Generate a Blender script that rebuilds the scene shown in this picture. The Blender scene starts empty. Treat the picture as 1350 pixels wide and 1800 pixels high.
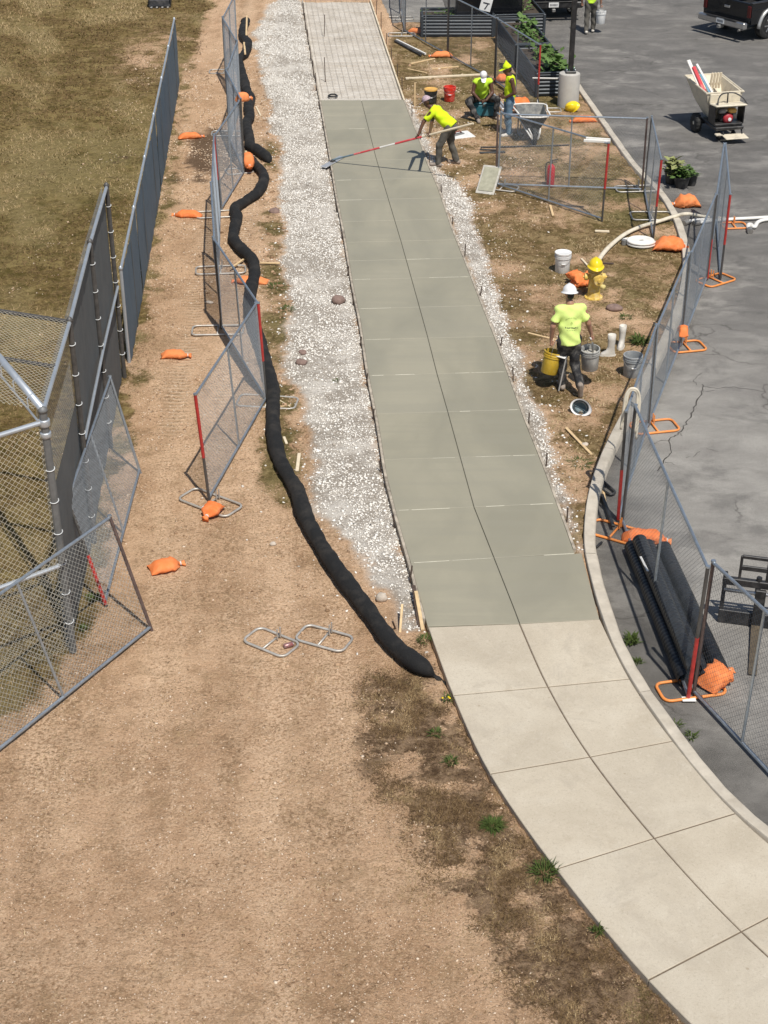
import bpy, math, random
import numpy as np
from mathutils import Vector, Matrix, Euler

R = math.radians
random.seed(7)
rng = np.random.default_rng(7)
scene = bpy.context.scene
col = scene.collection

# ------------------------------------------------------------------ camera, sky, sun, exposure
CAM_H, PITCH, FPX = 11.0, 30.5, 2700.0
cam_d = bpy.data.cameras.new('camera')
cam_d.sensor_fit = 'VERTICAL'
cam_d.sensor_height = 24.0
cam_d.lens = FPX / 1800.0 * 24.0
cam_d.clip_end = 2000.0
cam = bpy.data.objects.new('camera', cam_d)
col.objects.link(cam)
cam.location = (0, 0, CAM_H)
cam.rotation_euler = (R(90 - PITCH), 0, 0)
scene.camera = cam

SUN_EL = R(62.0)
SUN_AZ = R(158.0)          # clockwise from +Y: behind the camera, to the right
world = bpy.data.worlds.new('World')
scene.world = world
world.use_nodes = True
wn = world.node_tree.nodes
wl = world.node_tree.links
bg = wn['Background']
sky = wn.new('ShaderNodeTexSky')
sky.sky_type = 'NISHITA'
sky.sun_disc = False
sky.sun_elevation = SUN_EL
sky.sun_rotation = SUN_AZ
wl.new(sky.outputs[0], bg.inputs[0])
bg.inputs[1].default_value = 0.085
sun_d = bpy.data.lights.new('sun', 'SUN')
sun_d.energy = 4.6
sun_d.angle = R(0.53)
sun_d.color = (1.0, 0.95, 0.87)
sun = bpy.data.objects.new('sun', sun_d)
col.objects.link(sun)
to_sun = Vector((math.cos(SUN_EL) * math.sin(SUN_AZ), math.cos(SUN_EL) * math.cos(SUN_AZ), math.sin(SUN_EL)))
sun.rotation_euler = to_sun.to_track_quat('Z', 'Y').to_euler()
sun.location = (6, -10, 30)
scene.view_settings.view_transform = 'Standard'
scene.view_settings.look = 'None'
scene.view_settings.exposure = 0.0
scene.view_settings.gamma = 1.0
scene.render.resolution_x, scene.render.resolution_y = 768, 1024

# ------------------------------------------------------------------ survey helper: a sight line of the photo meets a level
_t = R(PITCH)
_F = np.array([0, math.cos(_t), -math.sin(_t)])
_U = np.array([0, math.sin(_t), math.cos(_t)])


def at(px, py, z=0.0):
    d = _F * FPX + np.array([1., 0, 0]) * (px - 675) - _U * (py - 900)
    s = (z - CAM_H) / d[2]
    return Vector((d[0] * s, d[1] * s, z))


def ats(pts, z=0.0):
    return [at(x, y, z) for x, y in pts]


Z_ASPH = -0.10
Z_WALK = 0.05

# ------------------------------------------------------------------ noise in numpy


def _hash(ix, iy, seed):
    n = (ix.astype(np.int64) * 374761393 + iy.astype(np.int64) * 668265263 + seed * 1442695041) & 0x7fffffff
    n = ((n ^ (n >> 13)) * 1274126177) & 0x7fffffff
    return ((n ^ (n >> 16)) & 0xffff) / 65535.0


def vnoise(x, y, seed=0):
    ix = np.floor(x); iy = np.floor(y)
    fx = x - ix; fy = y - iy
    fx = fx * fx * (3 - 2 * fx); fy = fy * fy * (3 - 2 * fy)
    a = _hash(ix, iy, seed); b = _hash(ix + 1, iy, seed)
    c = _hash(ix, iy + 1, seed); d = _hash(ix + 1, iy + 1, seed)
    return (a * (1 - fx) + b * fx) * (1 - fy) + (c * (1 - fx) + d * fx) * fy


def fbm(x, y, seed=0, octv=4):
    x = np.asarray(x, float); y = np.asarray(y, float)
    s = np.zeros_like(x); a = 0.5; t = 0
    for o in range(octv):
        s += a * vnoise(x, y, seed + o * 17); t += a
        x = x * 2.03 + 3.7; y = y * 2.03 - 1.9; a *= 0.5
    return s / t


def sstep(a, b, x):
    t = np.clip((x - a) / (b - a), 0, 1)
    return t * t * (3 - 2 * t)


def sdpoly(poly, X, Y):
    P = np.array([(p[0], p[1]) for p in poly])
    d = np.full(X.shape, 1e9); inside = np.zeros(X.shape, bool)
    n = len(P)
    for i in range(n):
        ax, ay = P[i]; bx, by = P[(i + 1) % n]
        ex, ey = bx - ax, by - ay
        L = ex * ex + ey * ey + 1e-12
        t = np.clip(((X - ax) * ex + (Y - ay) * ey) / L, 0, 1)
        dx = X - ax - ex * t; dy = Y - ay - ey * t
        d = np.minimum(d, dx * dx + dy * dy)
        c = ((ay > Y) != (by > Y)) & (X < ex * (Y - ay) / (ey if abs(ey) > 1e-12 else 1e-12) + ax)
        inside ^= c
    d = np.sqrt(d)
    return np.where(inside, -d, d)


def smooth_path(pts, n=8):
    P = [Vector(p) for p in pts]
    out = []
    for i in range(len(P) - 1):
        p0 = P[max(i - 1, 0)]; p1 = P[i]; p2 = P[i + 1]; p3 = P[min(i + 2, len(P) - 1)]
        for k in range(n):
            t = k / n
            out.append(0.5 * ((2 * p1) + (p2 - p0) * t + (2 * p0 - 5 * p1 + 4 * p2 - p3) * t * t + (3 * p1 - p0 - 3 * p2 + p3) * t ** 3))
    out.append(P[-1])
    return out


# ------------------------------------------------------------------ materials
MATS = {}


def mat(name, c, rough=0.7, metal=0.0, var=0.18, scale=8.0, bump=0.0, bscale=60.0, c2=None, spec=0.5, dirt=None, dscale=3.0, damt=0.5, sss=0.0, attr=None, coat=0.0):
    if name in MATS:
        return MATS[name]
    m = bpy.data.materials.new(name)
    m.use_nodes = True
    N = m.node_tree.nodes; L = m.node_tree.links
    b = N['Principled BSDF']
    b.inputs['Roughness'].default_value = rough
    b.inputs['Metallic'].default_value = metal
    b.inputs['Specular IOR Level'].default_value = spec
    if coat:
        b.inputs['Coat Weight'].default_value = coat
    tc = N.new('ShaderNodeTexCoord')
    nz = N.new('ShaderNodeTexNoise')
    nz.inputs['Scale'].default_value = scale
    nz.inputs['Detail'].default_value = 6
    nz.inputs['Roughness'].default_value = 0.65
    L.new(tc.outputs['Object'], nz.inputs['Vector'])
    rp = N.new('ShaderNodeValToRGB')
    lo = [v * (1 - var) for v in c]
    hi = list(c2) if c2 else [min(1, v * (1 + var)) for v in c]
    rp.color_ramp.elements[0].position = 0.3
    rp.color_ramp.elements[1].position = 0.7
    rp.color_ramp.elements[0].color = (*lo, 1)
    rp.color_ramp.elements[1].color = (*hi, 1)
    L.new(nz.outputs[0], rp.inputs[0])
    out = rp.outputs[0]
    if dirt:
        n2 = N.new('ShaderNodeTexNoise')
        n2.inputs['Scale'].default_value = dscale
        n2.inputs['Detail'].default_value = 8
        n2.inputs['Roughness'].default_value = 0.7
        L.new(tc.outputs['Object'], n2.inputs['Vector'])
        r2 = N.new('ShaderNodeValToRGB')
        r2.color_ramp.elements[0].position = 0.48
        r2.color_ramp.elements[1].position = 0.72
        r2.color_ramp.elements[0].color = (0, 0, 0, 1)
        r2.color_ramp.elements[1].color = (damt, damt, damt, 1)
        L.new(n2.outputs[0], r2.inputs[0])
        mx = N.new('ShaderNodeMix'); mx.data_type = 'RGBA'
        L.new(r2.outputs[0], mx.inputs[0])
        L.new(out, mx.inputs[6])
        mx.inputs[7].default_value = (*dirt, 1)
        out = mx.outputs[2]
    L.new(out, b.inputs['Base Color'])
    if bump:
        n3 = N.new('ShaderNodeTexNoise')
        n3.inputs['Scale'].default_value = bscale
        n3.inputs['Detail'].default_value = 4
        L.new(tc.outputs['Object'], n3.inputs['Vector'])
        bp = N.new('ShaderNodeBump')
        bp.inputs['Strength'].default_value = bump
        bp.inputs['Distance'].default_value = 0.01
        L.new(n3.outputs[0], bp.inputs['Height'])
        L.new(bp.outputs[0], b.inputs['Normal'])
    MATS[name] = m
    return m


M_GALV = mat('galvanised_steel', (0.40, 0.45, 0.50), 0.42, 0.75, 0.2, 20, dirt=(0.25, 0.24, 0.22), damt=0.35)
M_WIRE = mat('galvanised_wire', (0.27, 0.30, 0.33), 0.6, 0.3, 0.15, 10)
M_WIRE_OLD = mat('weathered_wire', (0.60, 0.56, 0.45), 0.65, 0.1, 0.2, 10)
M_PIPE = mat('backstop_pipe', (0.50, 0.54, 0.58), 0.45, 0.6, 0.15, 6, dirt=(0.3, 0.3, 0.3), damt=0.3)
M_POST_DARK = mat('dark_post', (0.10, 0.095, 0.09), 0.55, 0.4, 0.3, 10)
M_POST_GREY = mat('dull_grey_post', (0.17, 0.175, 0.175), 0.6, 0.3, 0.2, 8)
M_POST_BROWN = mat('brown_post', (0.14, 0.10, 0.09), 0.55, 0.35, 0.3, 12)
M_RED = mat('red_painted_steel', (0.42, 0.035, 0.03), 0.45, 0.0, 0.25, 14)
M_BLACKSTEEL = mat('black_painted_steel', (0.02, 0.02, 0.021), 0.42, 0.0, 0.4, 12, dirt=(0.12, 0.11, 0.10), damt=0.4, dscale=6)
M_ORANGE_STEEL = mat('orange_painted_steel', (0.80, 0.27, 0.06), 0.5, 0.0, 0.15, 14, dirt=(0.4, 0.25, 0.15), damt=0.5, dscale=9)
M_BASE = mat('bare_base_steel', (0.50, 0.48, 0.44), 0.5, 0.45, 0.2, 14, dirt=(0.32, 0.24, 0.17), damt=0.5, dscale=9)
M_BAG = mat('orange_sandbag', (0.84, 0.19, 0.045), 0.75, 0, 0.16, 10, bump=0.5, bscale=55, dirt=(0.55, 0.34, 0.2), damt=0.5, dscale=9, spec=0.25)
_N = M_BAG.node_tree.nodes; _L = M_BAG.node_tree.links
_b = _N['Principled BSDF']; _src = _b.inputs['Base Color'].links[0].from_socket
_mx = _N.new('ShaderNodeMix'); _mx.data_type = 'RGBA'
_oi = _N.new('ShaderNodeObjectInfo'); _mm = _N.new('ShaderNodeMath'); _mm.operation = 'MULTIPLY'; _mm.inputs[1].default_value = 0.75
_L.new(_oi.outputs['Random'], _mm.inputs[0]); _L.new(_mm.outputs[0], _mx.inputs[0]); _L.new(_src, _mx.inputs[6])
_mx.inputs[7].default_value = (0.78, 0.30, 0.115, 1); _L.new(_mx.outputs[2], _b.inputs['Base Color'])
M_SOCK = mat('black_sock_mesh', (0.006, 0.006, 0.006), 0.85, 0, 0.5, 60, bump=0.9, bscale=70, dirt=(0.10, 0.085, 0.07), damt=0.3, dscale=3.2)
M_SCREEN = mat('blue_grey_windscreen', (0.085, 0.135, 0.180), 0.8, 0, 0.12, 3, bump=0.1, bscale=400, dirt=(0.13, 0.16, 0.185), damt=0.3, dscale=1.2)
M_SCREEN_BACK = mat('dark_windscreen', (0.095, 0.105, 0.108), 0.85, 0, 0.15, 3, bump=0.1, bscale=400, dirt=(0.12, 0.12, 0.115), damt=0.35, dscale=1.5)
M_TIE = mat('plastic_tie', (0.6, 0.62, 0.62), 0.5)
M_WOOD = mat('raw_lumber', (0.62, 0.45, 0.25), 0.75, 0, 0.2, 9, bump=0.2, bscale=90)
M_WOOD_PALE = mat('pale_lumber', (0.68, 0.58, 0.42), 0.75, 0, 0.15, 9, bump=0.2, bscale=90)
M_WOOD_FORM = mat('concrete_stained_form', (0.40, 0.35, 0.28), 0.85, 0, 0.35, 7, bump=0.4, bscale=60, dirt=(0.10, 0.08, 0.06), damt=0.85, dscale=5)
M_STAKE = mat('rusty_stake', (0.10, 0.07, 0.055), 0.7, 0.3, 0.35, 20)
M_WHITE = mat('white_plastic', (0.78, 0.78, 0.76), 0.4, 0, 0.06, 6, dirt=(0.5, 0.47, 0.42), damt=0.35, dscale=9)
M_GREYPL = mat('grey_plastic', (0.30, 0.32, 0.33), 0.5, 0, 0.15, 6, dirt=(0.52, 0.5, 0.46), damt=0.7, dscale=9)
M_GREYPL2 = mat('cement_smeared_grey_plastic', (0.36, 0.36, 0.34), 0.6, 0, 0.2, 8, dirt=(0.62, 0.6, 0.55), damt=0.85, dscale=7)
M_YELPL = mat('yellow_plastic', (0.55, 0.36, 0.03), 0.45, 0, 0.2, 6, dirt=(0.62, 0.5, 0.16), damt=0.5, dscale=10)
M_REDPL = mat('red_plastic', (0.75, 0.045, 0.025), 0.4, 0, 0.12, 6, dirt=(0.7, 0.5, 0.45), damt=0.5, dscale=8)
M_BLKPL = mat('black_plastic', (0.025, 0.026, 0.027), 0.5, 0, 0.3, 6, dirt=(0.14, 0.13, 0.12), damt=0.4, dscale=6)
M_HATYEL = mat('yellow_helmet', (0.85, 0.62, 0.02), 0.3, 0, 0.06, 6)
M_HATWHITE = mat('white_helmet', (0.80, 0.80, 0.79), 0.3, 0, 0.05, 6, dirt=(0.5, 0.5, 0.5), damt=0.3)
M_HATDARK = mat('helmet_lining', (0.12, 0.17, 0.19), 0.6)
M_HYD = mat('chipped_yellow_hydrant', (0.68, 0.47, 0.10), 0.6, 0, 0.2, 12, bump=0.5, bscale=40, dirt=(0.62, 0.55, 0.38), damt=0.8, dscale=11)
M_RUBBER = mat('tyre_rubber', (0.02, 0.02, 0.02), 0.85, 0, 0.4, 14, dirt=(0.16, 0.15, 0.13), damt=0.45, dscale=6)
M_CREAM = mat('cream_plastic_tub', (0.68, 0.61, 0.47), 0.65, 0, 0.15, 5, bump=0.3, bscale=30, dirt=(0.30, 0.27, 0.22), damt=0.85, dscale=5)
M_CEMENT = mat('dried_cement', (0.45, 0.43, 0.38), 0.9, 0, 0.2, 12, bump=0.5, bscale=50)
M_HOSE = mat('cream_hose', (0.66, 0.60, 0.48), 0.8, 0, 0.12, 14, bump=0.15, bscale=160, dirt=(0.4, 0.33, 0.24), damt=0.5, dscale=4)
M_PVC = mat('white_pvc', (0.76, 0.74, 0.69), 0.5, 0, 0.08, 8, dirt=(0.5, 0.45, 0.38), damt=0.4)
M_ROCK = mat('field_stone', (0.52, 0.45, 0.37), 0.85, 0, 0.25, 14, bump=0.5, bscale=40)
M_ROCK_RED = mat('reddish_stone', (0.22, 0.15, 0.125), 0.85, 0, 0.25, 14, bump=0.5, bscale=40)
M_LEAF = mat('leaf_green', (0.075, 0.13, 0.03), 0.6, 0, 0.45, 12, spec=0.3)
M_LEAF2 = mat('squash_leaf', (0.10, 0.17, 0.045), 0.6, 0, 0.4, 9, spec=0.3)
M_WEED = mat('weed_green', (0.060, 0.088, 0.020), 0.7, 0, 0.4, 20, spec=0.2)
M_SOIL = mat('planter_soil', (0.06, 0.045, 0.032), 0.95, 0, 0.3, 20, bump=0.6, bscale=40)
M_PLANTER = mat('slate_metal_planter', (0.045, 0.055, 0.065), 0.5, 0.2, 0.2, 8, dirt=(0.12, 0.12, 0.12), damt=0.3)
M_CONC_BASE = mat('cast_concrete', (0.46, 0.44, 0.40), 0.85, 0, 0.12, 6, bump=0.3, bscale=60, dirt=(0.34, 0.32, 0.28), damt=0.5)
M_CARPAINT = mat('black_car_paint', (0.006, 0.007, 0.009), 0.22, 0, 0.1, 3, coat=0.25)
M_GLASS_DARK = mat('tinted_glass', (0.012, 0.016, 0.02), 0.08, 0, 0.05, 3)
M_CHROME = mat('chrome_steel', (0.55, 0.55, 0.55), 0.28, 0.9, 0.12, 12, dirt=(0.2, 0.19, 0.18), damt=0.5)
M_SILVER = mat('silver_flare', (0.48, 0.48, 0.47), 0.35, 0.4, 0.08, 6)
M_TAILRED = mat('tail_lamp_red', (0.07, 0.008, 0.008), 0.2)
M_PLATE = mat('white_plate', (0.75, 0.75, 0.73), 0.45, 0, 0.05)
M_INK = mat('dark_ink', (0.03, 0.035, 0.05), 0.7)
M_ENGRED = mat('engine_red', (0.42, 0.04, 0.05), 0.45, 0, 0.2, 20)
M_ENGYEL = mat('engine_tank', (0.70, 0.40, 0.10), 0.45)
M_STEELGREY = mat('worn_grey_steel', (0.28, 0.28, 0.27), 0.55, 0.5, 0.3, 12, dirt=(0.3, 0.22, 0.15), damt=0.5)
M_TEAL = mat('teal_cooler', (0.02, 0.13, 0.17), 0.5, 0, 0.2, 6, dirt=(0.2, 0.25, 0.26), damt=0.3)
M_NEON = mat('neon_yellow_cloth', (0.62, 0.80, 0.02), 0.85, 0, 0.08, 9, spec=0.2)
M_NEON2 = mat('lime_tee_cloth', (0.68, 0.84, 0.25), 0.85, 0, 0.06, 9, spec=0.2)
M_NEON3 = mat('lime_vest_cloth', (0.56, 0.84, 0.06), 0.85, 0, 0.1, 9, spec=0.2)
M_REFL = mat('pale_vest_trim', (0.74, 0.80, 0.30), 0.6)
M_PANT_GREY = mat('grey_work_trousers', (0.105, 0.098, 0.085), 0.9, 0, 0.2, 9, dirt=(0.22, 0.2, 0.17), damt=0.4, dscale=8, spec=0.2)
M_PANT_DARK = mat('dark_work_trousers', (0.028, 0.028, 0.030), 0.9, 0, 0.3, 9, dirt=(0.3, 0.28, 0.25), damt=0.6, dscale=7, spec=0.2)
M_JEANS = mat('blue_jeans', (0.10, 0.17, 0.24), 0.9, 0, 0.3, 10, dirt=(0.25, 0.32, 0.38), damt=0.6, dscale=6, spec=0.2)
M_BOOT = mat('dusty_boot', (0.30, 0.25, 0.21), 0.8, 0, 0.3, 10)
M_BOOT_PALE = mat('pale_rubber_boot', (0.60, 0.57, 0.51), 0.6, 0, 0.12, 8, dirt=(0.36, 0.32, 0.28), damt=0.6, dscale=7)
M_SKIN_DARK = mat('dark_skin', (0.10, 0.045, 0.027), 0.5, 0, 0.12, 14)
M_SKIN_TAN = mat('tan_skin', (0.36, 0.19, 0.125), 0.5, 0, 0.12, 14)
M_HAIR = mat('black_hair', (0.012, 0.010, 0.009), 0.6, 0, 0.3, 40)
M_CAP = mat('patterned_cap', (0.45, 0.34, 0.38), 0.85, 0, 0.5, 45)
M_GLOVE = mat('grey_glove', (0.45, 0.45, 0.44), 0.8)
M_ALU = mat('brushed_aluminium', (0.62, 0.62, 0.62), 0.4, 0.6, 0.1, 10)
M_CAN = mat('printed_can', (0.55, 0.50, 0.50), 0.35, 0.3, 0.5, 26, c2=(0.35, 0.06, 0.05))
M_BOARDRED = mat('red_pole', (0.62, 0.07, 0.08), 0.5, 0, 0.15, 14, dirt=(0.7, 0.55, 0.5), damt=0.5, dscale=3)
M_CRACK = mat('asphalt_crack', (0.035, 0.03, 0.027), 0.95)  # even dark colour of the asphalt crack ribbons
M_EXT = mat('extinguisher_red', (0.55, 0.02, 0.03), 0.3, 0, 0.08)

# ------------------------------------------------------------------ mesh builder


class MB:
    def __init__(s):
        s.v = []; s.f = []; s.m = []

    def add(s, verts, faces, mi=0):
        o = len(s.v)
        s.v += [tuple(p) for p in verts]
        s.f += [tuple(i + o for i in f) for f in faces]
        s.m += [mi] * len(faces)
        return s

    def box(s, c, size, rot=None, mi=0, taper=None):
        hx, hy, hz = size[0] / 2, size[1] / 2, size[2] / 2
        tx, ty = taper if taper else (1, 1)
        vs = [Vector((sx * hx * (tx if sz > 0 else 1), sy * hy * (ty if sz > 0 else 1), sz * hz)) for sz in (-1, 1) for sy in (-1, 1) for sx in (-1, 1)]
        if rot is not None:
            rm = rot if isinstance(rot, Matrix) else Euler(rot).to_matrix()
            vs = [rm @ v for v in vs]
        c = Vector(c)
        return s.add([v + c for v in vs], [(0, 2, 3, 1), (4, 5, 7, 6), (0, 1, 5, 4), (2, 6, 7, 3), (0, 4, 6, 2), (1, 3, 7, 5)], mi)

    def bbox(s, c, size, bev=0.01, rot=None, mi=0):
        hx, hy, hz = size[0] / 2, size[1] / 2, size[2] / 2
        b = min(bev, hx * .9, hy * .9, hz * .9)
        rings = []
        for z, i in ((-hz, b), (-hz + b, 0), (hz - b, 0), (hz, b)):
            x, y = hx - i, hy - i
            k = b if i == 0 else b * .4
            rings.append([(x - k, -y, z), (x, -y + k, z), (x, y - k, z), (x - k, y, z), (-x + k, y, z), (-x, y - k, z), (-x, -y + k, z), (-x + k, -y, z)])
        vs = [Vector(p) for r in rings for p in r]
        if rot is not None:
            rm = rot if isinstance(rot, Matrix) else Euler(rot).to_matrix()
            vs = [rm @ v for v in vs]
        c = Vector(c)
        fs = [tuple(range(7, -1, -1)), tuple(range(24, 32))]
        for r in range(3):
            for k in range(8):
                fs.append((r * 8 + k, r * 8 + (k + 1) % 8, r * 8 + 8 + (k + 1) % 8, r * 8 + 8 + k))
        return s.add([v + c for v in vs], fs, mi)

    def tube(s, pts, r, seg=8, cap=True, closed=False, mi=0, flat=None):
        P = [Vector(p) for p in pts]
        n = len(P)
        rr = r if isinstance(r, (list, tuple, np.ndarray)) else [r] * n
        up = None
        vs = []; fs = []
        for i in range(n):
            if closed:
                t = (P[(i + 1) % n] - P[i - 1])
            else:
                t = P[min(i + 1, n - 1)] - P[max(i - 1, 0)]
            if t.length < 1e-9:
                t = Vector((0, 0, 1))
            t.normalize()
            if up is None:
                up = Vector((0, 0, 1)) if abs(t.z) < 0.9 else Vector((1, 0, 0))
            a = up - t * up.dot(t)
            if a.length < 1e-6:
                a = t.orthogonal()
            a.normalize()
            up = a
            b = t.cross(a)
            for k in range(seg):
                an = 2 * math.pi * k / seg
                fa = flat if flat else 1.0
                vs.append(P[i] + a * (math.cos(an) * rr[i] * fa) + b * (math.sin(an) * rr[i]))
        m = n if closed else n - 1
        for i in range(m):
            j = (i + 1) % n
            for k in range(seg):
                k2 = (k + 1) % seg
                fs.append((i * seg + k, i * seg + k2, j * seg + k2, j * seg + k))
        if cap and not closed:
            fs.append(tuple(range(seg - 1, -1, -1)))
            fs.append(tuple((n - 1) * seg + k for k in range(seg)))
        return s.add(vs, fs, mi)

    def lathe(s, prof, c=(0, 0, 0), seg=20, rot=None, mi=0, cap=True, sx=1.0, sy=1.0):
        vs = []; fs = []
        rm = None
        if rot is not None:
            rm = rot if isinstance(rot, Matrix) else Euler(rot).to_matrix()
        c = Vector(c)
        for (r, z) in prof:
            for k in range(seg):
                an = 2 * math.pi * k / seg
                p = Vector((r * math.cos(an) * sx, r * math.sin(an) * sy, z))
                if rm is not None:
                    p = rm @ p
                vs.append(p + c)
        n = len(prof)
        for i in range(n - 1):
            for k in range(seg):
                k2 = (k + 1) % seg
                fs.append((i * seg + k, i * seg + k2, (i + 1) * seg + k2, (i + 1) * seg + k))
        if cap:
            fs.append(tuple(range(seg - 1, -1, -1)))
            fs.append(tuple((n - 1) * seg + k for k in range(seg)))
        return s.add(vs, fs, mi)

    def prism(s, poly, d0, d1, mi=0, axis='y'):
        n = len(poly)
        def P(a, b, d):
            return (a, d, b) if axis == 'y' else ((d, a, b) if axis == 'x' else (a, b, d))
        vs = [P(a, b, d0) for a, b in poly] + [P(a, b, d1) for a, b in poly]
        fs = [tuple(range(n)), tuple(range(2 * n - 1, n - 1, -1))]
        for i in range(n):
            j = (i + 1) % n
            fs.append((i, n + i, n + j, j))
        return s.add(vs, fs, mi)

    def build(s, name, m, parent=None, smooth=False, loc=None, kind=None, recalc=False, auto=None):
        me = bpy.data.meshes.new(name)
        me.from_pydata(s.v, [], s.f)
        ms = m if isinstance(m, (list, tuple)) else [m]
        for q in ms:
            me.materials.append(q)
        if len(ms) > 1:
            me.polygons.foreach_set('material_index', s.m)
        if recalc:
            import bmesh
            bm = bmesh.new(); bm.from_mesh(me)
            bmesh.ops.recalc_face_normals(bm, faces=bm.faces)
            bm.to_mesh(me); bm.free()
        if smooth or auto:
            me.polygons.foreach_set('use_smooth', [True] * len(me.polygons))
            if auto:
                me.set_sharp_from_angle(angle=R(auto))
        me.update()
        o = bpy.data.objects.new(name, me)
        col.objects.link(o)
        if parent:
            o.parent = parent
        if loc is not None:
            o.location = loc
        if kind:
            o['kind'] = kind
        return o


def np_mesh(name, V, F, m, parent=None, smooth=False, attrs=None, kind=None):
    """big mesh from numpy arrays: V (n,3), F (k,3 or 4)"""
    me = bpy.data.meshes.new(name)
    nv, (nf, k) = len(V), F.shape
    me.vertices.add(nv)
    me.vertices.foreach_set('co', np.ascontiguousarray(V, np.float32).ravel())
    me.loops.add(nf * k)
    me.loops.foreach_set('vertex_index', np.ascontiguousarray(F, np.int32).ravel())
    me.polygons.add(nf)
    me.polygons.foreach_set('loop_start', np.arange(0, nf * k, k, dtype=np.int32))
    me.polygons.foreach_set('loop_total', np.full(nf, k, np.int32))
    if smooth:
        me.polygons.foreach_set('use_smooth', np.ones(nf, bool))
    me.update(calc_edges=True)
    for an, av in (attrs or {}).items():
        a = me.attributes.new(an, 'FLOAT', 'POINT')
        a.data.foreach_set('value', np.ascontiguousarray(av, np.float32))
    for q in (m if isinstance(m, (list, tuple)) else [m]):
        me.materials.append(q)
    o = bpy.data.objects.new(name, me)
    col.objects.link(o)
    if parent:
        o.parent = parent
    if kind:
        o['kind'] = kind
    return o


def tag(o, label, cat, group=None):
    o['label'] = label
    o['category'] = cat
    if group:
        o['group'] = group
    return o


def thing(name, label, cat, loc=(0, 0, 0), rz=0.0, group=None):
    o = bpy.data.objects.new(name, None)
    o.empty_display_size = 0.2
    col.objects.link(o)
    o.location = loc
    o.rotation_euler = (0, 0, rz)
    return tag(o, label, cat, group)


# ------------------------------------------------------------------ node helpers for the ground materials
class NT:
    def __init__(s, name):
        s.m = bpy.data.materials.new(name); s.m.use_nodes = True
        s.N = s.m.node_tree.nodes; s.L = s.m.node_tree.links
        s.b = s.N['Principled BSDF']
        s.tc = s.N.new('ShaderNodeTexCoord').outputs['Object']

    def noise(s, scale, detail=6, rough=0.6, dist=0.0, vec=None):
        n = s.N.new('ShaderNodeTexNoise')
        n.inputs['Scale'].default_value = scale
        n.inputs['Detail'].default_value = detail
        n.inputs['Roughness'].default_value = rough
        n.inputs['Distortion'].default_value = dist
        s.L.new(vec or s.tc, n.inputs['Vector'])
        return n.outputs[0]

    def vor(s, scale, feat='F1', vec=None, rnd=1.0):
        n = s.N.new('ShaderNodeTexVoronoi')
        n.feature = feat
        n.inputs['Scale'].default_value = scale
        n.inputs['Randomness'].default_value = rnd
        s.L.new(vec or s.tc, n.inputs['Vector'])
        return n

    def mapping(s, scale=(1, 1, 1), rot=(0, 0, 0)):
        n = s.N.new('ShaderNodeMapping')
        n.inputs['Scale'].default_value = scale
        n.inputs['Rotation'].default_value = rot
        s.L.new(s.tc, n.inputs['Vector'])
        return n.outputs[0]

    def attr(s, name):
        n = s.N.new('ShaderNodeAttribute'); n.attribute_name = name
        return n.outputs['Fac']

    def ramp(s, x, stops):
        n = s.N.new('ShaderNodeValToRGB')
        e = n.color_ramp.elements
        while len(e) < len(stops):
            e.new(0.5)
        for i, (p, c) in enumerate(stops):
            e[i].position = p
            e[i].color = (*c, 1) if isinstance(c, tuple) else (c, c, c, 1)
        s.L.new(x, n.inputs[0])
        return n.outputs[0]

    def mix(s, f, a, b, mode='MIX'):
        n = s.N.new('ShaderNodeMix'); n.data_type = 'RGBA'; n.blend_type = mode
        for i, v in ((0, f), (6, a), (7, b)):
            if hasattr(v, 'is_linked') or hasattr(v, 'links'):
                s.L.new(v, n.inputs[i])
            elif isinstance(v, tuple):
                n.inputs[i].default_value = (*v, 1)
            else:
                n.inputs[i].default_value = v
        return n.outputs[2]

    def math(s, op, a, b=0.0):
        n = s.N.new('ShaderNodeMath'); n.operation = op
        for i, v in ((0, a), (1, b)):
            if hasattr(v, 'links'):
                s.L.new(v, n.inputs[i])
            else:
                n.inputs[i].default_value = v
        return n.outputs[0]

    def finish(s, colr, rough=0.9, height=None, dist=0.02, strength=1.0, spec=0.3):
        s.L.new(colr, s.b.inputs['Base Color'])
        if hasattr(rough, 'links'):
            s.L.new(rough, s.b.inputs['Roughness'])
        else:
            s.b.inputs['Roughness'].default_value = rough
        s.b.inputs['Specular IOR Level'].default_value = spec
        if height is not None:
            bp = s.N.new('ShaderNodeBump')
            bp.inputs['Distance'].default_value = dist
            bp.inputs['Strength'].default_value = strength
            s.L.new(height, bp.inputs['Height'])
            s.L.new(bp.outputs[0], s.b.inputs['Normal'])
        return s.m


# ================================================================== THE SETTING
# -------- lines of the place, surveyed from the photograph
L_EDGE = ats([(533, 0), (548, 90), (564, 176), (583, 283), (593, 346), (606, 410), (620, 495), (635, 569), (647, 651), (656, 697), (665, 741), (680, 837), (700, 915), (722, 989), (752, 1102)], Z_WALK)
R_EDGE = ats([(650, 0), (680, 90), (709, 175), (735, 242), (749, 284), (769, 330), (794, 404), (815, 456), (842, 526), (870, 596), (891, 654), (918, 730), (955, 822), (989, 915), (1011, 976)], Z_WALK)
R_EDGE_WIDE = [Vector(R_EDGE[-1])] + ats([(1054, 1089)], Z_WALK)
C_LINE = ats([(590, 0), (613, 90), (635, 176), (661, 278), (705, 425), (723, 489), (751, 590), (768, 657), (787, 724), (809, 804), (833, 891), (868.5, 981), (913, 1094)], Z_WALK)
CURB_IN_PX = [(1046, 62), (1062, 85), (1040, 100)]
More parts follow.
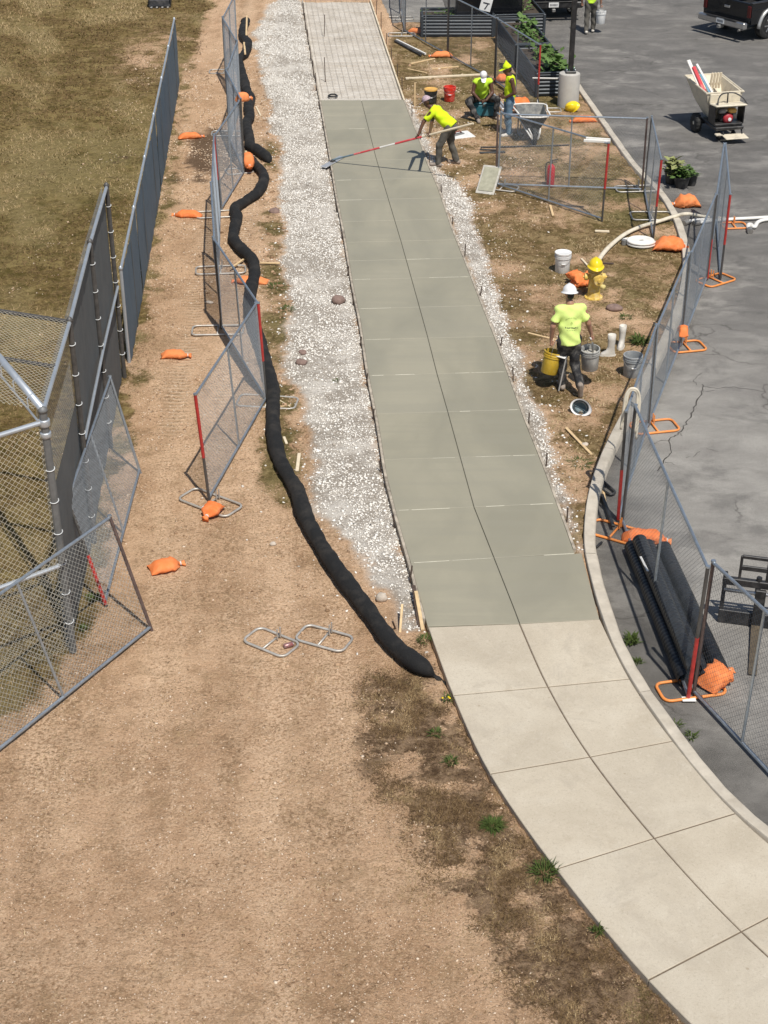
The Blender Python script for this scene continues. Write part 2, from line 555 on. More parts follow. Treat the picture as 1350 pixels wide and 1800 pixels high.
curb_out = smooth_path(ats([(850, 5), (900, 28), (946, 62), (986, 100), (1018, 145), (1050, 190), (1085, 240), (1122, 290), (1168, 338), (1193, 378), (1206, 412), (1213, 445), (1212, 490), (1198, 545), (1165, 620), (1124, 700), (1090, 765), (1066, 820), (1052, 870), (1046, 920), (1047, 965), (1057, 1010), (1073, 1065), (1098, 1130), (1133, 1195), (1178, 1260), (1238, 1340), (1303, 1410), (1365, 1462), (1450, 1530), (1560, 1610)], 0.05), 6)


def offset_path(path, d):
    out = []
    n = len(path)
    for i in range(n):
        t = path[min(i + 1, n - 1)] - path[max(i - 1, 0)]
        t.z = 0; t.normalize()
        out.append(path[i] + Vector((t.y, -t.x, 0)) * d)
    return out


# walking the curb from far to near, the lawn lies on the right-hand side of travel
curb_in = offset_path(curb_out, 0.15)


def xs_at(path, y):
    ys = np.array([p.y for p in path]); xs = np.array([p.x for p in path])
    o = np.argsort(ys)
    return float(np.interp(y, ys[o], xs[o]))


WALK_L = ats([(753, 1102), (797, 1222), (862, 1360), (978, 1527), (1140, 1722), (1325, 1900), (1480, 2020)], Z_WALK)
WALK_C = ats([(913, 1096), (963, 1207), (1037, 1330), (1150, 1473), (1303, 1637), (1480, 1790), (1660, 1910)], Z_WALK)
WALK_R = ats([(1055, 1088), (1107, 1193), (1183, 1302), (1293, 1429), (1450, 1560), (1640, 1690), (1850, 1800)], Z_WALK)

# -------- ground sheet
ASPH_POLY = [(p.x, p.y) for p in offset_path(curb_out, 0.04)] + [(60, 10), (60, 90), (-12, 90), (-1.5, 58), (-0.15, 52), (0.25, 48.4), (2.6, 48.6), (4.2, 52)]
PATH_POLY = [(p.x, p.y) for p in L_EDGE] + [(p.x, p.y) for p in WALK_L[1:]] + [(p.x, p.y) for p in reversed(WALK_R)] + [(p.x, p.y) for p in reversed(R_EDGE)]
GRAVEL_L = ats([(533, 0), (564, 176), (593, 346), (620, 495), (647, 651), (665, 741), (680, 837), (700, 915), (722, 989), (748, 1105), (735, 1112), (705, 1112), (672, 1085), (684, 1050), (668, 1010), (640, 980), (600, 942), (565, 905), (548, 860), (543, 800), (548, 740), (532, 685), (502, 640), (497, 580), (514, 540), (505, 520), (497, 490), (495, 460), (503, 430), (500, 370), (497, 300), (490, 260), (475, 220), (470, 160), (455, 120), (448, 60), (465, 20), (500, -20)])
GRAVEL_R = ats([(709, 175), (735, 242), (769, 330), (815, 456), (870, 596), (918, 730), (989, 915), (1022, 972), (1012, 930), (1000, 885), (972, 830), (958, 770), (947, 730), (928, 690), (913, 640), (898, 600), (884, 560), (873, 520), (858, 480), (852, 440), (832, 390), (822, 350), (798, 320), (770, 300), (760, 270), (735, 215), (716, 175)])
FENCE_LINE = [at(306, 33, 1.7), at(212, 471, 1.7), at(158, 424, 3.3), at(122, 562, 3.3), at(75, 720, 3.3)]
FIELD = [(-60, 90), (-5.75, 90)] + [(p.x, p.y) for p in (FENCE_LINE[0], FENCE_LINE[1], FENCE_LINE[4])] + [(-4.6, 13.4), (-60, 5)]
TURF_NEAR = ats([(745, 1120), (700, 1165), (640, 1185), (625, 1240), (615, 1290), (640, 1350), (690, 1430), (760, 1500), (790, 1580), (850, 1650), (900, 1750), (980, 1860), (1180, 1900), (1340, 1910), (1140, 1722), (978, 1527), (862, 1360), (797, 1222)])
LAWN = [(p.x, p.y) for p in R_EDGE[1:]] + [(p.x, p.y) for p in reversed(curb_in) if 17.5 < p.y < 52] + [(0.4, 48)]

ys = [7.5]
while ys[-1] < 62:
    ys.append(ys[-1] + max(0.036, 0.0022 * ys[-1]))
ys = np.array(ys)
xs = np.arange(-14.5, 16, 0.07)
GX, GY = np.meshgrid(xs, ys)


def ground_fields(X, Y):
    n1 = fbm(X * 1.3, Y * 1.3, 3, 5) - 0.5
    n2 = fbm(X * 6, Y * 6, 11, 4) - 0.5
    gl = sdpoly([(p.x, p.y) for p in GRAVEL_L], X, Y) + n1 * 0.5 + n2 * 0.25
    gr = sdpoly([(p.x, p.y) for p in GRAVEL_R], X, Y) + n1 * 0.3 + n2 * 0.2
    gravel = np.maximum(1 - sstep(-0.10, 0.12, gl), 1 - sstep(-0.08, 0.10, gr))
    field = 1 - sstep(-0.25, 0.35, sdpoly(FIELD, X, Y) + n1 * 0.9 + n2 * 0.3)
    # worn dirt reaching into the field near its far end
    worn = 0.6 * np.exp(-(((X + 6.8) / 1.1) ** 2 + ((Y - 45) / 4) ** 2)) + np.exp(-(((X + 12.5) / 1.8) ** 2 + ((Y - 33.5) / 0.8) ** 2)) * 0.8
    field = field * (1 - np.clip(worn + n1 * 0.8, 0, 1))
    turf = (1 - sstep(-0.45, 0.45, sdpoly([(p.x, p.y) for p in TURF_NEAR], X, Y) + n1 * 1.2 + n2 * 0.8)) * np.clip(0.88 + n1 * 1.7 + n2 * 1.4, 0.1, 1)
    lawn = 1 - sstep(-0.1, 0.3, sdpoly(LAWN, X, Y) + n1 * 0.3)
    strip = np.exp(-((X - (-1.9 + (Y - 25) * -0.075)) / 0.38) ** 2) * sstep(16, 19, Y) * (1 - sstep(34, 38, Y)) * np.clip(0.55 + n1 * 2.4, 0, 1)
    edge = np.exp(-((X - (-3.95 - (Y - 20) * 0.062)) / 0.33) ** 2) * np.clip(0.25 + n1 * 2.6, 0, 1) * 0.8 * sstep(14.5, 16, Y)
    return n1, n2, gravel, field, turf, lawn, strip, edge


n1, n2, m_gravel, m_field, m_turf, m_lawn, m_strip, m_edge = ground_fields(GX, GY)
m_grass = np.clip(np.maximum.reduce([m_field, m_turf, m_lawn * np.clip(0.62 + n1 * 1.5, 0.12, 1), m_strip, m_edge]), 0, 1) * (1 - m_gravel)
# greener where watered: a corner of the lawn, a patch of field
m_green = np.clip(np.exp(-(((GX - 5.3) / 0.8) ** 2 + ((GY - 31.8) / 1.7) ** 2)) * 0.95
                  + np.exp(-(((GX - 4.7) / 0.9) ** 2 + ((GY - 36.3) / 0.9) ** 2)) * 0.7
                  + np.exp(-(((GX - 4.4) / 0.6) ** 2 + ((GY - 39.3) / 0.7) ** 2)) * 0.7
                  + np.exp(-(((GX - 4.3) / 0.9) ** 2 + ((GY - 26.6) / 1.2) ** 2)) * 0.40
                  + np.exp(-(((GX - 2.3) / 1.0) ** 2 + ((GY - 42.5) / 3.0) ** 2)) * 0.45
                  + np.exp(-(((GX + 6.6) / 1.6) ** 2 + ((GY - 34) / 4.5) ** 2)) * 0.55
                  + m_strip * 0.55 + m_edge * 0.4 + n1 * 0.7, 0, 1)
m_wet = sstep(0.30, 0.55, 1.15 * np.exp(-(((GX + 3.95) / 0.55) ** 2 + ((GY - 35.3) / 2.0) ** 2)) + n1 * 1.1 + n2 * 0.5) * (np.abs(GY - 35) < 4)
m_bare = np.clip(m_field * (sstep(0.44, 0.66, fbm(GX * 0.9 + GY * 0.35, GY * 0.35 - GX * 0.2, 31, 6)) * 0.9 + n2 * 0.7), 0, 1)
m_dark = np.clip(sstep(0.52, 0.70, fbm(GX * 1.1, GY * 0.8, 121, 6)) * 0.45 + sstep(0.55, 0.70, fbm(GX * 3.4, GY * 2.6, 131, 5)) * 0.6 + sstep(0.52, 0.68, fbm((GX + GY * 0.06) * 3.2, GY * 0.22, 161, 5)) * 0.55, 0, 1)
m_pale = np.clip(sstep(0.50, 0.66, fbm(GX * 0.9 + 0.3 * GY, GY * 0.6, 141, 6)) * 0.9 * 0.6 + sstep(0.56, 0.70, fbm(GX * 4, GY * 3, 151, 5)) * 0.4 + sstep(0.52, 0.66, fbm((GX + GY * 0.06) * 2.6, GY * 0.2, 171, 5)) * 0.7, 0, 1)
xt = GX + 3.05 + (GY - 25) * 0.035
m_track = (np.exp(-((xt + 0.38) / 0.17) ** 2) + np.exp(-((xt - 0.40) / 0.17) ** 2)) * sstep(19, 23, GY) * np.clip(0.55 + n1 * 2.5, 0, 1)
Zg = (fbm(GX * 0.7, GY * 0.7, 5, 3) - 0.5) * 0.05 + n2 * 0.025 + (fbm(GX * 14, GY * 14, 21, 2) - 0.5) * 0.012
Zg += m_grass * (fbm(GX * 9, GY * 9, 41, 2) - 0.4) * 0.02
Zg -= 0.02 * m_track
Zg += 0.05 * np.exp(-((GX - (-2.0 + (GY - 25) * -0.075)) / 0.5) ** 2) * np.clip(n1 + 0.3, 0, 1) * (GY > 20)
sd_path = sdpoly(PATH_POLY, GX, GY)
Cx0 = lambda y_: np.interp(y_, [p.y for p in reversed(C_LINE)], [p.x for p in reversed(C_LINE)])
sd_asph = sdpoly(ASPH_POLY, GX, GY)
Zg -= 0.16 * (1 - sstep(-0.06, 0.04, sd_path))
Zg -= 0.055 * np.exp(-np.clip(sd_path, 0, 9) / 0.13) * (GY > 16.2) * (GX < Cx0(GY))
sd_cur = sdpoly([(p.x, p.y) for p in curb_out] + [(p.x, p.y) for p in reversed(curb_in)], GX, GY)
Zg = np.where((sd_asph < -0.02) | (sd_cur < -0.03), np.minimum(Zg, -0.22), Zg)
ny, nx = GX.shape
V = np.stack([GX, GY, Zg], -1).reshape(-1, 3)
idx = np.arange(ny * nx).reshape(ny, nx)
Fq = np.stack([idx[:-1, :-1], idx[:-1, 1:], idx[1:, 1:], idx[1:, :-1]], -1).reshape(-1, 4)
# skirt out to the horizon
B = 900.0
x0, x1, y0, y1 = xs[0], xs[-1], ys[0], ys[-1]
sk = np.array([[-B, -B, -.2], [x0, -B, -.2], [x1, -B, -.2], [B, -B, -.2], [-B, y0, -.2], [B, y0, -.2], [-B, y1, -.2], [B, y1, -.2], [-B, B, -.2], [x0, B, -.2], [x1, B, -.2], [B, B, -.2]])
o = len(V)
c00, c10, c01, c11 = idx[0, 0], idx[0, -1], idx[-1, 0], idx[-1, -1]
skf = np.array([[o, o + 1, c00, o + 4], [o + 1, o + 2, c10, c00], [o + 2, o + 3, o + 5, c10], [o + 4, c00, c01, o + 6], [c10, o + 5, o + 7, c11], [o + 6, c01, o + 9, o + 8], [c01, c11, o + 10, o + 9], [c11, o + 7, o + 11, o + 10]])
V = np.concatenate([V, sk]); Fq = np.concatenate([Fq, skf])


def padm(a, v=0.0):
    return np.concatenate([a.ravel(), np.full(12, v)])


g = NT('ground_soil_and_dry_turf')
big = g.noise(0.55, 5, 0.55)
mid = g.noise(3.2, 7, 0.65)
fine = g.noise(26, 6, 0.7)
vfine = g.noise(110, 4, 0.7)
f2 = g.noise(48, 5, 0.7)
dirt = g.ramp(big, [(0.38, (0.508, 0.322, 0.192)), (0.50, (0.581, 0.376, 0.230)), (0.62, (0.653, 0.437, 0.273))])
dirt = g.mix(g.ramp(mid, [(0.38, 0.55), (0.50, 0.0)]), dirt, (0.414, 0.256, 0.146))
dirt = g.mix(g.ramp(g.noise(7.5, 6, 0.7, 0.8), [(0.52, 0.0), (0.64, 0.55)]), dirt, (0.737, 0.512, 0.327))
dirt = g.mix(g.math('MULTIPLY', g.attr('soildark'), g.ramp(g.noise(17, 6, 0.72, 0.4), [(0.42, 0.95), (0.55, 0.08)])), dirt, (0.269, 0.167, 0.089))
dirt = g.mix(g.math('MULTIPLY', g.attr('soilpale'), g.ramp(fine, [(0.44, 0.0), (0.55, 0.8)])), dirt, (0.804, 0.570, 0.375))
dirt = g.mix(g.ramp(fine, [(0.36, 0.75), (0.43, 0.0)]), dirt, (0.282, 0.173, 0.095))
dirt = g.mix(g.ramp(f2, [(0.37, 0.7), (0.44, 0.0)]), dirt, (0.324, 0.202, 0.116))
dirt = g.mix(g.ramp(f2, [(0.56, 0.0), (0.63, 0.7)]), dirt, (0.820, 0.607, 0.409))
dirt = g.mix(g.ramp(g.noise(1.7, 8, 0.75, 0.8), [(0.36, 0.45), (0.46, 0.0)]), dirt, (0.359, 0.236, 0.130))
# small embedded pebbles
pv = g.vor(34)
peb = g.ramp(pv.outputs['Distance'], [(0.13, 1.0), (0.22, 0.0)])
pebsel = g.math('MULTIPLY', peb, g.ramp(g.noise(2.2, 5, 0.6), [(0.48, 0.0), (0.62, 1.0)]))
dirt = g.mix(g.math('MULTIPLY', pebsel, 0.5), dirt, (0.66, 0.52, 0.38))
# dry turf
stretch = g.noise(9, 8, 0.72, 0.6)
gr_dry = g.ramp(stretch, [(0.36, (0.103, 0.064, 0.027)), (0.46, (0.194, 0.127, 0.059)), (0.54, (0.271, 0.184, 0.090)), (0.64, (0.413, 0.299, 0.159))])
gr_dry = g.mix(g.ramp(fine, [(0.38, 0.7), (0.47, 0.0)]), gr_dry, (0.073, 0.045, 0.019))
gr_dry = g.mix(g.ramp(vfine, [(0.54, 0.0), (0.64, 0.6)]), gr_dry, (0.396, 0.287, 0.152))
gr_dry = g.mix(g.ramp(g.noise(2.6, 8, 0.7, 0.6), [(0.43, 0.9), (0.50, 0.0)]), gr_dry, (0.129, 0.092, 0.033))
gr_dry = g.mix(g.ramp(g.noise(1.5, 7, 0.7, 0.6), [(0.52, 0.0), (0.58, 0.7)]), gr_dry, (0.378, 0.275, 0.141))
gr_green = g.ramp(stretch, [(0.38, (0.050, 0.052, 0.016)), (0.50, (0.120, 0.112, 0.038)), (0.62, (0.24, 0.20, 0.085))])
gr = g.mix(g.math('MULTIPLY', g.attr('green'), 0.85), gr_dry, gr_green)
gr = g.mix(g.math('MULTIPLY', g.attr('bare'), 0.75), gr, g.mix(stretch, (0.16, 0.11, 0.055), (0.50, 0.385, 0.225)))
dead = g.ramp(stretch, [(0.38, (0.085, 0.052, 0.028)), (0.48, (0.165, 0.105, 0.060)), (0.56, (0.24, 0.160, 0.094)), (0.66, (0.38, 0.270, 0.165))])
dead = g.mix(g.ramp(f2, [(0.40, 0.8), (0.48, 0.0)]), dead, (0.060, 0.036, 0.020))
dead = g.mix(g.ramp(mid, [(0.52, 0.0), (0.60, 0.5)]), dead, (0.40, 0.275, 0.17))
gr = g.mix(g.attr('dead'), gr, dead)
gr = g.mix(g.attr('field'), gr, g.mix(1.0, gr, (0.80, 0.83, 0.66), 'MULTIPLY'))
edge_n = g.math('ADD', g.attr('grass'), g.math('MULTIPLY', g.math('SUBTRACT', fine, 0.5), 1.5))
edge_n = g.math('ADD', edge_n, g.math('MULTIPLY', g.math('SUBTRACT', mid, 0.5), 1.2))
cg = g.mix(g.ramp(edge_n, [(0.36, 0.0), (0.60, 1.0)]), dirt, gr)
# crushed stone dust between the stones
gv = g.vor(30)
gdust = g.mix(g.ramp(g.noise(1.2, 6, 0.7), [(0.46, 0.0), (0.60, 0.75)]), g.ramp(gv.outputs['Distance'], [(0.1, (0.70, 0.65, 0.575)), (0.45, (0.38, 0.335, 0.28))]), (0.76, 0.715, 0.64))
cg = g.mix(g.attr('gravel'), cg, gdust)
cg = g.mix(g.math('MULTIPLY', g.attr('wet'), 0.85), cg, (0.085, 0.055, 0.035))
tw = g.N.new('ShaderNodeTexWave'); tw.wave_type = 'BANDS'; tw.bands_direction = 'Y'
tw.inputs['Scale'].default_value = 2.6; tw.inputs['Distortion'].default_value = 1.2; tw.inputs['Detail'].default_value = 3
g.L.new(g.tc, tw.inputs['Vector'])
trk = g.math('MULTIPLY', g.attr('track'), g.ramp(tw.outputs[0], [(0.50, 0.0), (0.68, 1.0)]))
cg = g.mix(g.math('MULTIPLY', trk, 0.75), cg, (0.74, 0.56, 0.38))
h = g.math('ADD', g.math('MULTIPLY', fine, 1.0), g.math('MULTIPLY', vfine, 0.45))
h = g.math('ADD', h, g.math('MULTIPLY', peb, 0.25))
h = g.math('ADD', h, g.math('MULTIPLY', trk, 0.9))
h = g.math('ADD', h, g.math('MULTIPLY', mid, 1.2))
M_GROUND = g.finish(cg, 0.95, h, 0.040, 1.0, spec=0.12)
ground = np_mesh('ground', V, Fq, M_GROUND, smooth=True, attrs={'gravel': padm(m_gravel), 'grass': padm(m_grass, 1), 'green': padm(m_green), 'wet': padm(m_wet), 'bare': padm(m_bare), 'track': padm(m_track), 'soildark': padm(m_dark), 'soilpale': padm(m_pale), 'field': padm(m_field), 'dead': padm((m_turf > 0.02) * 1.0)})
ground['kind'] = 'structure'
ground['label'] = 'bare tan soil and dry turf around the new concrete path'

# -------- asphalt sheet
a = NT('worn_asphalt')
am = a.mapping((0.8, 1.25, 1), (0, 0, 0.35))
ab = a.noise(1.1, 9, 0.70, 0.25, am)
ab2 = a.noise(0.16, 3, 0.5, 0.4)
af = a.noise(60, 4, 0.75)
avf = a.noise(240, 3, 0.8)
ac = a.ramp(ab, [(0.36, (0.085, 0.082, 0.079)), (0.46, (0.120, 0.115, 0.109)), (0.53, (0.168, 0.160, 0.149)), (0.62, (0.30, 0.285, 0.26))])
ac = a.mix(a.ramp(ab2, [(0.40, 0.55), (0.60, 0.0)]), ac, (0.125, 0.120, 0.114))
dk = a.noise(0.8, 8, 0.70, 0.4, a.mapping((0.7, 1.0, 1), (0, 0, -0.5)))
ac = a.mix(a.ramp(dk, [(0.54, 0.0), (0.62, 0.7)]), ac, (0.070, 0.068, 0.066))
ac = a.mix(a.math('MULTIPLY', a.attr('pale'), a.ramp(dk, [(0.52, 0.92), (0.62, 0.45)])), ac, a.ramp(ab, [(0.38, (0.245, 0.232, 0.213)), (0.50, (0.305, 0.290, 0.264)), (0.62, (0.375, 0.357, 0.325))]))
ac = a.mix(a.math('MULTIPLY', a.attr('grime'), a.ramp(ab, [(0.40, 0.9), (0.60, 0.5)])), ac, (0.075, 0.071, 0.065))
ac = a.mix(a.ramp(af, [(0.38, 0.6), (0.46, 0.0)]), ac, (0.085, 0.080, 0.074))
ac = a.mix(a.ramp(avf, [(0.53, 0.0), (0.62, 0.7)]), ac, (0.52, 0.49, 0.44))
ac = a.mix(a.ramp(a.noise(130, 3, 0.8), [(0.38, 0.7), (0.46, 0.0)]), ac, (0.07, 0.066, 0.062))
cv = a.vor(0.42, 'DISTANCE_TO_EDGE', a.math('ADD', 0.0, 0.0) if False else None)
wv = a.N.new('ShaderNodeVectorMath'); wv.operation = 'ADD'
a.L.new(a.tc, wv.inputs[0])
nv_ = a.N.new('ShaderNodeTexNoise'); nv_.inputs['Scale'].default_value = 1.6; nv_.inputs['Detail'].default_value = 5
a.L.new(a.tc, nv_.inputs['Vector'])
a.L.new(nv_.outputs[1], wv.inputs[1])
a.L.new(wv.outputs[0], cv.inputs['Vector'])
crk = a.math('MULTIPLY', a.ramp(cv.outputs['Distance'], [(0.0, 1.0), (0.012, 0.0)]), a.ramp(a.noise(0.35, 2), [(0.50, 0.0), (0.58, 1.0)]))
ac = a.mix(a.math('MULTIPLY', crk, 0.6), ac, (0.05, 0.045, 0.04))
M_ASPH = a.finish(ac, 0.9, a.math('ADD', af, a.math('MULTIPLY', avf, 0.5)), 0.012, 0.8, spec=0.25)
axs = np.arange(-6, 30, 0.25); ays = np.arange(8, 80, 0.25)
AX, AY = np.meshgrid(axs, ays)
sda = sdpoly(ASPH_POLY, AX, AY)
paleA = np.clip(np.exp(-(((AX - 5.2) / 2.6) ** 2 + ((AY - 18.5) / 6.5) ** 2)) * 1.4 + (sda < 0) * np.exp(-((AX - 1) / 2.0) ** 2 - ((AY - 50) / 2) ** 2), 0, 1)
sdc = sdpoly([(p.x, p.y) for p in curb_out] + [(p.x, p.y) for p in reversed(curb_in)], AX, AY)
grimeA = np.clip((1 - sstep(0.35, 0.95, sdc)) * (1 - sstep(18, 21, AY)) + (1 - sstep(0.0, 0.45, sdc)) * 0.6, 0, 1)
ny2, nx2 = AX.shape
Va = np.stack([AX, AY, np.full_like(AX, Z_ASPH)], -1).reshape(-1, 3)
ia = np.arange(ny2 * nx2).reshape(ny2, nx2)
Fa = np.stack([ia[:-1, :-1], ia[:-1, 1:], ia[1:, 1:], ia[1:, :-1]], -1).reshape(-1, 4)
# keep cells touching the lot; the lawn and curb stand above it everywhere else
keep = (sda < 0.45).ravel()[Fa].all(1)
Fa = Fa[keep]
road = np_mesh('parking_lot', Va, Fa, M_ASPH, attrs={'pale': paleA.ravel(), 'grime': grimeA.ravel()})
road['kind'] = 'structure'
road['label'] = 'worn grey asphalt parking lot with cracks'


def ribbon(name, pts, w, m, z, parent, jit=0.0, seed=1, kind=None):
    r = random.Random(seed)
    mb = MB(); P = smooth_path(pts, 5)
    vs = []
    for i, p in enumerate(P):
        t = P[min(i + 1, len(P) - 1)] - P[max(i - 1, 0)]
        t.z = 0; t.normalize()
        n = Vector((t.y, -t.x, 0))
        j = n * r.uniform(-jit, jit)
        ww = w * r.uniform(0.4, 1.2)
        vs.append((p.x + j.x + n.x * ww, p.y + j.y + n.y * ww, z)); vs.append((p.x + j.x - n.x * ww, p.y + j.y - n.y * ww, z))
    mb.add(vs, [(2 * i, 2 * i + 1, 2 * i + 3, 2 * i + 2) for i in range(len(P) - 1)])
    return mb.build(name, m, parent)


def zpx(pts, s, ox, oy, z=0.0):
    return [at(ox + x / s, oy + y / s, z) for x, y in pts]


ck = [[(910, 100), (905, 150), (860, 240), (830, 310), (790, 370), (745, 430), (690, 470), (690, 560), (650, 620), (610, 690)],
      [(905, 110), (1000, 125), (1120, 120), (1340, 155)], [(905, 150), (985, 140)], [(870, 105), (850, 60), (905, 20)],
      [(690, 475), (600, 490), (540, 520)], [(650, 625), (720, 640)], [(745, 430), (765, 450)], [(930, 530), (985, 555), (1010, 550)], [(800, 600), (860, 580), (890, 555)]]
for i, c in enumerate(ck):
    ribbon('crack', zpx(c, 3.857, 1000, 650, Z_ASPH), 0.009 if i == 0 else 0.005, M_CRACK, Z_ASPH + 0.004, road, 0.025, i)

# -------- curb: cast sections with joints
M_CURB = mat('curb_concrete', (0.50, 0.45, 0.37), 0.9, 0, 0.14, 5, bump=0.5, bscale=70, dirt=(0.34, 0.29, 0.22), damt=0.6, dscale=3)
curb_root = bpy.data.objects.new('curb', None); col.objects.link(curb_root)
curb_root['kind'] = 'structure'
curb_root['label'] = 'pale concrete curb curving between lawn and parking lot'
acc = [0.0]
for i in range(1, len(curb_out)):
    acc.append(acc[-1] + (curb_out[i] - curb_out[i - 1]).length)
step = 3.05


def along(path, acc, s):
    for i in range(1, len(path)):
        if acc[i] >= s:
            t = (s - acc[i - 1]) / max(1e-9, acc[i] - acc[i - 1])
            return path[i - 1].lerp(path[i], t)
    return path[-1].copy()


s0 = 0.6
rj = random.Random(3)
while s0 < acc[-1]:
    s1 = min(s0 + step - 0.012, acc[-1])
    k = max(3, int((s1 - s0) / 0.25))
    ss = [s0 + (s1 - s0) * i / k for i in range(k + 1)]
    A = [along(curb_out, acc, s) for s in ss]
    Bp = [along(curb_in, acc, s) for s in ss]
    mb = MB(); vs = []
    for i in range(k + 1):
        p, q = A[i], Bp[i]
        n = (p - q); n.z = 0; n.normalize()
        j = rj.uniform(-0.006, 0.006)
        zt = 0.055 + rj.uniform(-0.003, 0.003)
        for b_, off, z in ((p, 0.03, -0.3), (p, 0.012 + j, zt - 0.03), (p, -0.015 + j, zt), (q, 0.01, zt), (q, 0.0, zt - 0.012), (q, 0.0, -0.3)):
            w = b_ + n * off
            vs.append((w.x, w.y, z))
    fs = []
    for i in range(k):
        for e in range(5):
            a0 = i * 6 + e
            fs.append((a0, a0 + 1, a0 + 7, a0 + 6))
    fs.append(tuple(range(5, -1, -1))); fs.append(tuple(k * 6 + e for e in range(6)))
    mb.add(vs, fs)
    mb.build('curb_section', M_CURB, curb_root, recalc=True, auto=50)
    s0 = s1 + 0.012

# -------- slabs
def slab_mesh(lp, rp, top=Z_WALK, bev=0.008, depth=0.14, nu=8, wob=0.0):
    """lp / rp: equal-length lists of points along the left and right boundary"""
    mb = MB()
    n = len(lp); vs = []
    grid = []
    for i in range(n):
        row = []
        for u in range(nu + 1):
            p = lp[i].lerp(rp[i], u / nu)
            row.append(Vector((p.x, p.y, top)))
        grid.append(row)
    ids = {}
    def vid(p):
        vs.append((p.x, p.y, p.z)); return len(vs) - 1
    cx = sum((p.x for r in grid for p in r)) / (n * (nu + 1)); cy = sum((p.y for r in grid for p in r)) / (n * (nu + 1))
    G = [[None] * (nu + 1) for _ in range(n)]
    for i in range(n):
        for u in range(nu + 1):
            p = grid[i][u].copy()
            if i in (0, n - 1):
                q = grid[1 if i == 0 else n - 2][u] - p
                p += q.normalized() * bev
            if u in (0, nu):
                q = grid[i][1 if u == 0 else nu - 1] - p
                p += Vector((q.x, q.y, 0)).normalized() * bev
            p.z = top
            G[i][u] = vid(p)
    fs = []
    for i in range(n - 1):
        for u in range(nu):
            fs.append((G[i][u], G[i][u + 1], G[i + 1][u + 1], G[i + 1][u]))
    border = [(0, u) for u in range(nu + 1)] + [(i, nu) for i in range(1, n)] + [(n - 1, u) for u in range(nu - 1, -1, -1)] + [(i, 0) for i in range(n - 2, 0, -1)]
    b1 = []; b2 = []
    for (i, u) in border:
        p = grid[i][u]
        b1.append(vid(Vector((p.x, p.y, top - bev)))); b2.append(vid(Vector((p.x, p.y, top - depth))))
    m = len(border)
    for k in range(m):
        k2 = (k + 1) % m
        t0 = G[border[k][0]][border[k][1]]; t1 = G[border[k2][0]][border[k2][1]]
        fs.append((t0, b1[k], b1[k2], t1)); fs.append((b1[k], b2[k], b2[k2], b1[k2]))
    mb.add(vs, fs)
    return mb


s = NT('sun_bleached_concrete')
sb = s.noise(0.8, 6, 0.6, 0.6); sf = s.noise(45, 5, 0.75); svf = s.noise(300, 3, 0.8)
scol = s.ramp(sb, [(0.36, (0.485, 0.422, 0.325)), (0.50, (0.542, 0.476, 0.372)), (0.64, (0.597, 0.533, 0.425))])
oi = s.N.new('ShaderNodeObjectInfo').outputs['Random']
scol = s.mix(s.math('MULTIPLY', oi, 0.28), scol, (0.44, 0.40, 0.33))
scol = s.mix(s.ramp(s.noise(4.5, 7, 0.7), [(0.56, 0.0), (0.74, 0.45)]), scol, (0.40, 0.335, 0.25))
scol = s.mix(s.ramp(s.noise(2.0, 3, 0.5, 0.3), [(0.62, 0.0), (0.78, 0.35)]), scol, (0.58, 0.54, 0.46))
scol = s.mix(s.ramp(sf, [(0.32, 0.55), (0.47, 0.0)]), scol, (0.33, 0.28, 0.21))
scol = s.mix(s.ramp(svf, [(0.36, 0.5), (0.48, 0.0)]), scol, (0.32, 0.275, 0.21))
scol = s.mix(s.ramp(s.noise(16, 7, 0.75, 0.5), [(0.54, 0.0), (0.68, 0.4)]), scol, (0.62, 0.565, 0.47))
scol = s.mix(s.ramp(s.noise(1.3, 8, 0.72, 0.9), [(0.34, 0.5), (0.48, 0.0)]), scol, (0.395, 0.345, 0.275))
stn = s.ramp(s.vor(2.3).outputs['Distance'], [(0.02, 0.5), (0.05, 0.0)])
scol = s.mix(stn, scol, (0.30, 0.235, 0.16))
M_OLDCONC = s.finish(scol, 0.92, s.math('ADD', sf, svf), 0.006, 0.6, spec=0.2)

w = NT('fresh_wet_concrete')
wb = w.noise(0.5, 5, 0.55, 0.5, w.mapping((1.6, 0.7, 1)))
wband = w.noise(2.4, 5, 0.6, 0.2, w.mapping((0.10, 1.3, 1), (0, 0, 0.12)))
wcol = w.ramp(wb, [(0.38, (0.256, 0.240, 0.180)), (0.50, (0.290, 0.270, 0.201)), (0.62, (0.322, 0.298, 0.222))])
wcol = w.mix(w.ramp(wband, [(0.42, 0.5), (0.54, 0.0)]), wcol, (0.270, 0.254, 0.194))
wf = w.noise(90, 4, 0.7, 0.0, w.mapping((0.25, 3.0, 1)))
wcol = w.mix(w.ramp(wf, [(0.35, 0.25), (0.50, 0.0)]), wcol, (0.235, 0.23, 0.185))
wcol = w.mix(w.math('MULTIPLY', w.N.new('ShaderNodeObjectInfo').outputs['Random'], 0.22), wcol, (0.33, 0.312, 0.25))
M_WETCONC = w.finish(wcol, w.ramp(wb, [(0.3, 0.50), (0.7, 0.66)]), w.math('ADD', w.math('MULTIPLY', wf, 0.5), wband), 0.004, 0.5, spec=0.4)
M_JOINT_PALE = mat('pale_joint_paste', (0.56, 0.54, 0.44), 0.85)
M_JOINT_DARK = mat('joint_dirt', (0.15, 0.115, 0.08), 0.95, 0, 0.3, 20)

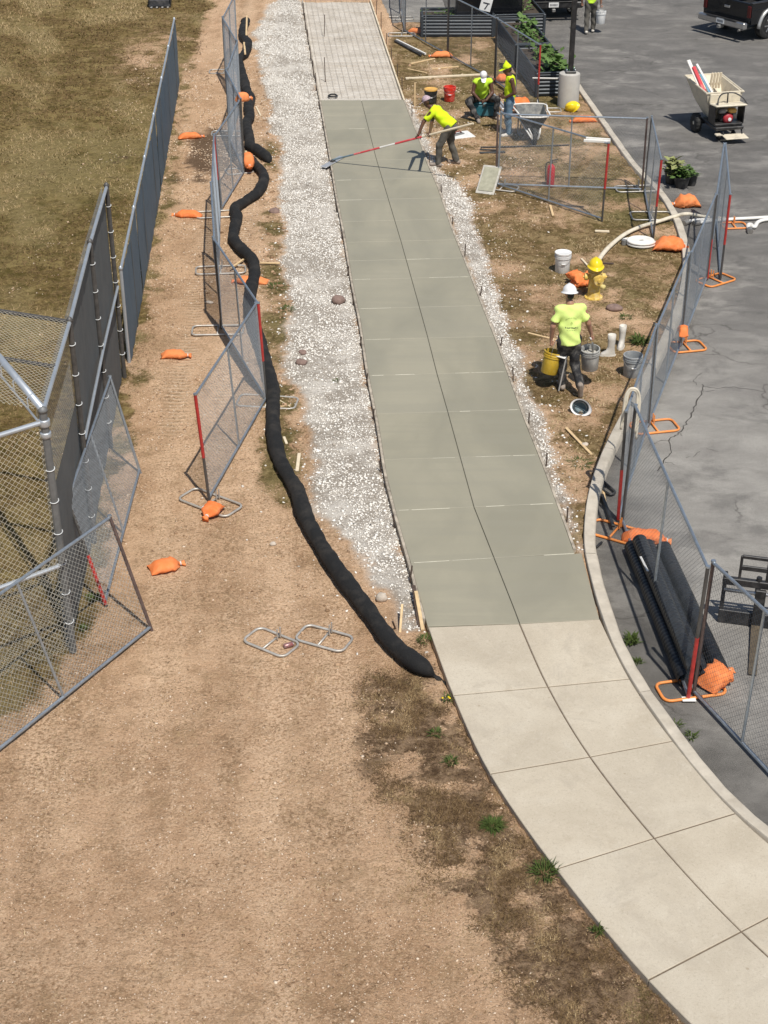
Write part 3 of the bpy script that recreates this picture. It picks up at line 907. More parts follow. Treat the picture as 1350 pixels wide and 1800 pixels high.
walk = bpy.data.objects.new('old_sidewalk', None); col.objects.link(walk)
walk['kind'] = 'structure'; walk['label'] = 'older sun-bleached concrete sidewalk curving to lower right'
WLs, WCs, WRs = smooth_path(WALK_L, 6), smooth_path(WALK_C, 6), smooth_path(WALK_R, 6)
for k in range(len(WALK_L) - 1):
    for side in (0, 1):
        A = (WLs if side == 0 else WCs)[k * 6:k * 6 + 7]
        Bq = (WCs if side == 0 else WRs)[k * 6:k * 6 + 7]
        gap = 0.008
        lp = []; rp = []
        for i in range(7):
            d = (Bq[i] - A[i]).normalized()
            e = 0.0
            tl = (A[min(i + 1, 6)] - A[max(i - 1, 0)]).normalized()
            tr = (Bq[min(i + 1, 6)] - Bq[max(i - 1, 0)]).normalized()
            sh = gap if i == 0 else (-gap if i == 6 else 0)
            lp.append(A[i] + d * (gap if side == 1 else 0) + tl * sh)
            rp.append(Bq[i] - d * gap + tr * sh)
        sl = slab_mesh(list(reversed(lp)), list(reversed(rp)), Z_WALK + rj.uniform(-0.002, 0.002), 0.007).build('slab', M_OLDCONC, walk, recalc=True)
# soil packed in the joints
mb = MB()
for i in range(len(WLs) - 1):
    mb.add([(p.x, p.y, Z_WALK - 0.012) for p in (WLs[i] + (WRs[i] - WLs[i]) * 0.004, WRs[i] - (WRs[i] - WLs[i]) * 0.004, WRs[i + 1] - (WRs[i + 1] - WLs[i + 1]) * 0.004, WLs[i + 1] + (WRs[i + 1] - WLs[i + 1]) * 0.004)], [(3, 2, 1, 0)])
mb.build('joint_bed', M_JOINT_DARK, walk)

newp = bpy.data.objects.new('fresh_concrete_path', None); col.objects.link(newp)
newp['kind'] = 'structure'; newp['label'] = 'freshly poured grey green concrete path with tooled joints'
JY = [15.87, 17.38, 18.73, 20.2, 21.71, 23.11, 24.55, 25.92, 27.32, 28.29, 29.3, 30.5, 31.83, 33.16, 34.54, 35.72, 37.01, 38.2, 39.51]
Lx = lambda y: xs_at(L_EDGE, y)
Rx = lambda y: xs_at(R_EDGE, y)
Cx = lambda y: xs_at(C_LINE, y)


def joint_pts(yc):
    xc = Cx(yc)
    tx = (Cx(yc + 0.6) - Cx(yc - 0.6)) / 1.2
    out = []
    for fn in (Lx, Rx):
        y = yc
        for _ in range(6):
            y = yc - (fn(y) - xc) * tx * 0.75
        out.append(y)
    return out[0], yc, out[1]


JS = [joint_pts(y) for y in JY]
JS[0] = (at(752, 1101, Z_WALK).y, at(913, 1096, Z_WALK).y, at(1054, 1088.5, Z_WALK).y)
JS[-1] = (at(564, 176, Z_WALK).y, at(635, 176, Z_WALK).y, at(709, 175, Z_WALK).y)


def Rx2(y, k):
    if k == 0:
        a_, b_ = at(1024, 977, Z_WALK), at(1054, 1088, Z_WALK)
        return a_.x + (b_.x - a_.x) * (y - a_.y) / (b_.y - a_.y)
    return Rx(y)


for k in range(len(JS) - 1):
    for side in (0, 1):
        n = 6
        lp = []; rp = []
        gj = 0.003
        for i in range(n):
            t = i / (n - 1)
            yl = JS[k][side] * (1 - t) + JS[k + 1][side] * t
            yr = JS[k][side + 1] * (1 - t) + JS[k + 1][side + 1] * t
            sh = gj if i == 0 else (-gj if i == n - 1 else 0)
            if side == 0:
                lp.append(Vector((Lx(yl), yl + sh, Z_WALK))); rp.append(Vector((Cx(yr) - 0.006, yr + sh, Z_WALK)))
            else:
                lp.append(Vector((Cx(yl) + 0.006, yl + sh, Z_WALK))); rp.append(Vector((Rx2(yr, k) - (0.004 if k == 0 else 0), yr + sh, Z_WALK)))
        slab_mesh(lp, rp, Z_WALK, 0.004, 0.14, 6).build('slab', M_WETCONC, newp, recalc=True)
M_GROOVE = mat('groove_concrete', (0.17, 0.165, 0.13), 0.8)
mb = MB()
cl = [Vector((Cx(y), y, 0)) for y in np.linspace(JS[0][1] + .01, JS[-1][1] - .01, 60)]
mb.add([(p.x + sgn * 0.012, p.y, Z_WALK - 0.02) for p in cl for sgn in (-1, 1)], [(2 * i, 2 * i + 1, 2 * i + 3, 2 * i + 2) for i in range(59)])
mb.build('centre_groove', M_GROOVE, newp)
# paste left standing along some cross joints
jr = random.Random(5)
FULL = {1: 1.0, 2: 0.75, 3: 0.5, 4: 0.75, 5: 0.8, 6: 0.45, 7: 0.45, 8: 0.9, 9: 0.3, 10: 0.45, 11: 0.1, 12: 0.1, 13: 0.25, 14: 0.2, 15: 0.4, 16: 0.3, 17: 0.1}
for k in range(1, len(JS) - 1):
    yl, yc, yr = JS[k]
    mb = MB()
    t = 0.02
    while t < 0.96:
        ln = jr.uniform(0.06, 0.30)
        if jr.random() < FULL.get(k, .5):
            wdt = jr.uniform(0.002, 0.005) * (1.6 if k in (5, 10) else 1)
            def P(tt):
                if tt < .5:
                    q = tt * 2; return Vector((Lx(yl) * (1 - q) + Cx(yc) * q, yl * (1 - q) + yc * q, 0))
                q = tt * 2 - 1; return Vector((Cx(yc) * (1 - q) + Rx2(yr, k - 1) * q, yc * (1 - q) + yr * q, 0))
            e = min(t + ln, 0.98)
            if not (t < 0.5 < e):
                p, q = P(t), P(e)
                zt = Z_WALK + 0.003
                mb.add([(p.x, p.y - wdt, zt - .004), (q.x, q.y - wdt, zt - .004), (q.x, q.y, zt), (p.x, p.y, zt), (q.x, q.y + wdt, zt - .004), (p.x, p.y + wdt, zt - .004)], [(0, 1, 2, 3), (3, 2, 4, 5)])
        t += ln + jr.uniform(0.0, 0.02)
    if mb.v:
        mb.build('joint_paste', M_JOINT_PALE, newp)

# prepared bed beyond the pour, with reinforcing mesh
pb = NT('prepared_stone_bed')
pbn = pb.noise(1.4, 6, 0.65); pbv = pb.vor(26); pbf = pb.noise(40, 5, 0.7)
pbc = pb.ramp(pbv.outputs['Distance'], [(0.1, (0.66, 0.615, 0.545)), (0.6, (0.46, 0.42, 0.36))])
pbc = pb.mix(pb.ramp(pbn, [(0.40, 0.0), (0.62, 0.9)]), pbc, (0.66, 0.62, 0.555))
pbc = pb.mix(pb.ramp(pbf, [(0.36, 0.5), (0.46, 0.0)]), pbc, (0.42, 0.38, 0.32))
M_BED = pb.finish(pbc, 0.95, pb.math('ADD', pbf, pbv.outputs['Distance']), 0.02, 0.8, spec=0.15)
ybed = np.linspace(39.45, 56, 60)
mb = MB()
vs = []
for y in ybed:
    for u in range(9):
        x = Lx(y) * (1 - u / 8) + Rx(y) * u / 8
        if y > 51:
            xl = Lx(51) + (y - 51) * -0.10; xr = Rx(51) + (y - 51) * -0.10
            x = xl * (1 - u / 8) + xr * u / 8
        vs.append((x, y, -0.035 + 0.03 * float(fbm(np.array([x * 3]), np.array([y * 3]), 8, 3)[0] - .5)))
mb.add(vs, [(j * 9 + i, j * 9 + i + 1, j * 9 + i + 10, j * 9 + i + 9) for j in range(len(ybed) - 1) for i in range(8)])
bed = mb.build('prepared_bed', M_BED, None, smooth=True)
bed['kind'] = 'structure'; bed['label'] = 'white stone bed prepared for the next concrete pour'
M_REBAR = mat('rusty_rebar_wire', (0.42, 0.36, 0.29), 0.7, 0.4, 0.3, 14)


def bed_x(y, u):
    yy = min(y, 51)
    x = Lx(yy) * (1 - u) + Rx(yy) * u
    return x - (max(y, 51) - 51) * 0.10


for k, (ya, yb) in enumerate(((39.9, 43.2), (43.0, 46.4), (46.2, 49.6), (49.4, 53.0))):
    mb = MB()
    zz = 0.0 + 0.008 * k
    r_ = random.Random(k)
    for u in np.linspace(0.04, 0.96, 13):
        mb.tube([(bed_x(y, u), y, zz + r_.uniform(-.012, .012)) for y in np.linspace(ya, yb, 8)], 0.003, 4)
    for y in np.arange(ya + .02, yb, 0.152):
        mb.tube([(bed_x(y, u), y + 0.02 * math.sin(u * 3 + y), zz + 0.009 + r_.uniform(-.012, .012)) for u in np.linspace(0.02, 0.98, 6)], 0.003, 4)
    o = mb.build('reinforcing_mesh', M_REBAR, None)
    tag(o, ['rusty wire mesh sheet lying next to the fresh concrete edge', 'second rusty wire mesh sheet from the fresh concrete edge', 'third rusty wire mesh sheet from the fresh concrete edge', 'farthest rusty wire mesh sheet at top of the path'][k], 'wire mesh', 'reinforcing sheets in the path bed')

# ================================================================== LOOSE GROUND COVER
def ground_z(x, y):
    """height of the ground sheet under a point"""
    i = np.clip(np.searchsorted(ys, y) - 1, 0, len(ys) - 2)
    j = np.clip(((np.asarray(x) - xs[0]) / (xs[1] - xs[0])).astype(int), 0, len(xs) - 2)
    fy = np.clip((y - ys[i]) / (ys[i + 1] - ys[i]), 0, 1); fx = np.clip((x - xs[j]) / (xs[1] - xs[0]), 0, 1)
    return (Zg[i, j] * (1 - fx) + Zg[i, j + 1] * fx) * (1 - fy) + (Zg[i + 1, j] * (1 - fx) + Zg[i + 1, j + 1] * fx) * fy


def sample(field, x, y):
    i = np.clip(np.searchsorted(ys, y) - 1, 0, len(ys) - 1)
    j = np.clip(((x - xs[0]) / (xs[1] - xs[0])).astype(int), 0, len(xs) - 1)
    return field[i, j]


def in_view(x, y, pad=0.6):
    d = y * math.cos(_t) + CAM_H * math.sin(_t)
    return np.abs(x) < 0.25 * d + pad


ph = (1 + 5 ** 0.5) / 2
ICO = np.array([(-1, ph, 0), (1, ph, 0), (-1, -ph, 0), (1, -ph, 0), (0, -1, ph), (0, 1, ph), (0, -1, -ph), (0, 1, -ph), (ph, 0, -1), (ph, 0, 1), (-ph, 0, -1), (-ph, 0, 1)]) / 1.9
ICOF = np.array([(0, 11, 5), (0, 5, 1), (0, 1, 7), (0, 7, 10), (0, 10, 11), (1, 5, 9), (5, 11, 4), (11, 10, 2), (10, 7, 6), (7, 1, 8), (3, 9, 4), (3, 4, 2), (3, 2, 6), (3, 6, 8), (3, 8, 9), (4, 9, 5), (2, 4, 11), (6, 2, 10), (8, 6, 7), (9, 8, 1)])
OCT = np.array([(1, 0, 0), (-1, 0, 0), (0, 1, 0), (0, -1, 0), (0, 0, 1), (0, 0, -1)], float)
OCTF = np.array([(0, 2, 4), (2, 1, 4), (1, 3, 4), (3, 0, 4), (2, 0, 5), (1, 2, 5), (3, 1, 5), (0, 3, 5)])


def stones(name, x, y, z, size, m, base=ICO, faces=ICOF, flat=0.7, jit=0.28):
    n = len(x)
    Vb = base[None] * (1 + rng.uniform(-jit, jit, (n, len(base), 1)))
    Vb = Vb * np.stack([rng.uniform(0.7, 1.35, n), rng.uniform(0.6, 1.1, n), rng.uniform(0.5, 1.0, n) * flat], -1)[:, None]
    a = rng.uniform(0, 2 * np.pi, n); b = rng.uniform(-0.6, 0.6, n)
    ca, sa, cb, sb_ = np.cos(a), np.sin(a), np.cos(b), np.sin(b)
    X, Y, Z = Vb[..., 0], Vb[..., 1], Vb[..., 2]
    X, Z = X * cb[:, None] - Z * sb_[:, None], X * sb_[:, None] + Z * cb[:, None]
    X, Y = X * ca[:, None] - Y * sa[:, None], X * sa[:, None] + Y * ca[:, None]
    W = np.stack([X, Y, Z], -1) * size[:, None, None] + np.stack([x, y, z], -1)[:, None]
    F = (faces[None] + (np.arange(n) * len(base))[:, None, None]).reshape(-1, 3)
    tone = np.repeat(rng.random(n), len(base))
    o = np_mesh(name, W.reshape(-1, 3), F, m, attrs={'tone': tone})
    o['kind'] = 'stuff'
    return o


gs = NT('crushed_limestone')
gc = gs.ramp(gs.attr('tone'), [(0.0, (0.42, 0.37, 0.31)), (0.2, (0.68, 0.64, 0.575)), (0.6, (0.80, 0.765, 0.70)), (1.0, (0.86, 0.83, 0.77))])
gc = gs.mix(gs.ramp(gs.noise(40, 4), [(0.38, 0.4), (0.46, 0.0)]), gc, (0.50, 0.46, 0.40))
M_STONE = gs.finish(gc, 0.92, spec=0.15)
ps = NT('soil_pebbles')
pc = ps.ramp(ps.attr('tone'), [(0.0, (0.20, 0.125, 0.075)), (0.4, (0.46, 0.325, 0.21)), (0.7, (0.66, 0.51, 0.37)), (1.0, (0.70, 0.58, 0.45))])
M_PEBBLE = ps.finish(pc, 0.92, spec=0.15)
cs_ = NT('soil_clods')
M_CLOD = cs_.finish(cs_.ramp(cs_.attr('tone'), [(0.0, (0.20, 0.125, 0.07)), (0.6, (0.40, 0.265, 0.165)), (1.0, (0.52, 0.36, 0.24))]), 0.95, spec=0.1)


def scatter(n, box, prob):
    x = rng.uniform(box[0], box[1], n); y = rng.uniform(box[2], box[3], n)
    k = prob(x, y) > rng.random(n)
    return x[k], y[k]


# crushed stone beside the forms: dense in patches, thinner where it is packed to dust
def p_gravel(x, y):
    dens = 0.35 + 0.9 * sstep(0.35, 0.62, fbm(x * 1.1, y * 1.1, 77, 4))
    return np.clip(sample(m_gravel, x, y) ** 1.5 * dens, 0, 1) * (sample(sd_path, x, y) > 0.02)


x, y = scatter(260000, (-4.6, 4.6, 15, 53), p_gravel)
z = ground_z(x, y)
stones('crushed_stone', x, y, z + 0.006, rng.uniform(0.011, 0.025, len(x)) * np.where(rng.random(len(x)) < .08, 1.5, 1), M_STONE, OCT, OCTF, 0.75)['label'] = 'white crushed stone lying along both sides of the path'
# strays
x, y = scatter(9000, (-3.2, 5, 14.5, 40), lambda x, y: np.clip(0.9 * np.exp(-np.minimum(np.abs(sdpoly([(p.x, p.y) for p in GRAVEL_L], x, y)), np.abs(sdpoly([(p.x, p.y) for p in GRAVEL_R], x, y))) / 0.33), 0, 1) * (sample(sd_path, x, y) > 0.03) * (sample(sd_asph, x, y) > 0.2))
stones('scattered_stone', x, y, ground_z(x, y) + 0.005, rng.uniform(0.008, 0.026, len(x)), M_STONE)['label'] = 'loose white stones strayed from the crushed stone strips'
# pebbles and clods on the bare soil
x, y = scatter(150000, (-7, 3.5, 9, 46), lambda x, y: in_view(x, y) * np.clip(1 - sample(m_grass, x, y), 0.05, 1) * (sample(m_gravel, x, y) < .3) * (sample(sd_path, x, y) > 0.05) * (0.10 + 0.9 * sstep(0.42, 0.66, fbm(x * 1.4, y * 1.4, 55, 4))) * (y < 40 + 6 * rng.random(len(y))))
stones('soil_pebbles', x, y, ground_z(x, y) + 0.002, rng.uniform(0.004, 0.014, len(x)) * np.clip(y / 17, 1, 2) * np.where(rng.random(len(x)) < .05, 1.9, 1), M_PEBBLE, OCT, OCTF)['label'] = 'small pebbles and clods strewn over the bare soil'

# clods of turned soil along the foot of the stone strip and the track
x, y = scatter(14000, (-5, 1.5, 15, 44), lambda x, y: np.clip(np.exp(-((x - (-1.75 - (y - 25) * .085)) / .28) ** 2) * .5 + .05 * sstep(.52, .66, fbm(x * .9, y * .9, 201, 4)), 0, 1) * (sample(m_gravel, x, y) < .25) * (sample(m_field, x, y) < .4) * (sample(sd_path, x, y) > 0.1))
stones('soil_clods', x, y, ground_z(x, y) + 0.004, 0.012 + 0.045 * rng.random(len(x)) ** 3 * np.clip(y / 22, .6, 1.3), M_CLOD, ICO, ICOF, 0.65)['label'] = 'clods of turned brown soil beside the black sock'
# grass blades
gb = NT('dry_grass_blades')
tone = gb.attr('tone'); gn = gb.attr('green')
gbc = gb.ramp(tone, [(0.0, (0.085, 0.050, 0.024)), (0.45, (0.22, 0.145, 0.070)), (0.8, (0.40, 0.29, 0.155)), (1.0, (0.56, 0.44, 0.27))])
gbg = gb.ramp(tone, [(0.0, (0.025, 0.034, 0.008)), (0.6, (0.075, 0.09, 0.022)), (1.0, (0.16, 0.16, 0.05))])
M_BLADE = gb.finish(gb.mix(gn, gbc, gbg), 0.85, spec=0.15)


def blades(name, x, y, length, width, green, label, lift=0.5, tone=None):
    n = len(x)
    a = rng.uniform(0, 2 * np.pi, n); el = rng.uniform(0.05, lift * 1.5, n)
    L = length * rng.uniform(0.5, 1.3, n); W = width * rng.uniform(0.6, 1.3, n)
    dx, dy, dz = np.cos(a) * np.cos(el), np.sin(a) * np.cos(el), np.sin(el)
    z = ground_z(x, y)
    base = np.stack([x, y, z], -1); tip = base + np.stack([dx, dy, dz], -1) * L[:, None]
    px_, py_ = -np.sin(a) * W / 2, np.cos(a) * W / 2
    s0 = base + np.stack([px_, py_, np.zeros(n)], -1); s1 = base - np.stack([px_, py_, np.zeros(n)], -1)
    Vv = np.stack([s0, s1, tip], 1).reshape(-1, 3)
    F = np.arange(n * 3).reshape(n, 3)
    o = np_mesh(name, Vv, F, M_BLADE, attrs={'tone': np.repeat(np.clip(rng.random(n) if tone is None else tone + rng.uniform(-.16, .16, n), 0, 1), 3), 'green': np.repeat(np.clip(green, 0, 1), 3)})
    o['kind'] = 'stuff'; o['label'] = label
    return o


x, y = scatter(150000, (-14, -3.4, 12, 54), lambda x, y: in_view(x, y) * sample(m_field, x, y) * (0.25 + 0.75 * sstep(0.35, 0.6, fbm(x * 1.2, y * 1.2, 91, 4))))
blades('field_grass', x, y, 0.05 + 0.0012 * y, 0.008 + 0.0003 * y, sample(m_green, x, y) * 0.8 + rng.uniform(-.3, .2, len(x)), 'short parched grass of the ball field', tone=.20 + .55 * sstep(.36, .64, fbm(x * .9 + y * .35, y * .35 - x * .2, 31, 6)))
x, y = scatter(120000, (-0.5, 6.6, 17, 50), lambda x, y: sample(m_grass, x, y) * (sample(m_gravel, x, y) < .4) * (sample(sd_path, x, y) > 0.1) * (sample(sd_cur, x, y) > 0.03) * (sample(sd_asph, x, y) > 0.1) * (0.2 + 0.8 * sstep(0.35, 0.6, fbm(x * 1.5, y * 1.5, 92, 4))))
blades('lawn_grass', x, y, 0.06, 0.012, sample(m_green, x, y) * 1.0 + rng.uniform(-.35, .25, len(x)), 'parched lawn between the path and the curb', tone=.2 + .75 * sstep(.36, .62, fbm(x * 1.3, y * 1.5, 192, 5)))
x, y = scatter(300000, (-1.6, 3.4, 9, 16), lambda x, y: in_view(x, y) * np.clip(sample(m_turf, x, y) * 1.1, 0, 1) * (sample(sd_path, x, y) > 0.015) * (0.10 + 0.90 * sstep(0.40, 0.60, fbm(x * 3.2, y * 2.6, 93, 5))))
blades('dead_turf', x, y, 0.042, 0.0065, rng.uniform(-.6, .08, len(x)) + 0.5 * sstep(0.62, 0.75, fbm(x * 1.7, y * 1.7, 66, 3)), 'brown dead turf beside the old sidewalk', 0.6, tone=.05 + .45 * rng.random(len(x)) ** 1.6 + .35 * sstep(.5, .66, fbm(x * 4, y * 3, 96, 4)))
x, y = scatter(60000, (-6, 2.5, 9, 40), lambda x, y: in_view(x, y) * (sample(m_turf, x, y) < .5) * (sample(m_gravel, x, y) < .2) * (sample(sd_path, x, y) > 0.05) * np.clip(sstep(0.50, 0.72, fbm(x * 1.3, y * 1.3, 94, 5)) * .75 + sample(m_strip, x, y) + sample(m_edge, x, y), 0, 1))
blades('soil_tufts', x, y, 0.05, 0.008, np.clip(sample(m_strip, x, y) + sample(m_edge, x, y), 0, 1) * .8 + rng.uniform(-.5, .1, len(x)), 'thin withered tufts scattered over the bare soil', 0.5)

x, y = scatter(160000, (-6, 2.5, 9, 30), lambda x, y: in_view(x, y) * (sample(m_turf, x, y) < .6) * (sample(m_gravel, x, y) < .2) * (sample(sd_path, x, y) > 0.05) * sstep(0.46, 0.74, fbm(x * 2.3, y * 1.6, 97, 6)) * .8)
blades('straw_litter', x, y, 0.032, 0.0055, rng.uniform(-1, -.1, len(x)), 'dark and pale straw litter trodden into the bare soil', 0.25)


def weed(px, py, r, h, n, label, wide=0.012, m=M_WEED, flowers=0, z=0.0, rib=3):
    p = at(px, py, z)
    r *= .72; h *= .8; wide *= .8
    root = thing('weed_tuft', label, 'weed', p, 0, 'green weeds')
    mb = MB(); rr = random.Random(int(px * 7 + py))
    for k in range(n):
        a = rr.uniform(0, 6.283); d = r * math.sqrt(rr.random()) * 0.6
        bx, by = math.cos(a) * d, math.sin(a) * d
        a2 = a + rr.uniform(-.8, .8); L = h * rr.uniform(.25, 1.15); out = rr.uniform(.15, 1.25) * r * rr.uniform(.5, 1.1)
        w_ = wide * rr.uniform(.6, 1.3)
        nx_, ny_ = -math.sin(a2) * w_ / 2, math.cos(a2) * w_ / 2
        pts = [(bx, by, 0), (bx + math.cos(a2) * out * .5, by + math.sin(a2) * out * .5, L * .8), (bx + math.cos(a2) * out, by + math.sin(a2) * out, L * rr.uniform(.6, 1.0))]
        vs = [(pts[0][0] + nx_ * .5, pts[0][1] + ny_ * .5, 0), (pts[0][0] - nx_ * .5, pts[0][1] - ny_ * .5, 0), (pts[1][0] + nx_, pts[1][1] + ny_, pts[1][2]), (pts[1][0] - nx_, pts[1][1] - ny_, pts[1][2]), pts[2]]
        mb.add(vs, [(0, 1, 3, 2), (2, 3, 4)])
    mb.build('leaves', m, root)
    for k in range(flowers):
        fb = MB(); a = rr.uniform(0, 6.28); d = r * rr.random()
        fb.lathe([(0.002, h), (0.013, h + .006), (0.010, h + .010), (0.003, h + .009)], (math.cos(a) * d, math.sin(a) * d, 0), 8)
        fb.build('flower', M_HATYEL, root)
    return root


weed(958, 1535, .22, .13, 150, 'spiky green weed overhanging the old sidewalk edge', .012)
weed(1050, 1640, .10, .10, 70, 'small green weed at sidewalk edge nearest the lower edge of picture', .012)
weed(865, 1452, .17, .06, 420, 'bright green clump of grass in the brown turf', .008)
weed(765, 1290, .12, .06, 70, 'grey green weed below the flowering weed', .012)
weed(792, 1340, .13, .06, 80, 'grey green weed midway down the brown turf', .012)
weed(785, 1230, .11, .07, 60, 'yellow flowering weed where the black sock ends', .012, flowers=3)
weed(745, 1125, .16, .07, 80, 'low green growth at the corner of fresh and old concrete', .012)
weed(1110, 1130, .16, .16, 110, 'leafy weed growing at the foot of the curb', .02, z=Z_ASPH)
weed(1122, 1165, .10, .08, 50, 'small weed below the leafy curb weed', .016, z=Z_ASPH)
weed(1215, 1295, .12, .07, 60, 'thin weed along the curb past the orange fence foot', .012, z=Z_ASPH)
weed(1190, 1275, .10, .06, 40, 'little weed at the curb joint', .012, z=Z_ASPH)
weed(1125, 605, .26, .18, 120, 'dark green weed beside the grey bucket', .03)
weed(1100, 560, .18, .08, 70, 'low weed on lawn above the grey bucket', .016)
weed(1020, 815, .26, .05, 150, 'green grass clump by the small lumber strip', .010)
weed(165, 1052, .16, .08, 90, 'green weed at the foot of the leaning fence panel', .016)
weed(148, 1105, .10, .06, 50, 'small weed below the leaning fence panel', .014)
weed(485, 505, .25, .07, 120, 'green weeds between the black sock and white stones', .014)
weed(505, 545, .22, .07, 90, 'green weeds touching the brown stone', .014)
weed(590, 670, .12, .05, 0 + 40, 'sprig of green in the white crushed stone', .012)

# rocks


def rock(px, py, size, m, label, z=0.0, squash=.75, seed=0):
    p = at(px, py, z)
    mb = MB(); rr = np.random.default_rng(int(px + py) + seed)
    n, k = 9, 14
    vs = []
    off = rr.uniform(0, 9, 3)
    for i in range(n + 1):
        th = math.pi * i / n
        for j in range(k):
            a = 2 * math.pi * j / k
            q = np.array([math.sin(th) * math.cos(a), math.sin(th) * math.sin(a), math.cos(th)])
            f = 1 + 0.5 * (float(fbm(np.array([q[0] * 1.5 + off[0]]), np.array([q[1] * 1.5 + q[2] * 1.1 + off[1]]), 4, 3)[0]) - .5)
            q = q * f
            vs.append((q[0] * size[0], q[1] * size[1], q[2] * size[2] + size[2] * .55))
    fs = [(i * k + j, i * k + (j + 1) % k, (i + 1) * k + (j + 1) % k, (i + 1) * k + j) for i in range(n) for j in range(k)]
    mb.add(vs, fs)
    o = mb.build('rock', m, None, smooth=True, loc=p, recalc=True)
    return tag(o, label, 'rock', 'loose stones')


rock(670, 1055, (.075, .07, .07), M_ROCK, 'rounded pale rock resting beside the black sock')
rock(595, 532, (.13, .11, .09), M_ROCK_RED, 'brown rock at the edge of the white stones')
rock(1080, 545, (.15, .11, .07), M_ROCK_RED, 'reddish brown rock on the lawn behind the boots')
rock(530, 640, (.10, .08, .06), M_ROCK_RED, 'dark rock in white stones by the fence corner')
rock(532, 622, (.07, .07, .05), M_ROCK_RED, 'smaller dark rock above the fence corner rock')
rock(483, 374, (.12, .1, .07), M_ROCK_RED, 'brown clod at the upper edge of the white stones')
rock(368, 533, (.08, .05, .03), M_ROCK, 'flat tan stone on the bare soil track')
rock(480, 958, (.045, .04, .03), M_ROCK, 'small white stone on bare soil')
rock(1059, 507, (.06, .05, .05), mat('yellow_chip', (0.6, 0.5, 0.2), .8), 'yellow chip lying at the foot of the hydrant')
rock(1028, 783, (.06, .05, .03), M_ROCK, 'pale stone beside the small lumber strip')
rock(1098, 1420, (.03, .03, .02), M_ROCK, 'pale chip lying on the old sidewalk') if False else None

# ================================================================== FORMS, STAKES, LUMBER
def board(name, a, b, wd, th, m, label, cat, group=None, parent=None, onedge=False, bev=.004):
    """a, b: centre points of the two ends"""
    d = b - a; L = d.length; c = (a + b) / 2
    q = d.to_track_quat('X', 'Z').to_matrix()
    mb = MB().bbox((0, 0, 0), (L, th if onedge else wd, wd if onedge else th), bev, q)
    o = mb.build(name, m, parent, loc=c if parent is None else c - parent.location)
    if label:
        tag(o, label, cat, group)
    return o


ORD = ['first', 'second', 'third', 'fourth', 'fifth', 'sixth', 'seventh', 'eighth', 'ninth', 'tenth', 'eleventh', 'twelfth', 'thirteenth', 'fourteenth', 'fifteenth']


def path_boards(fn, y0_, y1_, off, label, group, m, step=3.0, seed=0):
    y = y0_; rr = random.Random(seed); cnt = 0
    while y < y1_ - .3:
        ye = min(y + step, y1_)
        mb = MB(); k = 7; vs = []
        for i in range(k):
            yy = y + (ye - .015 - y) * i / (k - 1)
            xx = fn(yy); tx = (fn(yy + .3) - fn(yy - .3)) / .6
            n = Vector((1, -tx, 0)).normalized()
            top = Z_WALK + .004 + rr.uniform(-.004, .004)
            for o_, z_ in ((0.003, -.12), (0.003, top), (.040, top), (.040, -.12)):
                q = Vector((xx, yy, 0)) + n * (o_ * off)
                vs.append((q.x, q.y, z_))
        fs = []
        for i in range(k - 1):
            for e in range(4):
                e2 = (e + 1) % 4
                fs.append((i * 4 + e, i * 4 + e2, i * 4 + 4 + e2, i * 4 + 4 + e))
        fs += [(3, 2, 1, 0), tuple((k - 1) * 4 + e for e in range(4))]
        mb.add(vs, fs)
        tag(mb.build('formwork', m, None, recalc=True), ORD[cnt] + ' ' + label, 'form board', group); cnt += 1
        y = ye


path_boards(Lx, 15.95, 39.5, -1, 'cement stained form board from the old sidewalk, left edge of wet concrete', 'left form boards', M_WOOD_FORM, 3.0, 1)
path_boards(Rx, 17.6, 39.5, 1, 'cement stained form board from the curb, right edge of wet concrete', 'right form boards', M_WOOD_FORM, 3.0, 2)
path_boards(Lx, 39.5, 51.4, -1, 'weathered form board past the wet concrete, left of stone bed', 'far left form boards', M_WOOD_FORM, 3.6, 3)
path_boards(Rx, 39.5, 51.4, 1, 'raw wood form board past the wet concrete, right of stone bed', 'far right form boards', M_WOOD_PALE, 3.6, 4)

rr = random.Random(11)


def pin(p, h, m, label, group, r=.011, lean=.03, cat='stake'):
    mb = MB().tube([p + Vector((0, 0, -.05)), p + Vector((rr.uniform(-lean, lean), rr.uniform(-lean, lean), h))], r, 6)
    return tag(mb.build('form_stake', m, None), label, cat, group)


for px, py in [(718, 300), (716, 297)][:0]:
    pass
for i, y in enumerate([18.4, 20.0, 21.4, 22.9, 24.3, 26.6, 28.6, 30.4, 32.4, 34.3, 36.3, 38.2]):
    pin(Vector((Rx(y) + .07, y, 0)), rr.uniform(.16, .30), M_STAKE, ORD[i] + ' steel stake from the near end along the right side of wet concrete', 'right form stakes')
for i, y in enumerate([16.9, 18.3, 19.9, 21.6, 22.8, 24.4, 26.2, 27.6, 29.6, 31.2, 33.6, 35.6, 37.3, 38.9]):
    pin(Vector((Lx(y) - .065, y, 0)), rr.uniform(.12, .22), M_STAKE, ORD[i] + ' steel stake from the near end along the left side of wet concrete', 'left form stakes')
for i, y in enumerate([40.6, 42.0, 43.8, 45.6, 47.5, 49.4]):
    pin(Vector((Rx(y) + .07, y, 0)), rr.uniform(.3, .5), M_STAKE, ORD[i] + ' thin steel stake past the wet concrete, right of stone bed', 'far right form stakes')
    pin(Vector((Lx(y) - .065, y, 0)), rr.uniform(.3, .5), M_STAKE, ORD[i] + ' thin steel stake past the wet concrete, left of stone bed', 'far left form stakes')
pin(at(572, 142), .62, M_STAKE, 'tall thin steel pin standing in the stone bed near fresh concrete', 'bed pins')
pin(at(570, 62), .6, M_STAKE, 'tall thin steel pin standing in the stone bed farther away', 'bed pins')


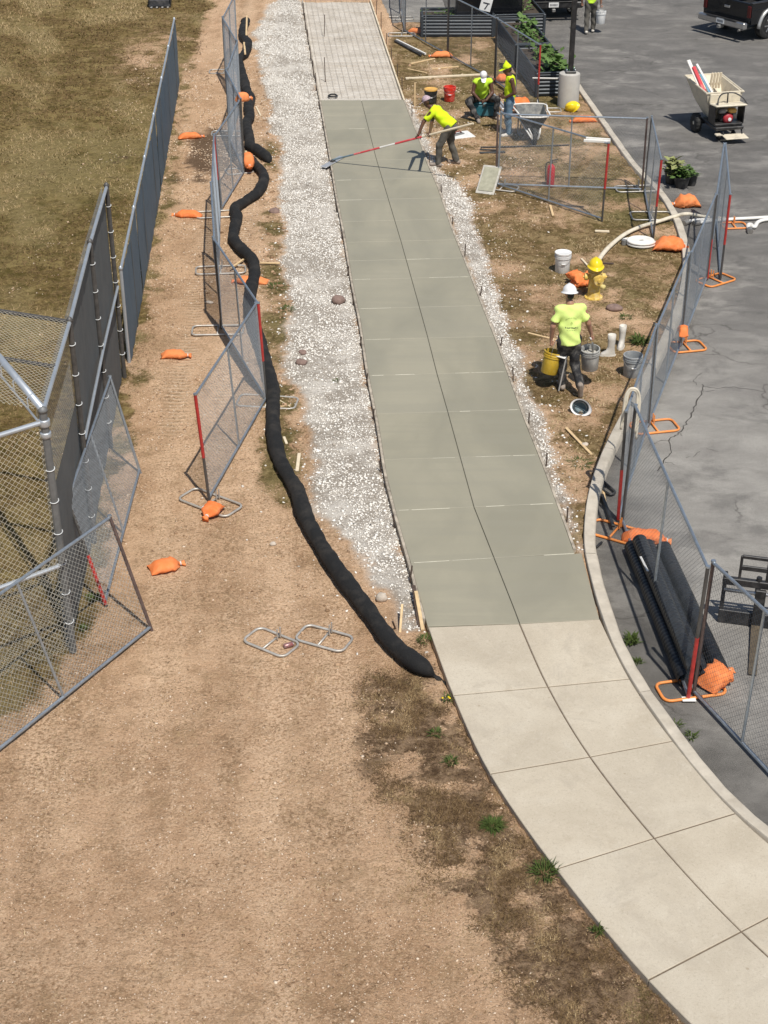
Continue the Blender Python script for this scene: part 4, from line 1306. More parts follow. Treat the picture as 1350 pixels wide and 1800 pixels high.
def stick(px0, px1, label, wd=.035, th=.02, m=M_WOOD, z=0.02, z1=None, name='lumber_strip', cat='lumber', group='loose lumber'):
    return board(name, at(*px0, z), at(*px1, z if z1 is None else z1), wd, th, m, label, cat, group)


stick((995, 752), (1040, 799), 'thin lumber strip lying between the upturned helmet and curb', .045)
stick((928, 585), (980, 598), 'pale lumber strip behind the walking worker')
stick((713, 138), (847, 131), 'long grey board lying across the lawn left of the seated worker', .09, .04, M_WOOD_PALE, .03)
stick((759, 121), (806, 117), 'short lumber strip in front of the long grey board', .06, .03)
stick((722, 112), (764, 103), 'lumber strip ending at the far orange sandbag', .06, .03)
stick((717, 121), (750, 128), 'thin lumber strip beside the stone bed', .04)
stick((724, 152), (760, 148), 'thin stick lying in front of the long grey board', .03) if False else None
stick((1046, 406), (1071, 407), 'short wood offcut on the lawn below the fence panel', .07, .03, M_WOOD_PALE)
stick((967, 361), (972, 379), 'little wood peg below the diagonal fence panel', .05, .03)
stick((526, 797), (522, 828), 'split wood chip lying beside the black sock', .05, .02, M_WOOD_PALE)
stick((499, 768), (504, 780), 'small wood chip above the split wood chip', .04, .02, M_WOOD_PALE)
stick((1022, 455), (1034, 468), 'short wooden stick leaning by the hydrant', .04, .03, M_WOOD_PALE)
stick((1048, 462), (1079, 463), 'brown stick lying at the hose end', .03, .02, M_STAKE)
stick((1057, 842), (1064, 885), 'thin yellow handle leaning on the curb behind the fence', .035, .03, M_WOOD, Z_ASPH + .02, Z_ASPH + .03)
stick((450, 187), (458, 203), 'pair of pale sticks beside the far black sock', .04, .02, M_WOOD_PALE)
stick((434, 28), (433, 62), 'pale stake lying on the far end of the black sock', .05, .04, M_WOOD, .2)
stick((429, 75), (431, 95), 'pale stake pinned through the far black sock', .05, .04, M_WOOD, .2)
stick((432, 266), (437, 280), 'pale stake end by the knotted sandbag', .05, .04, M_WOOD, .1)
stick((457, 462), (492, 463), 'pale wooden stake beyond the black sock', .04, .03, M_WOOD, .05)
stick((405, 472), (428, 456), 'pale wooden stake pinning the black sock', .04, .03, M_WOOD, .05)
stick((484, 716), (512, 712), 'dry stick beside the black sock at the fence corner', .025, .02, M_WOOD)
stick((490, 703), (510, 715), 'second dry stick crossing beside the black sock', .02, .02, M_WOOD_PALE)
stick((703, 1112), (707, 1062), 'thin wooden stake standing in the stones by the old sidewalk', .03, .02, M_WOOD, 0, .22)
stick((695, 1105), (690, 1092), 'dark splinter standing beside the thin wooden stake', .02, .02, M_STAKE, 0, .18)
stick((743, 1108), (731, 1040), 'split form stake at the corner where the fresh concrete begins', .045, .035, M_WOOD, .02, .12)
stick((738, 1104), (727, 1030), 'dark weathered stake beside the split form stake', .05, .035, M_STAKE, .0, .1)
# upright grade stake
o = MB().bbox((0, 0, .28), (.045, .025, .62), .004).build('grade_stake', M_WOOD, None, loc=at(729, 186))
tag(o, 'upright wooden grade stake left of the dark bucket', 'stake')
# conduits
stick((697, 70), (748, 95), 'white pipe lying by the far chain fence', .05, .05, M_PVC, .04, None, 'white_pipe', 'pipe', 'pipes by the far fence')
stick((694, 72), (740, 97), 'black pipe lying beside the white pipe', .06, .05, M_BLKPL, .04, None, 'black_pipe', 'pipe', 'pipes by the far fence')
stick((845, 259), (1000, 255), 'long thin black bar lying behind the wheelbarrow', .04, .03, M_BLACKSTEEL, .03, None, 'steel_bar', 'bar', 'black bars')
stick((843, 263), (872, 264), 'short black bar lying left of the fence post', .05, .03, M_BLACKSTEEL, .02, None, 'steel_bar', 'bar', 'black bars')
stick((843, 269), (888, 267), 'thick black bar nearest the leaning mortar board', .09, .04, M_BLACKSTEEL, .02, None, 'steel_bar', 'bar', 'black bars')
stick((864, 168), (884, 193), 'silver tube lying between seated and standing workers', .06, .06, M_ALU, .06, None, 'silver_tube', 'tube', 'silver tubes')
stick((868, 166), (888, 190), 'second silver tube lying right of the first', .05, .05, M_ALU, .06, None, 'silver_tube', 'tube', 'silver tubes')

# ================================================================== FENCES
def link_mesh(mb, o, eu, ev, W, H, pitch=.07, r=.0019, mi=0):
    """diamond wire of straight diagonals on the rectangle o + u*eu + v*ev; closed 3-sided wires"""
    n = eu.cross(ev).normalized()
    c = -H
    k = 0
    def wire(p, q, off):
        d = (q - p).normalized(); a = n; b = d.cross(n)
        vs = []
        for e in (p, q):
            for ang in (0, 2.094, 4.189):
                vs.append(e + n * off + a * (math.cos(ang) * r) + b * (math.sin(ang) * r))
        mb.add(vs, [(0, 1, 4, 3), (1, 2, 5, 4), (2, 0, 3, 5)], mi)
    u = -H
    while u < W:
        # rising
        u0, v0, u1, v1 = u, 0.0, u + H, H
        if u0 < 0: v0 = -u0; u0 = 0
        if u1 > W: v1 = H - (u1 - W); u1 = W
        if u1 - u0 > .01:
            wire(o + eu * u0 + ev * v0, o + eu * u1 + ev * v1, r)
            wire(o + eu * u0 + ev * (H - v0), o + eu * u1 + ev * (H - v1), -r)
        u += pitch


def panel(label, b0, b1, h, lean=Vector((0, 0, 0)), lean1=None, posts=('galv', 'galv'), foot=.06, mid=True, group='temporary chain link panels', r=.021, wire=M_WIRE, wr=.0018, pitch=.07):
    """temporary fence panel between two ground points; lean = sideways offset of the top edge"""
    b0 = b0.copy(); b1 = b1.copy()
    root = thing('chain_link_fence', label, 'fence panel', b0, 0, group)
    d = b1 - b0; W = d.length; eu = d.normalized()
    l0 = lean; l1 = lean if lean1 is None else lean1
    z = Vector((0, 0, 1))
    t0 = l0 + z * math.sqrt(max(.1, h * h - l0.length_squared)); t1 = d + l1 + z * math.sqrt(max(.1, h * h - l1.length_squared))
    ms = {'galv': M_GALV, 'dark': M_POST_DARK, 'brown': M_POST_BROWN}
    for p, q, kind in ((Vector((0, 0, 0)), t0, posts[0]), (d, t1, posts[1])):
        e = q - p
        if kind in ('redtop', 'redlow'):
            MB().tube([p, q], r, 8).build('post', M_POST_DARK, root)
            a_, b_ = (.42, .99) if kind == 'redtop' else (.02, .48)
            MB().tube([p + e * a_, p + e * b_], r + .003, 8).build('red_sleeve', M_RED, root)
        else:
            MB().tube([p, q], r, 8).build('post', ms[kind], root)
        MB().tube([q - e.normalized() * .01, q + e.normalized() * .012], r + .006, 8).build('post_cap', M_GALV, root)
    ev0 = t0.normalized(); ev1 = (t1 - d).normalized()
    MB().tube([t0 - ev0 * .02, t1 - ev1 * .02], r * .9, 8).build('top_rail', M_GALV, root)
    MB().tube([ev0 * foot, d + ev1 * foot], r * .9, 8).build('bottom_rail', M_GALV, root)
    if mid:
        MB().tube([d * .5 + (ev0 + ev1) * .5 * foot, (t0 + t1) * .5 - (ev0 + ev1) * .01], r * .75, 8).build('brace', M_GALV, root)
    mb = MB()
    link_mesh(mb, ev0 * foot, eu, (ev0 + ev1).normalized(), W, h - foot - .02, pitch, wr)
    o = mb.build('wire_mesh', wire, root)
    o['kind'] = 'stuff'
    return root


def foot_base(label, p, ang, m=M_BASE, L=.85, Wd=.36, group='fence feet', pins=True, r=.017, z=None):
    root = thing('fence_stand', label, 'fence foot', p, ang, group)
    c = .09; zz = r + .004
    pts = []
    for cx_, cy_, a0 in ((L / 2 - c, Wd / 2 - c, 0), (-L / 2 + c, Wd / 2 - c, 90), (-L / 2 + c, -Wd / 2 + c, 180), (L / 2 - c, -Wd / 2 + c, 270)):
        for k in range(5):
            an = R(a0 + k * 22.5)
            pts.append((cx_ + math.cos(an) * c, cy_ + math.sin(an) * c, zz))
    MB().tube(pts, r, 8, closed=True).build('frame', m, root, smooth=True)
    MB().tube([(0, -Wd / 2, zz + .001), (0, Wd / 2, zz + .001)], r * .85, 8).build('crossbar', m, root, smooth=True)
    if pins:
        for s_ in (-1, 1):
            MB().tube([(.03, s_ * .03 + Wd * .32, zz), (.03, s_ * .03 + Wd * .32, .17)], .011, 6).build('pin', m, root)
    return root


# ---- left: zigzag of panels along the soil track
V3 = Vector
D0, D1, D2 = at(368, 882), at(468, 706), at(390, 578)
D3m = at(383, 466)
D3, D4 = at(387, 372), at(429, 306)
D5 = at(397, 122, 1.68); D5.z = 0
D6 = at(417, 72, 1.68); D6.z = 0
D7 = at(391, 30, 1.68); D7.z = 0
D8 = at(412, -8, 1.68); D8.z = 0
panel('chain link panel with red topped post, nearest of the zigzag left of the sock', D0, D1, 1.70, V3((-.10, .02, 0)), posts=('redtop', 'galv'))
panel('chain link panel angling back from the red post at the sock', D1, D2, 1.70, V3((-.06, .02, 0)), posts=('redtop', 'galv'))
panel('edge-on chain link panel behind the red post panel', D2, D3m, 1.69, V3((-.03, -.1, 0)), posts=('dark', 'galv'))
panel('second edge-on chain link panel beside the paired fence feet', D3m + V3((.02, .02, 0)), D3, 1.69, V3((-.03, -.1, 0)), posts=('galv', 'redtop'))
panel('chain link panel facing the camera beside the damp soil patch', D3 + V3((.03, .05, 0)), D4, 1.69, V3((-.03, -.1, 0)), posts=('galv', 'dark'))
panel('chain link panel slanting behind the small hanging orange bag', D4 + V3((.0, .06, 0)), D5, 1.69, posts=('dark', 'galv'))
panel('far chain link panel beyond the small hanging orange bag', D5 + V3((.03, .05, 0)), D6, 1.69, posts=('galv', 'galv'))
panel('far chain link panel slanting left near top of picture', D6 + V3((-.03, .05, 0)), D7, 1.69, posts=('dark', 'galv'))
panel('farthest chain link panel of the zigzag at top edge of picture', D7 + V3((.02, .05, 0)), D8, 1.69, posts=('galv', 'galv'))
foot_base('steel fence foot under the sandbag at the nearest zigzag post', at(370, 885), R(-35), L=.9, Wd=.40)
foot_base('steel fence foot half hidden behind the black sock at the red post', at(470, 708), R(-8), L=.95, Wd=.42)
foot_base('steel fence foot on the soil track at the fence corner', at(383, 582), R(2), L=.9, Wd=.40)
foot_base('steel fence foot under the edge-on panels, upper of a pair', at(388, 476), R(5), L=.95, Wd=.40)
foot_base('steel fence foot beside the long orange sandbag on the track', at(383, 378), R(8), L=.9, Wd=.40)
foot_base('steel fence foot behind the damp soil patch', at(405, 236), R(0), L=.9, Wd=.40)
foot_base('steel fence foot under the hanging knotted sandbag', at(421, 302), R(20), L=.6, Wd=.40)
foot_base('steel fence foot beside the far end of the zigzag fence', at(394, 127), R(0), L=.8, Wd=.40)
# loose feet on the soil
foot_base('loose steel fence foot lying on bare soil, left of the pair', at(477, 1131), R(-34), M_BASE, .64, .36, 'loose fence feet')
foot_base('loose steel fence foot lying on bare soil, right of the pair', at(570, 1124), R(-25), M_BASE, .66, .36, 'loose fence feet')

# ---- left: panels leaning by the backstop
C1b0, C1b1 = at(187, 1066), at(247, 832)
panel('chain link panel leaning on the screened fence, red lower post', C1b0, C1b1, 1.55, V3((-.38, .2, 0)), V3((-.34, .15, 0)), posts=('redlow', 'galv'), group='leaning chain link panels')
C2b0, C2b1 = at(267, 1109), at(-60, 1374)
panel('chain link panel with brown post leaning in front of the backstop, nearest camera', C2b0, C2b1, 1.66, V3((-.40, .10, 0)), posts=('brown', 'galv'), group='leaning chain link panels', wire=mat('mid_grey_wire', (0.42, 0.42, 0.39), 0.6, 0.2), wr=.0020, r=.023)

# ---- screened permanent fence
def perm_post(root, p, h, r, m=M_PIPE, cap=True):
    MB().tube([p, p + V3((0, 0, h))], r, 10).build('post', m, root)
    if cap:
        MB().lathe([(r + .006, h - .03), (r + .008, h), (r * .7, h + .03), (.004, h + .045)], p, 10).build('post_cap', m, root, smooth=True)


def screen(root, p, q, z0, z1, m, name='windscreen', sag=.02, off=0.0, seed=0):
    d = q - p; n = V3((d.y, -d.x, 0)).normalized()
    k = max(6, int(d.length / .25)); kz = 6
    r_ = random.Random(seed); ph_ = r_.uniform(0, 6)
    mb = MB(); vs = []
    for side in (0, .004):
        for i in range(k + 1):
            for j in range(kz + 1):
                u = i / k; w_ = j / kz
                bul = sag * math.sin(u * d.length * 2.1 + ph_) * (math.sin(w_ * 3.14) * .8 + .2) + .008 * math.sin(u * 31 + w_ * 7 + ph_)
                zb = z0 + .025 * math.sin(u * d.length * 1.7 + ph_) if j == 0 else z0
                c = p + d * u + n * (off + bul - side)
                vs.append((c.x, c.y, z0 + (z1 - z0) * w_ + (zb - z0)))
    S = (k + 1) * (kz + 1)
    fs = []
    for i in range(k):
        for j in range(kz):
            a_ = i * (kz + 1) + j
            fs.append((a_, a_ + kz + 1, a_ + kz + 2, a_ + 1))
            fs.append((S + a_ + 1, S + a_ + kz + 2, S + a_ + kz + 1, S + a_))
    mb.add(vs, fs)
    return mb.build(name, m, root, smooth=True)


A0 = FENCE_LINE[0].copy(); A0.z = 0
A1 = FENCE_LINE[1].copy(); A1.z = 0
fa = thing('screened_fence', 'long low field fence covered with blue grey windscreen', 'fence', A1)
nA = 6
for i in range(nA):
    p = (A0 - A1) * (i / nA); q = (A0 - A1) * ((i + 1) / nA)
    perm_post(fa, p, 1.70, .028)
    screen(fa, p, q, .03, 1.66, M_SCREEN, off=.035, seed=i, sag=.012)
    # lap seams of the screen
    mb = MB().box(p + (q - p) * .5 + V3((.052, 0, .85)), (.004, .05, 1.60))
    mb.build('seam', M_SCREEN_BACK, fa)
perm_post(fa, A0 - A1, 1.70, .028)
MB().tube([V3((0, 0, 1.68)), A0 - A1 + V3((0, 0, 1.68))], .024, 8).build('top_rail', M_PIPE, fa)

# ---- tall screened wing of the backstop
BH = 3.3
BP = [at(187, 325, BH), at(158, 424, BH), at(122, 562, BH), at(75, 720, BH)]
for p in BP:
    p.z = 0
bs = thing('backstop', 'tall galvanised backstop cage with dark windscreen and chain link roof', 'backstop', BP[3])
O = BP[3]
B_ = [p - O for p in BP]
for i, p in enumerate(B_):
    perm_post(bs, p, BH, .047 if i == 3 else .036, M_POST_GREY if i == 3 else M_POST_DARK)
for i in range(3):
    p, q = B_[i], B_[i + 1]
    MB().tube([p + V3((0, 0, BH - .03)), q + V3((0, 0, BH - .03))], .026, 8).build('top_rail', M_PIPE, bs)
    if i < 2:
        MB().tube([p + V3((.03, 0, 1.62)), q + V3((.03, 0, 1.62))], .022, 8).build('mid_rail', M_PIPE, bs)
    if i < 2:
        screen(bs, q, p, .05, BH - .06, M_SCREEN_BACK, off=-.03, seed=20 + i, sag=.02)
    else:
        screen(bs, q, p, .04, 2.15, M_SCREEN_BACK, off=-.03, seed=20 + i, sag=.02)
    mb = MB()
    d = q - p
    link_mesh(mb, p + V3((-.075, 0, .04)), d.normalized(), V3((0, 0, 1)), d.length, BH - .06, .075, .0016)
    o = mb.build('wire_mesh', M_WIRE, bs); o['kind'] = 'stuff'
    # wire ties on the posts
for i in range(4):
    for zz in np.arange(.45, 3.2, .42):
        pr = .052 if i == 3 else .042
        pts = [B_[i] + V3((math.cos(a_) * pr, math.sin(a_) * pr, zz + .012 * math.sin(a_))) for a_ in np.linspace(-2.6, 1.6, 9)]
        MB().tube(pts, .006, 5).build('tie', M_TIE, bs)
# roof rails and roof mesh
far0 = at(0, 543, BH) - O; far0.z = BH - .03
mid0 = at(0, 625, BH) - O; mid0.z = BH - .03
thick0 = at(0, 630, BH) - O; thick0.z = BH + .0
near0 = at(0, 765, 3.15) - O; near0.z = 3.15
ext = lambda a_, b_, s_: a_ + (b_ - a_) * s_
Pm = B_[2].lerp(B_[3], .53)
MB().tube([B_[2] + V3((0, 0, BH - .03)), ext(B_[2] + V3((0, 0, BH - .03)), far0, 2.2)], .03, 8).build('roof_rail', M_POST_DARK, bs)
MB().tube([Pm + V3((0, 0, BH - .03)), ext(Pm + V3((0, 0, BH - .03)), mid0, 2.2)], .026, 8).build('roof_rail', M_POST_DARK, bs)
MB().tube([B_[3] + V3((0, 0, BH)), ext(B_[3] + V3((0, 0, BH)), thick0, 2.2)], .045, 10).build('header_pipe', M_PIPE, bs, smooth=True)
thp = (thick0 - V3((0, 0, BH))).normalized()
MB().tube([B_[3] + V3((-.05, -.06, BH - .12)), ext(B_[3], thick0 - V3((0, 0, BH)), 2.2) + V3((-.05, -.06, BH - .12))], .014, 8).build('tension_bar', M_PIPE, bs)
for s_ in (.22, .55, .85, 1.2):
    c_ = ext(B_[3], thick0 - V3((0, 0, BH)), s_)
    MB().tube([c_ + V3((0, 0, BH + .05)), c_ + V3((-.06, -.02, BH)), c_ + V3((-.05, -.06, BH - .12))], .009, 5).build('clamp', M_PIPE, bs)
MB().tube([B_[3] + V3((0, 0, 3.15)), ext(B_[3] + V3((0, 0, 3.15)), near0, 2.2)], .03, 10).build('wall_rail', M_PIPE, bs)
lowz = 1.25
nd = (near0 - V3((0, 0, 3.15)))
MB().tube([B_[3] + V3((0, 0, lowz)), B_[3] + nd * 2.2 + V3((0, 0, lowz))], .028, 10).build('wall_rail', M_PIPE, bs)
mb = MB()
link_mesh(mb, V3((0, 0, .05)), nd.normalized(), V3((0, 0, 1)), nd.length * 2.2, 3.1, .075, .0024)
o = mb.build('wall_mesh', M_WIRE_OLD, bs); o['kind'] = 'stuff'
mb = MB()
ru = (far0 - (B_[2] + V3((0, 0, BH - .03)))); ru.z = 0
rv = (B_[2] - B_[3])
link_mesh(mb, B_[3] + V3((0, 0, BH - .01)), ru.normalized(), rv.normalized(), ru.length * 2.2, rv.length, .075, .0021)
o = mb.build('roof_mesh', M_WIRE_OLD, bs); o['kind'] = 'stuff'
# clamp band and collar on the heavy corner post
MB().lathe([(.062, BH - .20), (.066, BH - .19), (.066, BH - .13), (.062, BH - .12)], (0, 0, 0), 14).build('collar', M_PIPE, bs, smooth=True)
MB().lathe([(.060, BH - .34), (.064, BH - .33), (.064, BH - .29), (.060, BH - .28)], (0, 0, 0), 14).build('collar', M_PIPE, bs, smooth=True)

# ---- right: panels on lawn
E0, E1, F1, G1 = at(872, 327), at(1128, 336), at(1058, 389), at(1148, 421)
panel('wide chain link panel with silver top rail standing before the wheelbarrow', E0, E1, 1.62, V3((-.02, 0, 0)), posts=('brown', 'brown'), foot=.05, mid=True, group='lawn chain link panels', wr=.0012)
panel('chain link panel with red topped post slanting toward the camera on the lawn', E0 + V3((.03, -.03, 0)), F1, 1.66, V3((.02, 0, 0)), posts=('galv', 'redtop'), group='lawn chain link panels', wr=.0012)
panel('narrow looking chain link panel with red post beside the curb', E1 + V3((.05, -.04, 0)), G1, 1.66, V3((.02, 0, 0)), posts=('dark', 'redtop'), group='lawn chain link panels', wr=.0012)
foot_base('steel fence foot on lawn beside the panel by the curb', at(1145, 381), R(0), L=.85, Wd=.5)
foot_base('steel fence foot on lawn where two panels meet', at(1122, 333), R(5), L=1.0, Wd=.4)
foot_base('steel fence foot at the mortar board corner', at(882, 331), R(-20), L=.7, Wd=.4)
# stacked pipes on the far post of the slanting panel
for k, (a_, b_, l_) in enumerate((((1030, 243), (1073, 246), 'white pipe resting across the slanting panel top, upper one'), ((1026, 247), (1073, 249), 'white pipe resting across the slanting panel top, lower one'))):
    stick(a_, b_, l_, .05, .05, M_PVC, 1.66 + .03 * (1 - k), None, 'white_pipe', 'pipe', 'pipes on the fence')

# ---- right: fence run along the curb, on asphalt
zA = Z_ASPH
H_far = at(1273, 252, 1.6); H_far.z = zA
Hb, Ha = at(1266, 492, zA), at(1243, 492, zA)
Hc, Hd, He, Hf = at(1198, 607, zA), at(1141, 748, zA), at(1086, 917, zA), at(1209, 1230, zA)
Hg0, Hg1 = at(1219, 1222, zA), at(1395, 1412, zA)
panel('chain link panel on asphalt with red topped post, right of the far pair', H_far + V3((.03, 0, 0)), Hb, 1.70, posts=('galv', 'redtop'), group='curbside chain link panels', wr=.0014)
panel('chain link panel on asphalt, left of the far pair', H_far, Ha, 1.70, posts=('galv', 'redlow'), group='curbside chain link panels', wr=.0014)
panel('chain link panel beside the long curb bend, third from the near end', Ha + V3((-.03, -.05, 0)), Hc, 1.72, posts=('dark', 'galv'), group='curbside chain link panels', wr=.0014)
panel('chain link panel between two orange fence feet past the grey bucket', Hc + V3((-.03, -.05, 0)), Hd, 1.72, V3((-.02, 0, 0)), posts=('dark', 'galv'), group='curbside chain link panels', wr=.0014)
panel('chain link panel carrying the looped cream hose', Hd + V3((-.03, -.05, 0)), He, 1.74, V3((-.02, 0, 0)), posts=('dark', 'redlow'), group='curbside chain link panels', wr=.0014)
panel('large chain link panel standing over the black drain pipes', He + V3((.05, -.06, 0)), Hf, 1.86, V3((.04, 0, 0)), posts=('dark', 'redlow'), group='curbside chain link panels', wire=mat('dark_wire', (0.13, 0.15, 0.17), 0.55, 0.4), wr=.0013, r=.023)
panel('chain link panel at right edge in front of the loader forks', Hg0, Hg1, 1.86, V3((.04, .03, 0)), posts=('brown', 'galv'), group='curbside chain link panels', wire=MATS['dark_wire'], wr=.0014, r=.023)
foot_base('orange fence foot lying on asphalt by the near curb', at(1214, 1213, zA), R(12), M_ORANGE_STEEL, .78, .36, 'orange fence feet', r=.019)
foot_base('orange fence foot beside the curb at the sock of tools', at(1080, 937, zA), R(-30), M_ORANGE_STEEL, .70, .42, 'orange fence feet', r=.019)
foot_base('orange fence foot poking right under the looped hose panel', at(1150, 752, zA), R(12), M_ORANGE_STEEL, .72, .40, 'orange fence feet', r=.019)
foot_base('orange fence foot with sandbag at the curb bend panel', at(1207, 611, zA), R(12), M_ORANGE_STEEL, .60, .42, 'orange fence feet', r=.019)
foot_base('orange fence foot at the far pair of curbside panels', at(1258, 494, zA), R(35), M_ORANGE_STEEL, .70, .42, 'orange fence feet', r=.019)
foot_base('orange fence foot peeping right of the far red topped panel', at(1290, 398, zA), R(5), M_ORANGE_STEEL, .5, .36, 'orange fence feet', r=.019)

# ---- right far: chain link run before the planters
R0, R1, R2 = at(712, 57), at(869, 145), at(944, 198)
Rm = R0.lerp(R1, .5)
panel('chain link panel before the left planter, nearest the stone bed', R0, Rm, 1.70, posts=('galv', 'dark'), group='planter chain link panels', wr=.0011)
panel('chain link panel standing between planter and seated worker', Rm + V3((.02, -.03, 0)), R1, 1.70, posts=('dark', 'dark'), group='planter chain link panels', wr=.0011)
panel('chain link panel with red post behind the standing worker', R1 + V3((.02, -.03, 0)), R2, 1.70, posts=('dark', 'redtop'), group='planter chain link panels', wr=.0011)
panel('chain link panel running back from the stone bed corner', R0 + V3((-.02, .08, 0)), at(706, 20), 1.70, posts=('galv', 'galv'), group='planter chain link panels', wr=.0011)
panel('chain link panel farthest back beyond the stone bed', at(706, 20) + V3((-.02, .08, 0)), at(702, -35), 1.70, posts=('galv', 'galv'), group='planter chain link panels', wr=.0011)
foot_base('steel fence foot at the corner of the far stone bed', at(706, 62), R(0), L=.8, Wd=.4)
foot_base('steel fence foot on pavement beyond the stone bed', at(702, 33, Z_ASPH), R(0), L=.9, Wd=.4)
foot_base('steel fence foot beside the lamp base', at(958, 195), R(0), L=.8, Wd=.35)

# ================================================================== SANDBAGS, SOCKS, SMALL SITE THINGS
def sandbag(label, p, ang, L=.42, Wd=.24, H=.13, seed=0, bend=0.0, neck=True, tiltx=0.0, rough=1.0, group='orange sandbags'):
    """a filled bag: stuffed body, pinched neck with a flared ruffle"""
    r_ = np.random.default_rng(seed)
    root = thing('sandbag', label, 'sandbag', p, ang, group)
    n, k = 22, 20
    ph_ = r_.uniform(0, 6.28, 6)
    vs = []
    for i in range(n + 1):
        u = i / n
        x = (u - .5) * L
        # flat sewn seam at one end, gathered neck at the other
        e0 = min(1, u / .34); e1 = min(1, (1 - u) / .30)
        wv_ = Wd / 2 * (.93 + .07 * math.sin(u * 3.1)) * (1 if neck is False else (e1 ** .55 if e1 < 1 else 1)) + (.02 if e1 < 1 else 0)
        hv = H * math.sin(e0 * math.pi / 2) ** .75 * (.22 + .78 * math.sin(e1 * math.pi / 2) ** .8)
        hv = max(hv, .008)
        for j in range(k):
            a_ = 2 * math.pi * j / k
            c_, s_ = math.cos(a_), math.sin(a_)
            y = math.copysign(abs(c_) ** .75, c_) * wv_
            z = math.copysign(abs(s_) ** .85, s_) * hv * (.62 if s_ > 0 else .38)
            cr = 1 + rough * (.06 * math.sin(3.1 * a_ + ph_[0] + u * 9) * math.sin(u * 11 + ph_[1]) + .035 * math.sin(7 * a_ + ph_[2] + 17 * u) + .03 * math.sin(11 * a_ + 29 * u + ph_[5]) * (1.6 if u > .65 else .6))
            y *= cr; z *= cr
            zb = z + hv * .38
            # corner ears on the sewn end
            if u < .12:
                y *= 1 + .10 * (1 - u / .12)
                zb += .02 * (1 - u / .12) * abs(c_)
            zb += bend * (4 * (u - .5) ** 2 * -1 + 1) * H
            vs.append((x + .012 * math.sin(a_ * 2 + ph_[3]), y + .02 * L * math.sin(u * 5 + ph_[4]), max(zb, .002) if not bend else zb + .0))
    fs = [(i * k + j, i * k + (j + 1) % k, (i + 1) * k + (j + 1) % k, (i + 1) * k + j) for i in range(n) for j in range(k)]
    fs += [tuple(range(k - 1, -1, -1)), tuple(n * k + j for j in range(k))]
    b_ = MB().add(vs, fs).build('bag_body', M_BAG, root, smooth=True, recalc=True)
    b_.rotation_euler = (tiltx, 0, 0)
    if neck:
        x0_ = L / 2 - .012
        prof = [(.035 * H / .13, 0), (.024, .022), (.022, .034), (.042, .060), (.058, .085)]
        mb = MB(); vs = []; kk = 12
        for (rr_, xx) in prof:
            for j in range(kk):
                a_ = 2 * math.pi * j / kk
                f = 1 + (.25 * math.sin(4 * a_ + ph_[5]) if xx > .05 else 0)
                vs.append((x0_ + xx, rr_ * f * math.cos(a_), H * .34 - xx * .35 + rr_ * f * .75 * math.sin(a_)))
        mb.add(vs, [(i * kk + j, i * kk + (j + 1) % kk, (i + 1) * kk + (j + 1) % kk, (i + 1) * kk + j) for i in range(len(prof) - 1) for j in range(kk)] + [tuple((len(prof) - 1) * kk + j for j in range(kk))])
        mb.build('tied_neck', M_BAG, root, smooth=True, recalc=True)
        MB().lathe([(.027, -.007), (.03, 0), (.027, .007)], (x0_ + .028, 0, H * .34 - .01), 10, (0, R(90), 0)).build('tie_string', M_TIE, root)
    return root


sandbag('orange sandbag lying alone on bare soil, nearest the camera', at(290, 1000), R(24), .40, .26, .13, 1)
sandbag('orange sandbag slumped over the nearest steel fence foot', at(374, 903) + V3((0, 0, .03)), R(-110), .34, .25, .13, 2)
sandbag('orange sandbag on the wheel track below the fence corner', at(306, 628), R(3), .44, .20, .13, 3)
sandbag('orange sandbag against the foot halfway up the soil track', at(331, 381), R(172), .55, .22, .14, 4)
sandbag('orange sandbag beside the damp dark soil patch', at(334, 243), R(12), .55, .22, .14, 5)
sandbag('small orange bag knotted on a fence top above the black sock', at(427, 178, 1.48), R(30), .30, .22, .20, 6)
sandbag('orange sandbag hanging down the fence corner by the sock', at(437, 292, .12), R(-80), .50, .26, .30, 7)
sandbag('orange sandbag squashed beneath the black sock', at(443, 497), R(175), .62, .24, .12, 8)
sandbag('orange sandbag on lawn at the curb, beside the coiled hose', at(1176, 437), R(-12), .62, .42, .22, 9, rough=2.0)
sandbag('orange sandbag on asphalt outside the curb, above the hose', at(1207, 362, Z_ASPH), R(190), .55, .40, .24, 10, rough=2.0)
sandbag('orange sandbag lying on lawn right of the lamp base', at(1027, 214), R(190), .62, .24, .15, 11)
sandbag('orange sandbag lying on lawn near the far lumber', at(777, 100), R(185), .62, .24, .15, 12)
sandbag('faded orange sandbag at the corner of the left planter', at(731, 58), R(-20), .50, .24, .14, 13)
sandbag('small orange bag hanging behind the standing worker', at(885, 142, .05), R(180), .40, .26, .18, 14)
sandbag('orange sandbag draped over the orange foot in front of the pipe ends', at(1258, 1203, Z_ASPH) + V3((0, 0, .03)), R(40), .42, .32, .22, 15, rough=2.2)
sandbag('orange sandbag behind the upper ends of the drain pipes', at(1132, 950, Z_ASPH), R(-12), .60, .24, .16, 16, rough=2.0)
sandbag('small orange sandbag on the curb bend fence foot', at(1200, 588, .25), R(90), .26, .16, .16, 17)
for k, (px, py, z, an, l_) in enumerate(((1020, 503, 0, 10, 'lower left of three orange sandbags heaped behind the hydrant'), (1012, 492, .10, 120, 'upper left of three orange sandbags heaped behind the hydrant'), (1035, 494, .06, 60, 'right one of three orange sandbags heaped behind the hydrant'))):
    sandbag(l_, at(px, py, z), R(an), .36, .24, .17, 30 + k, rough=2.2, group='sandbags behind the hydrant')


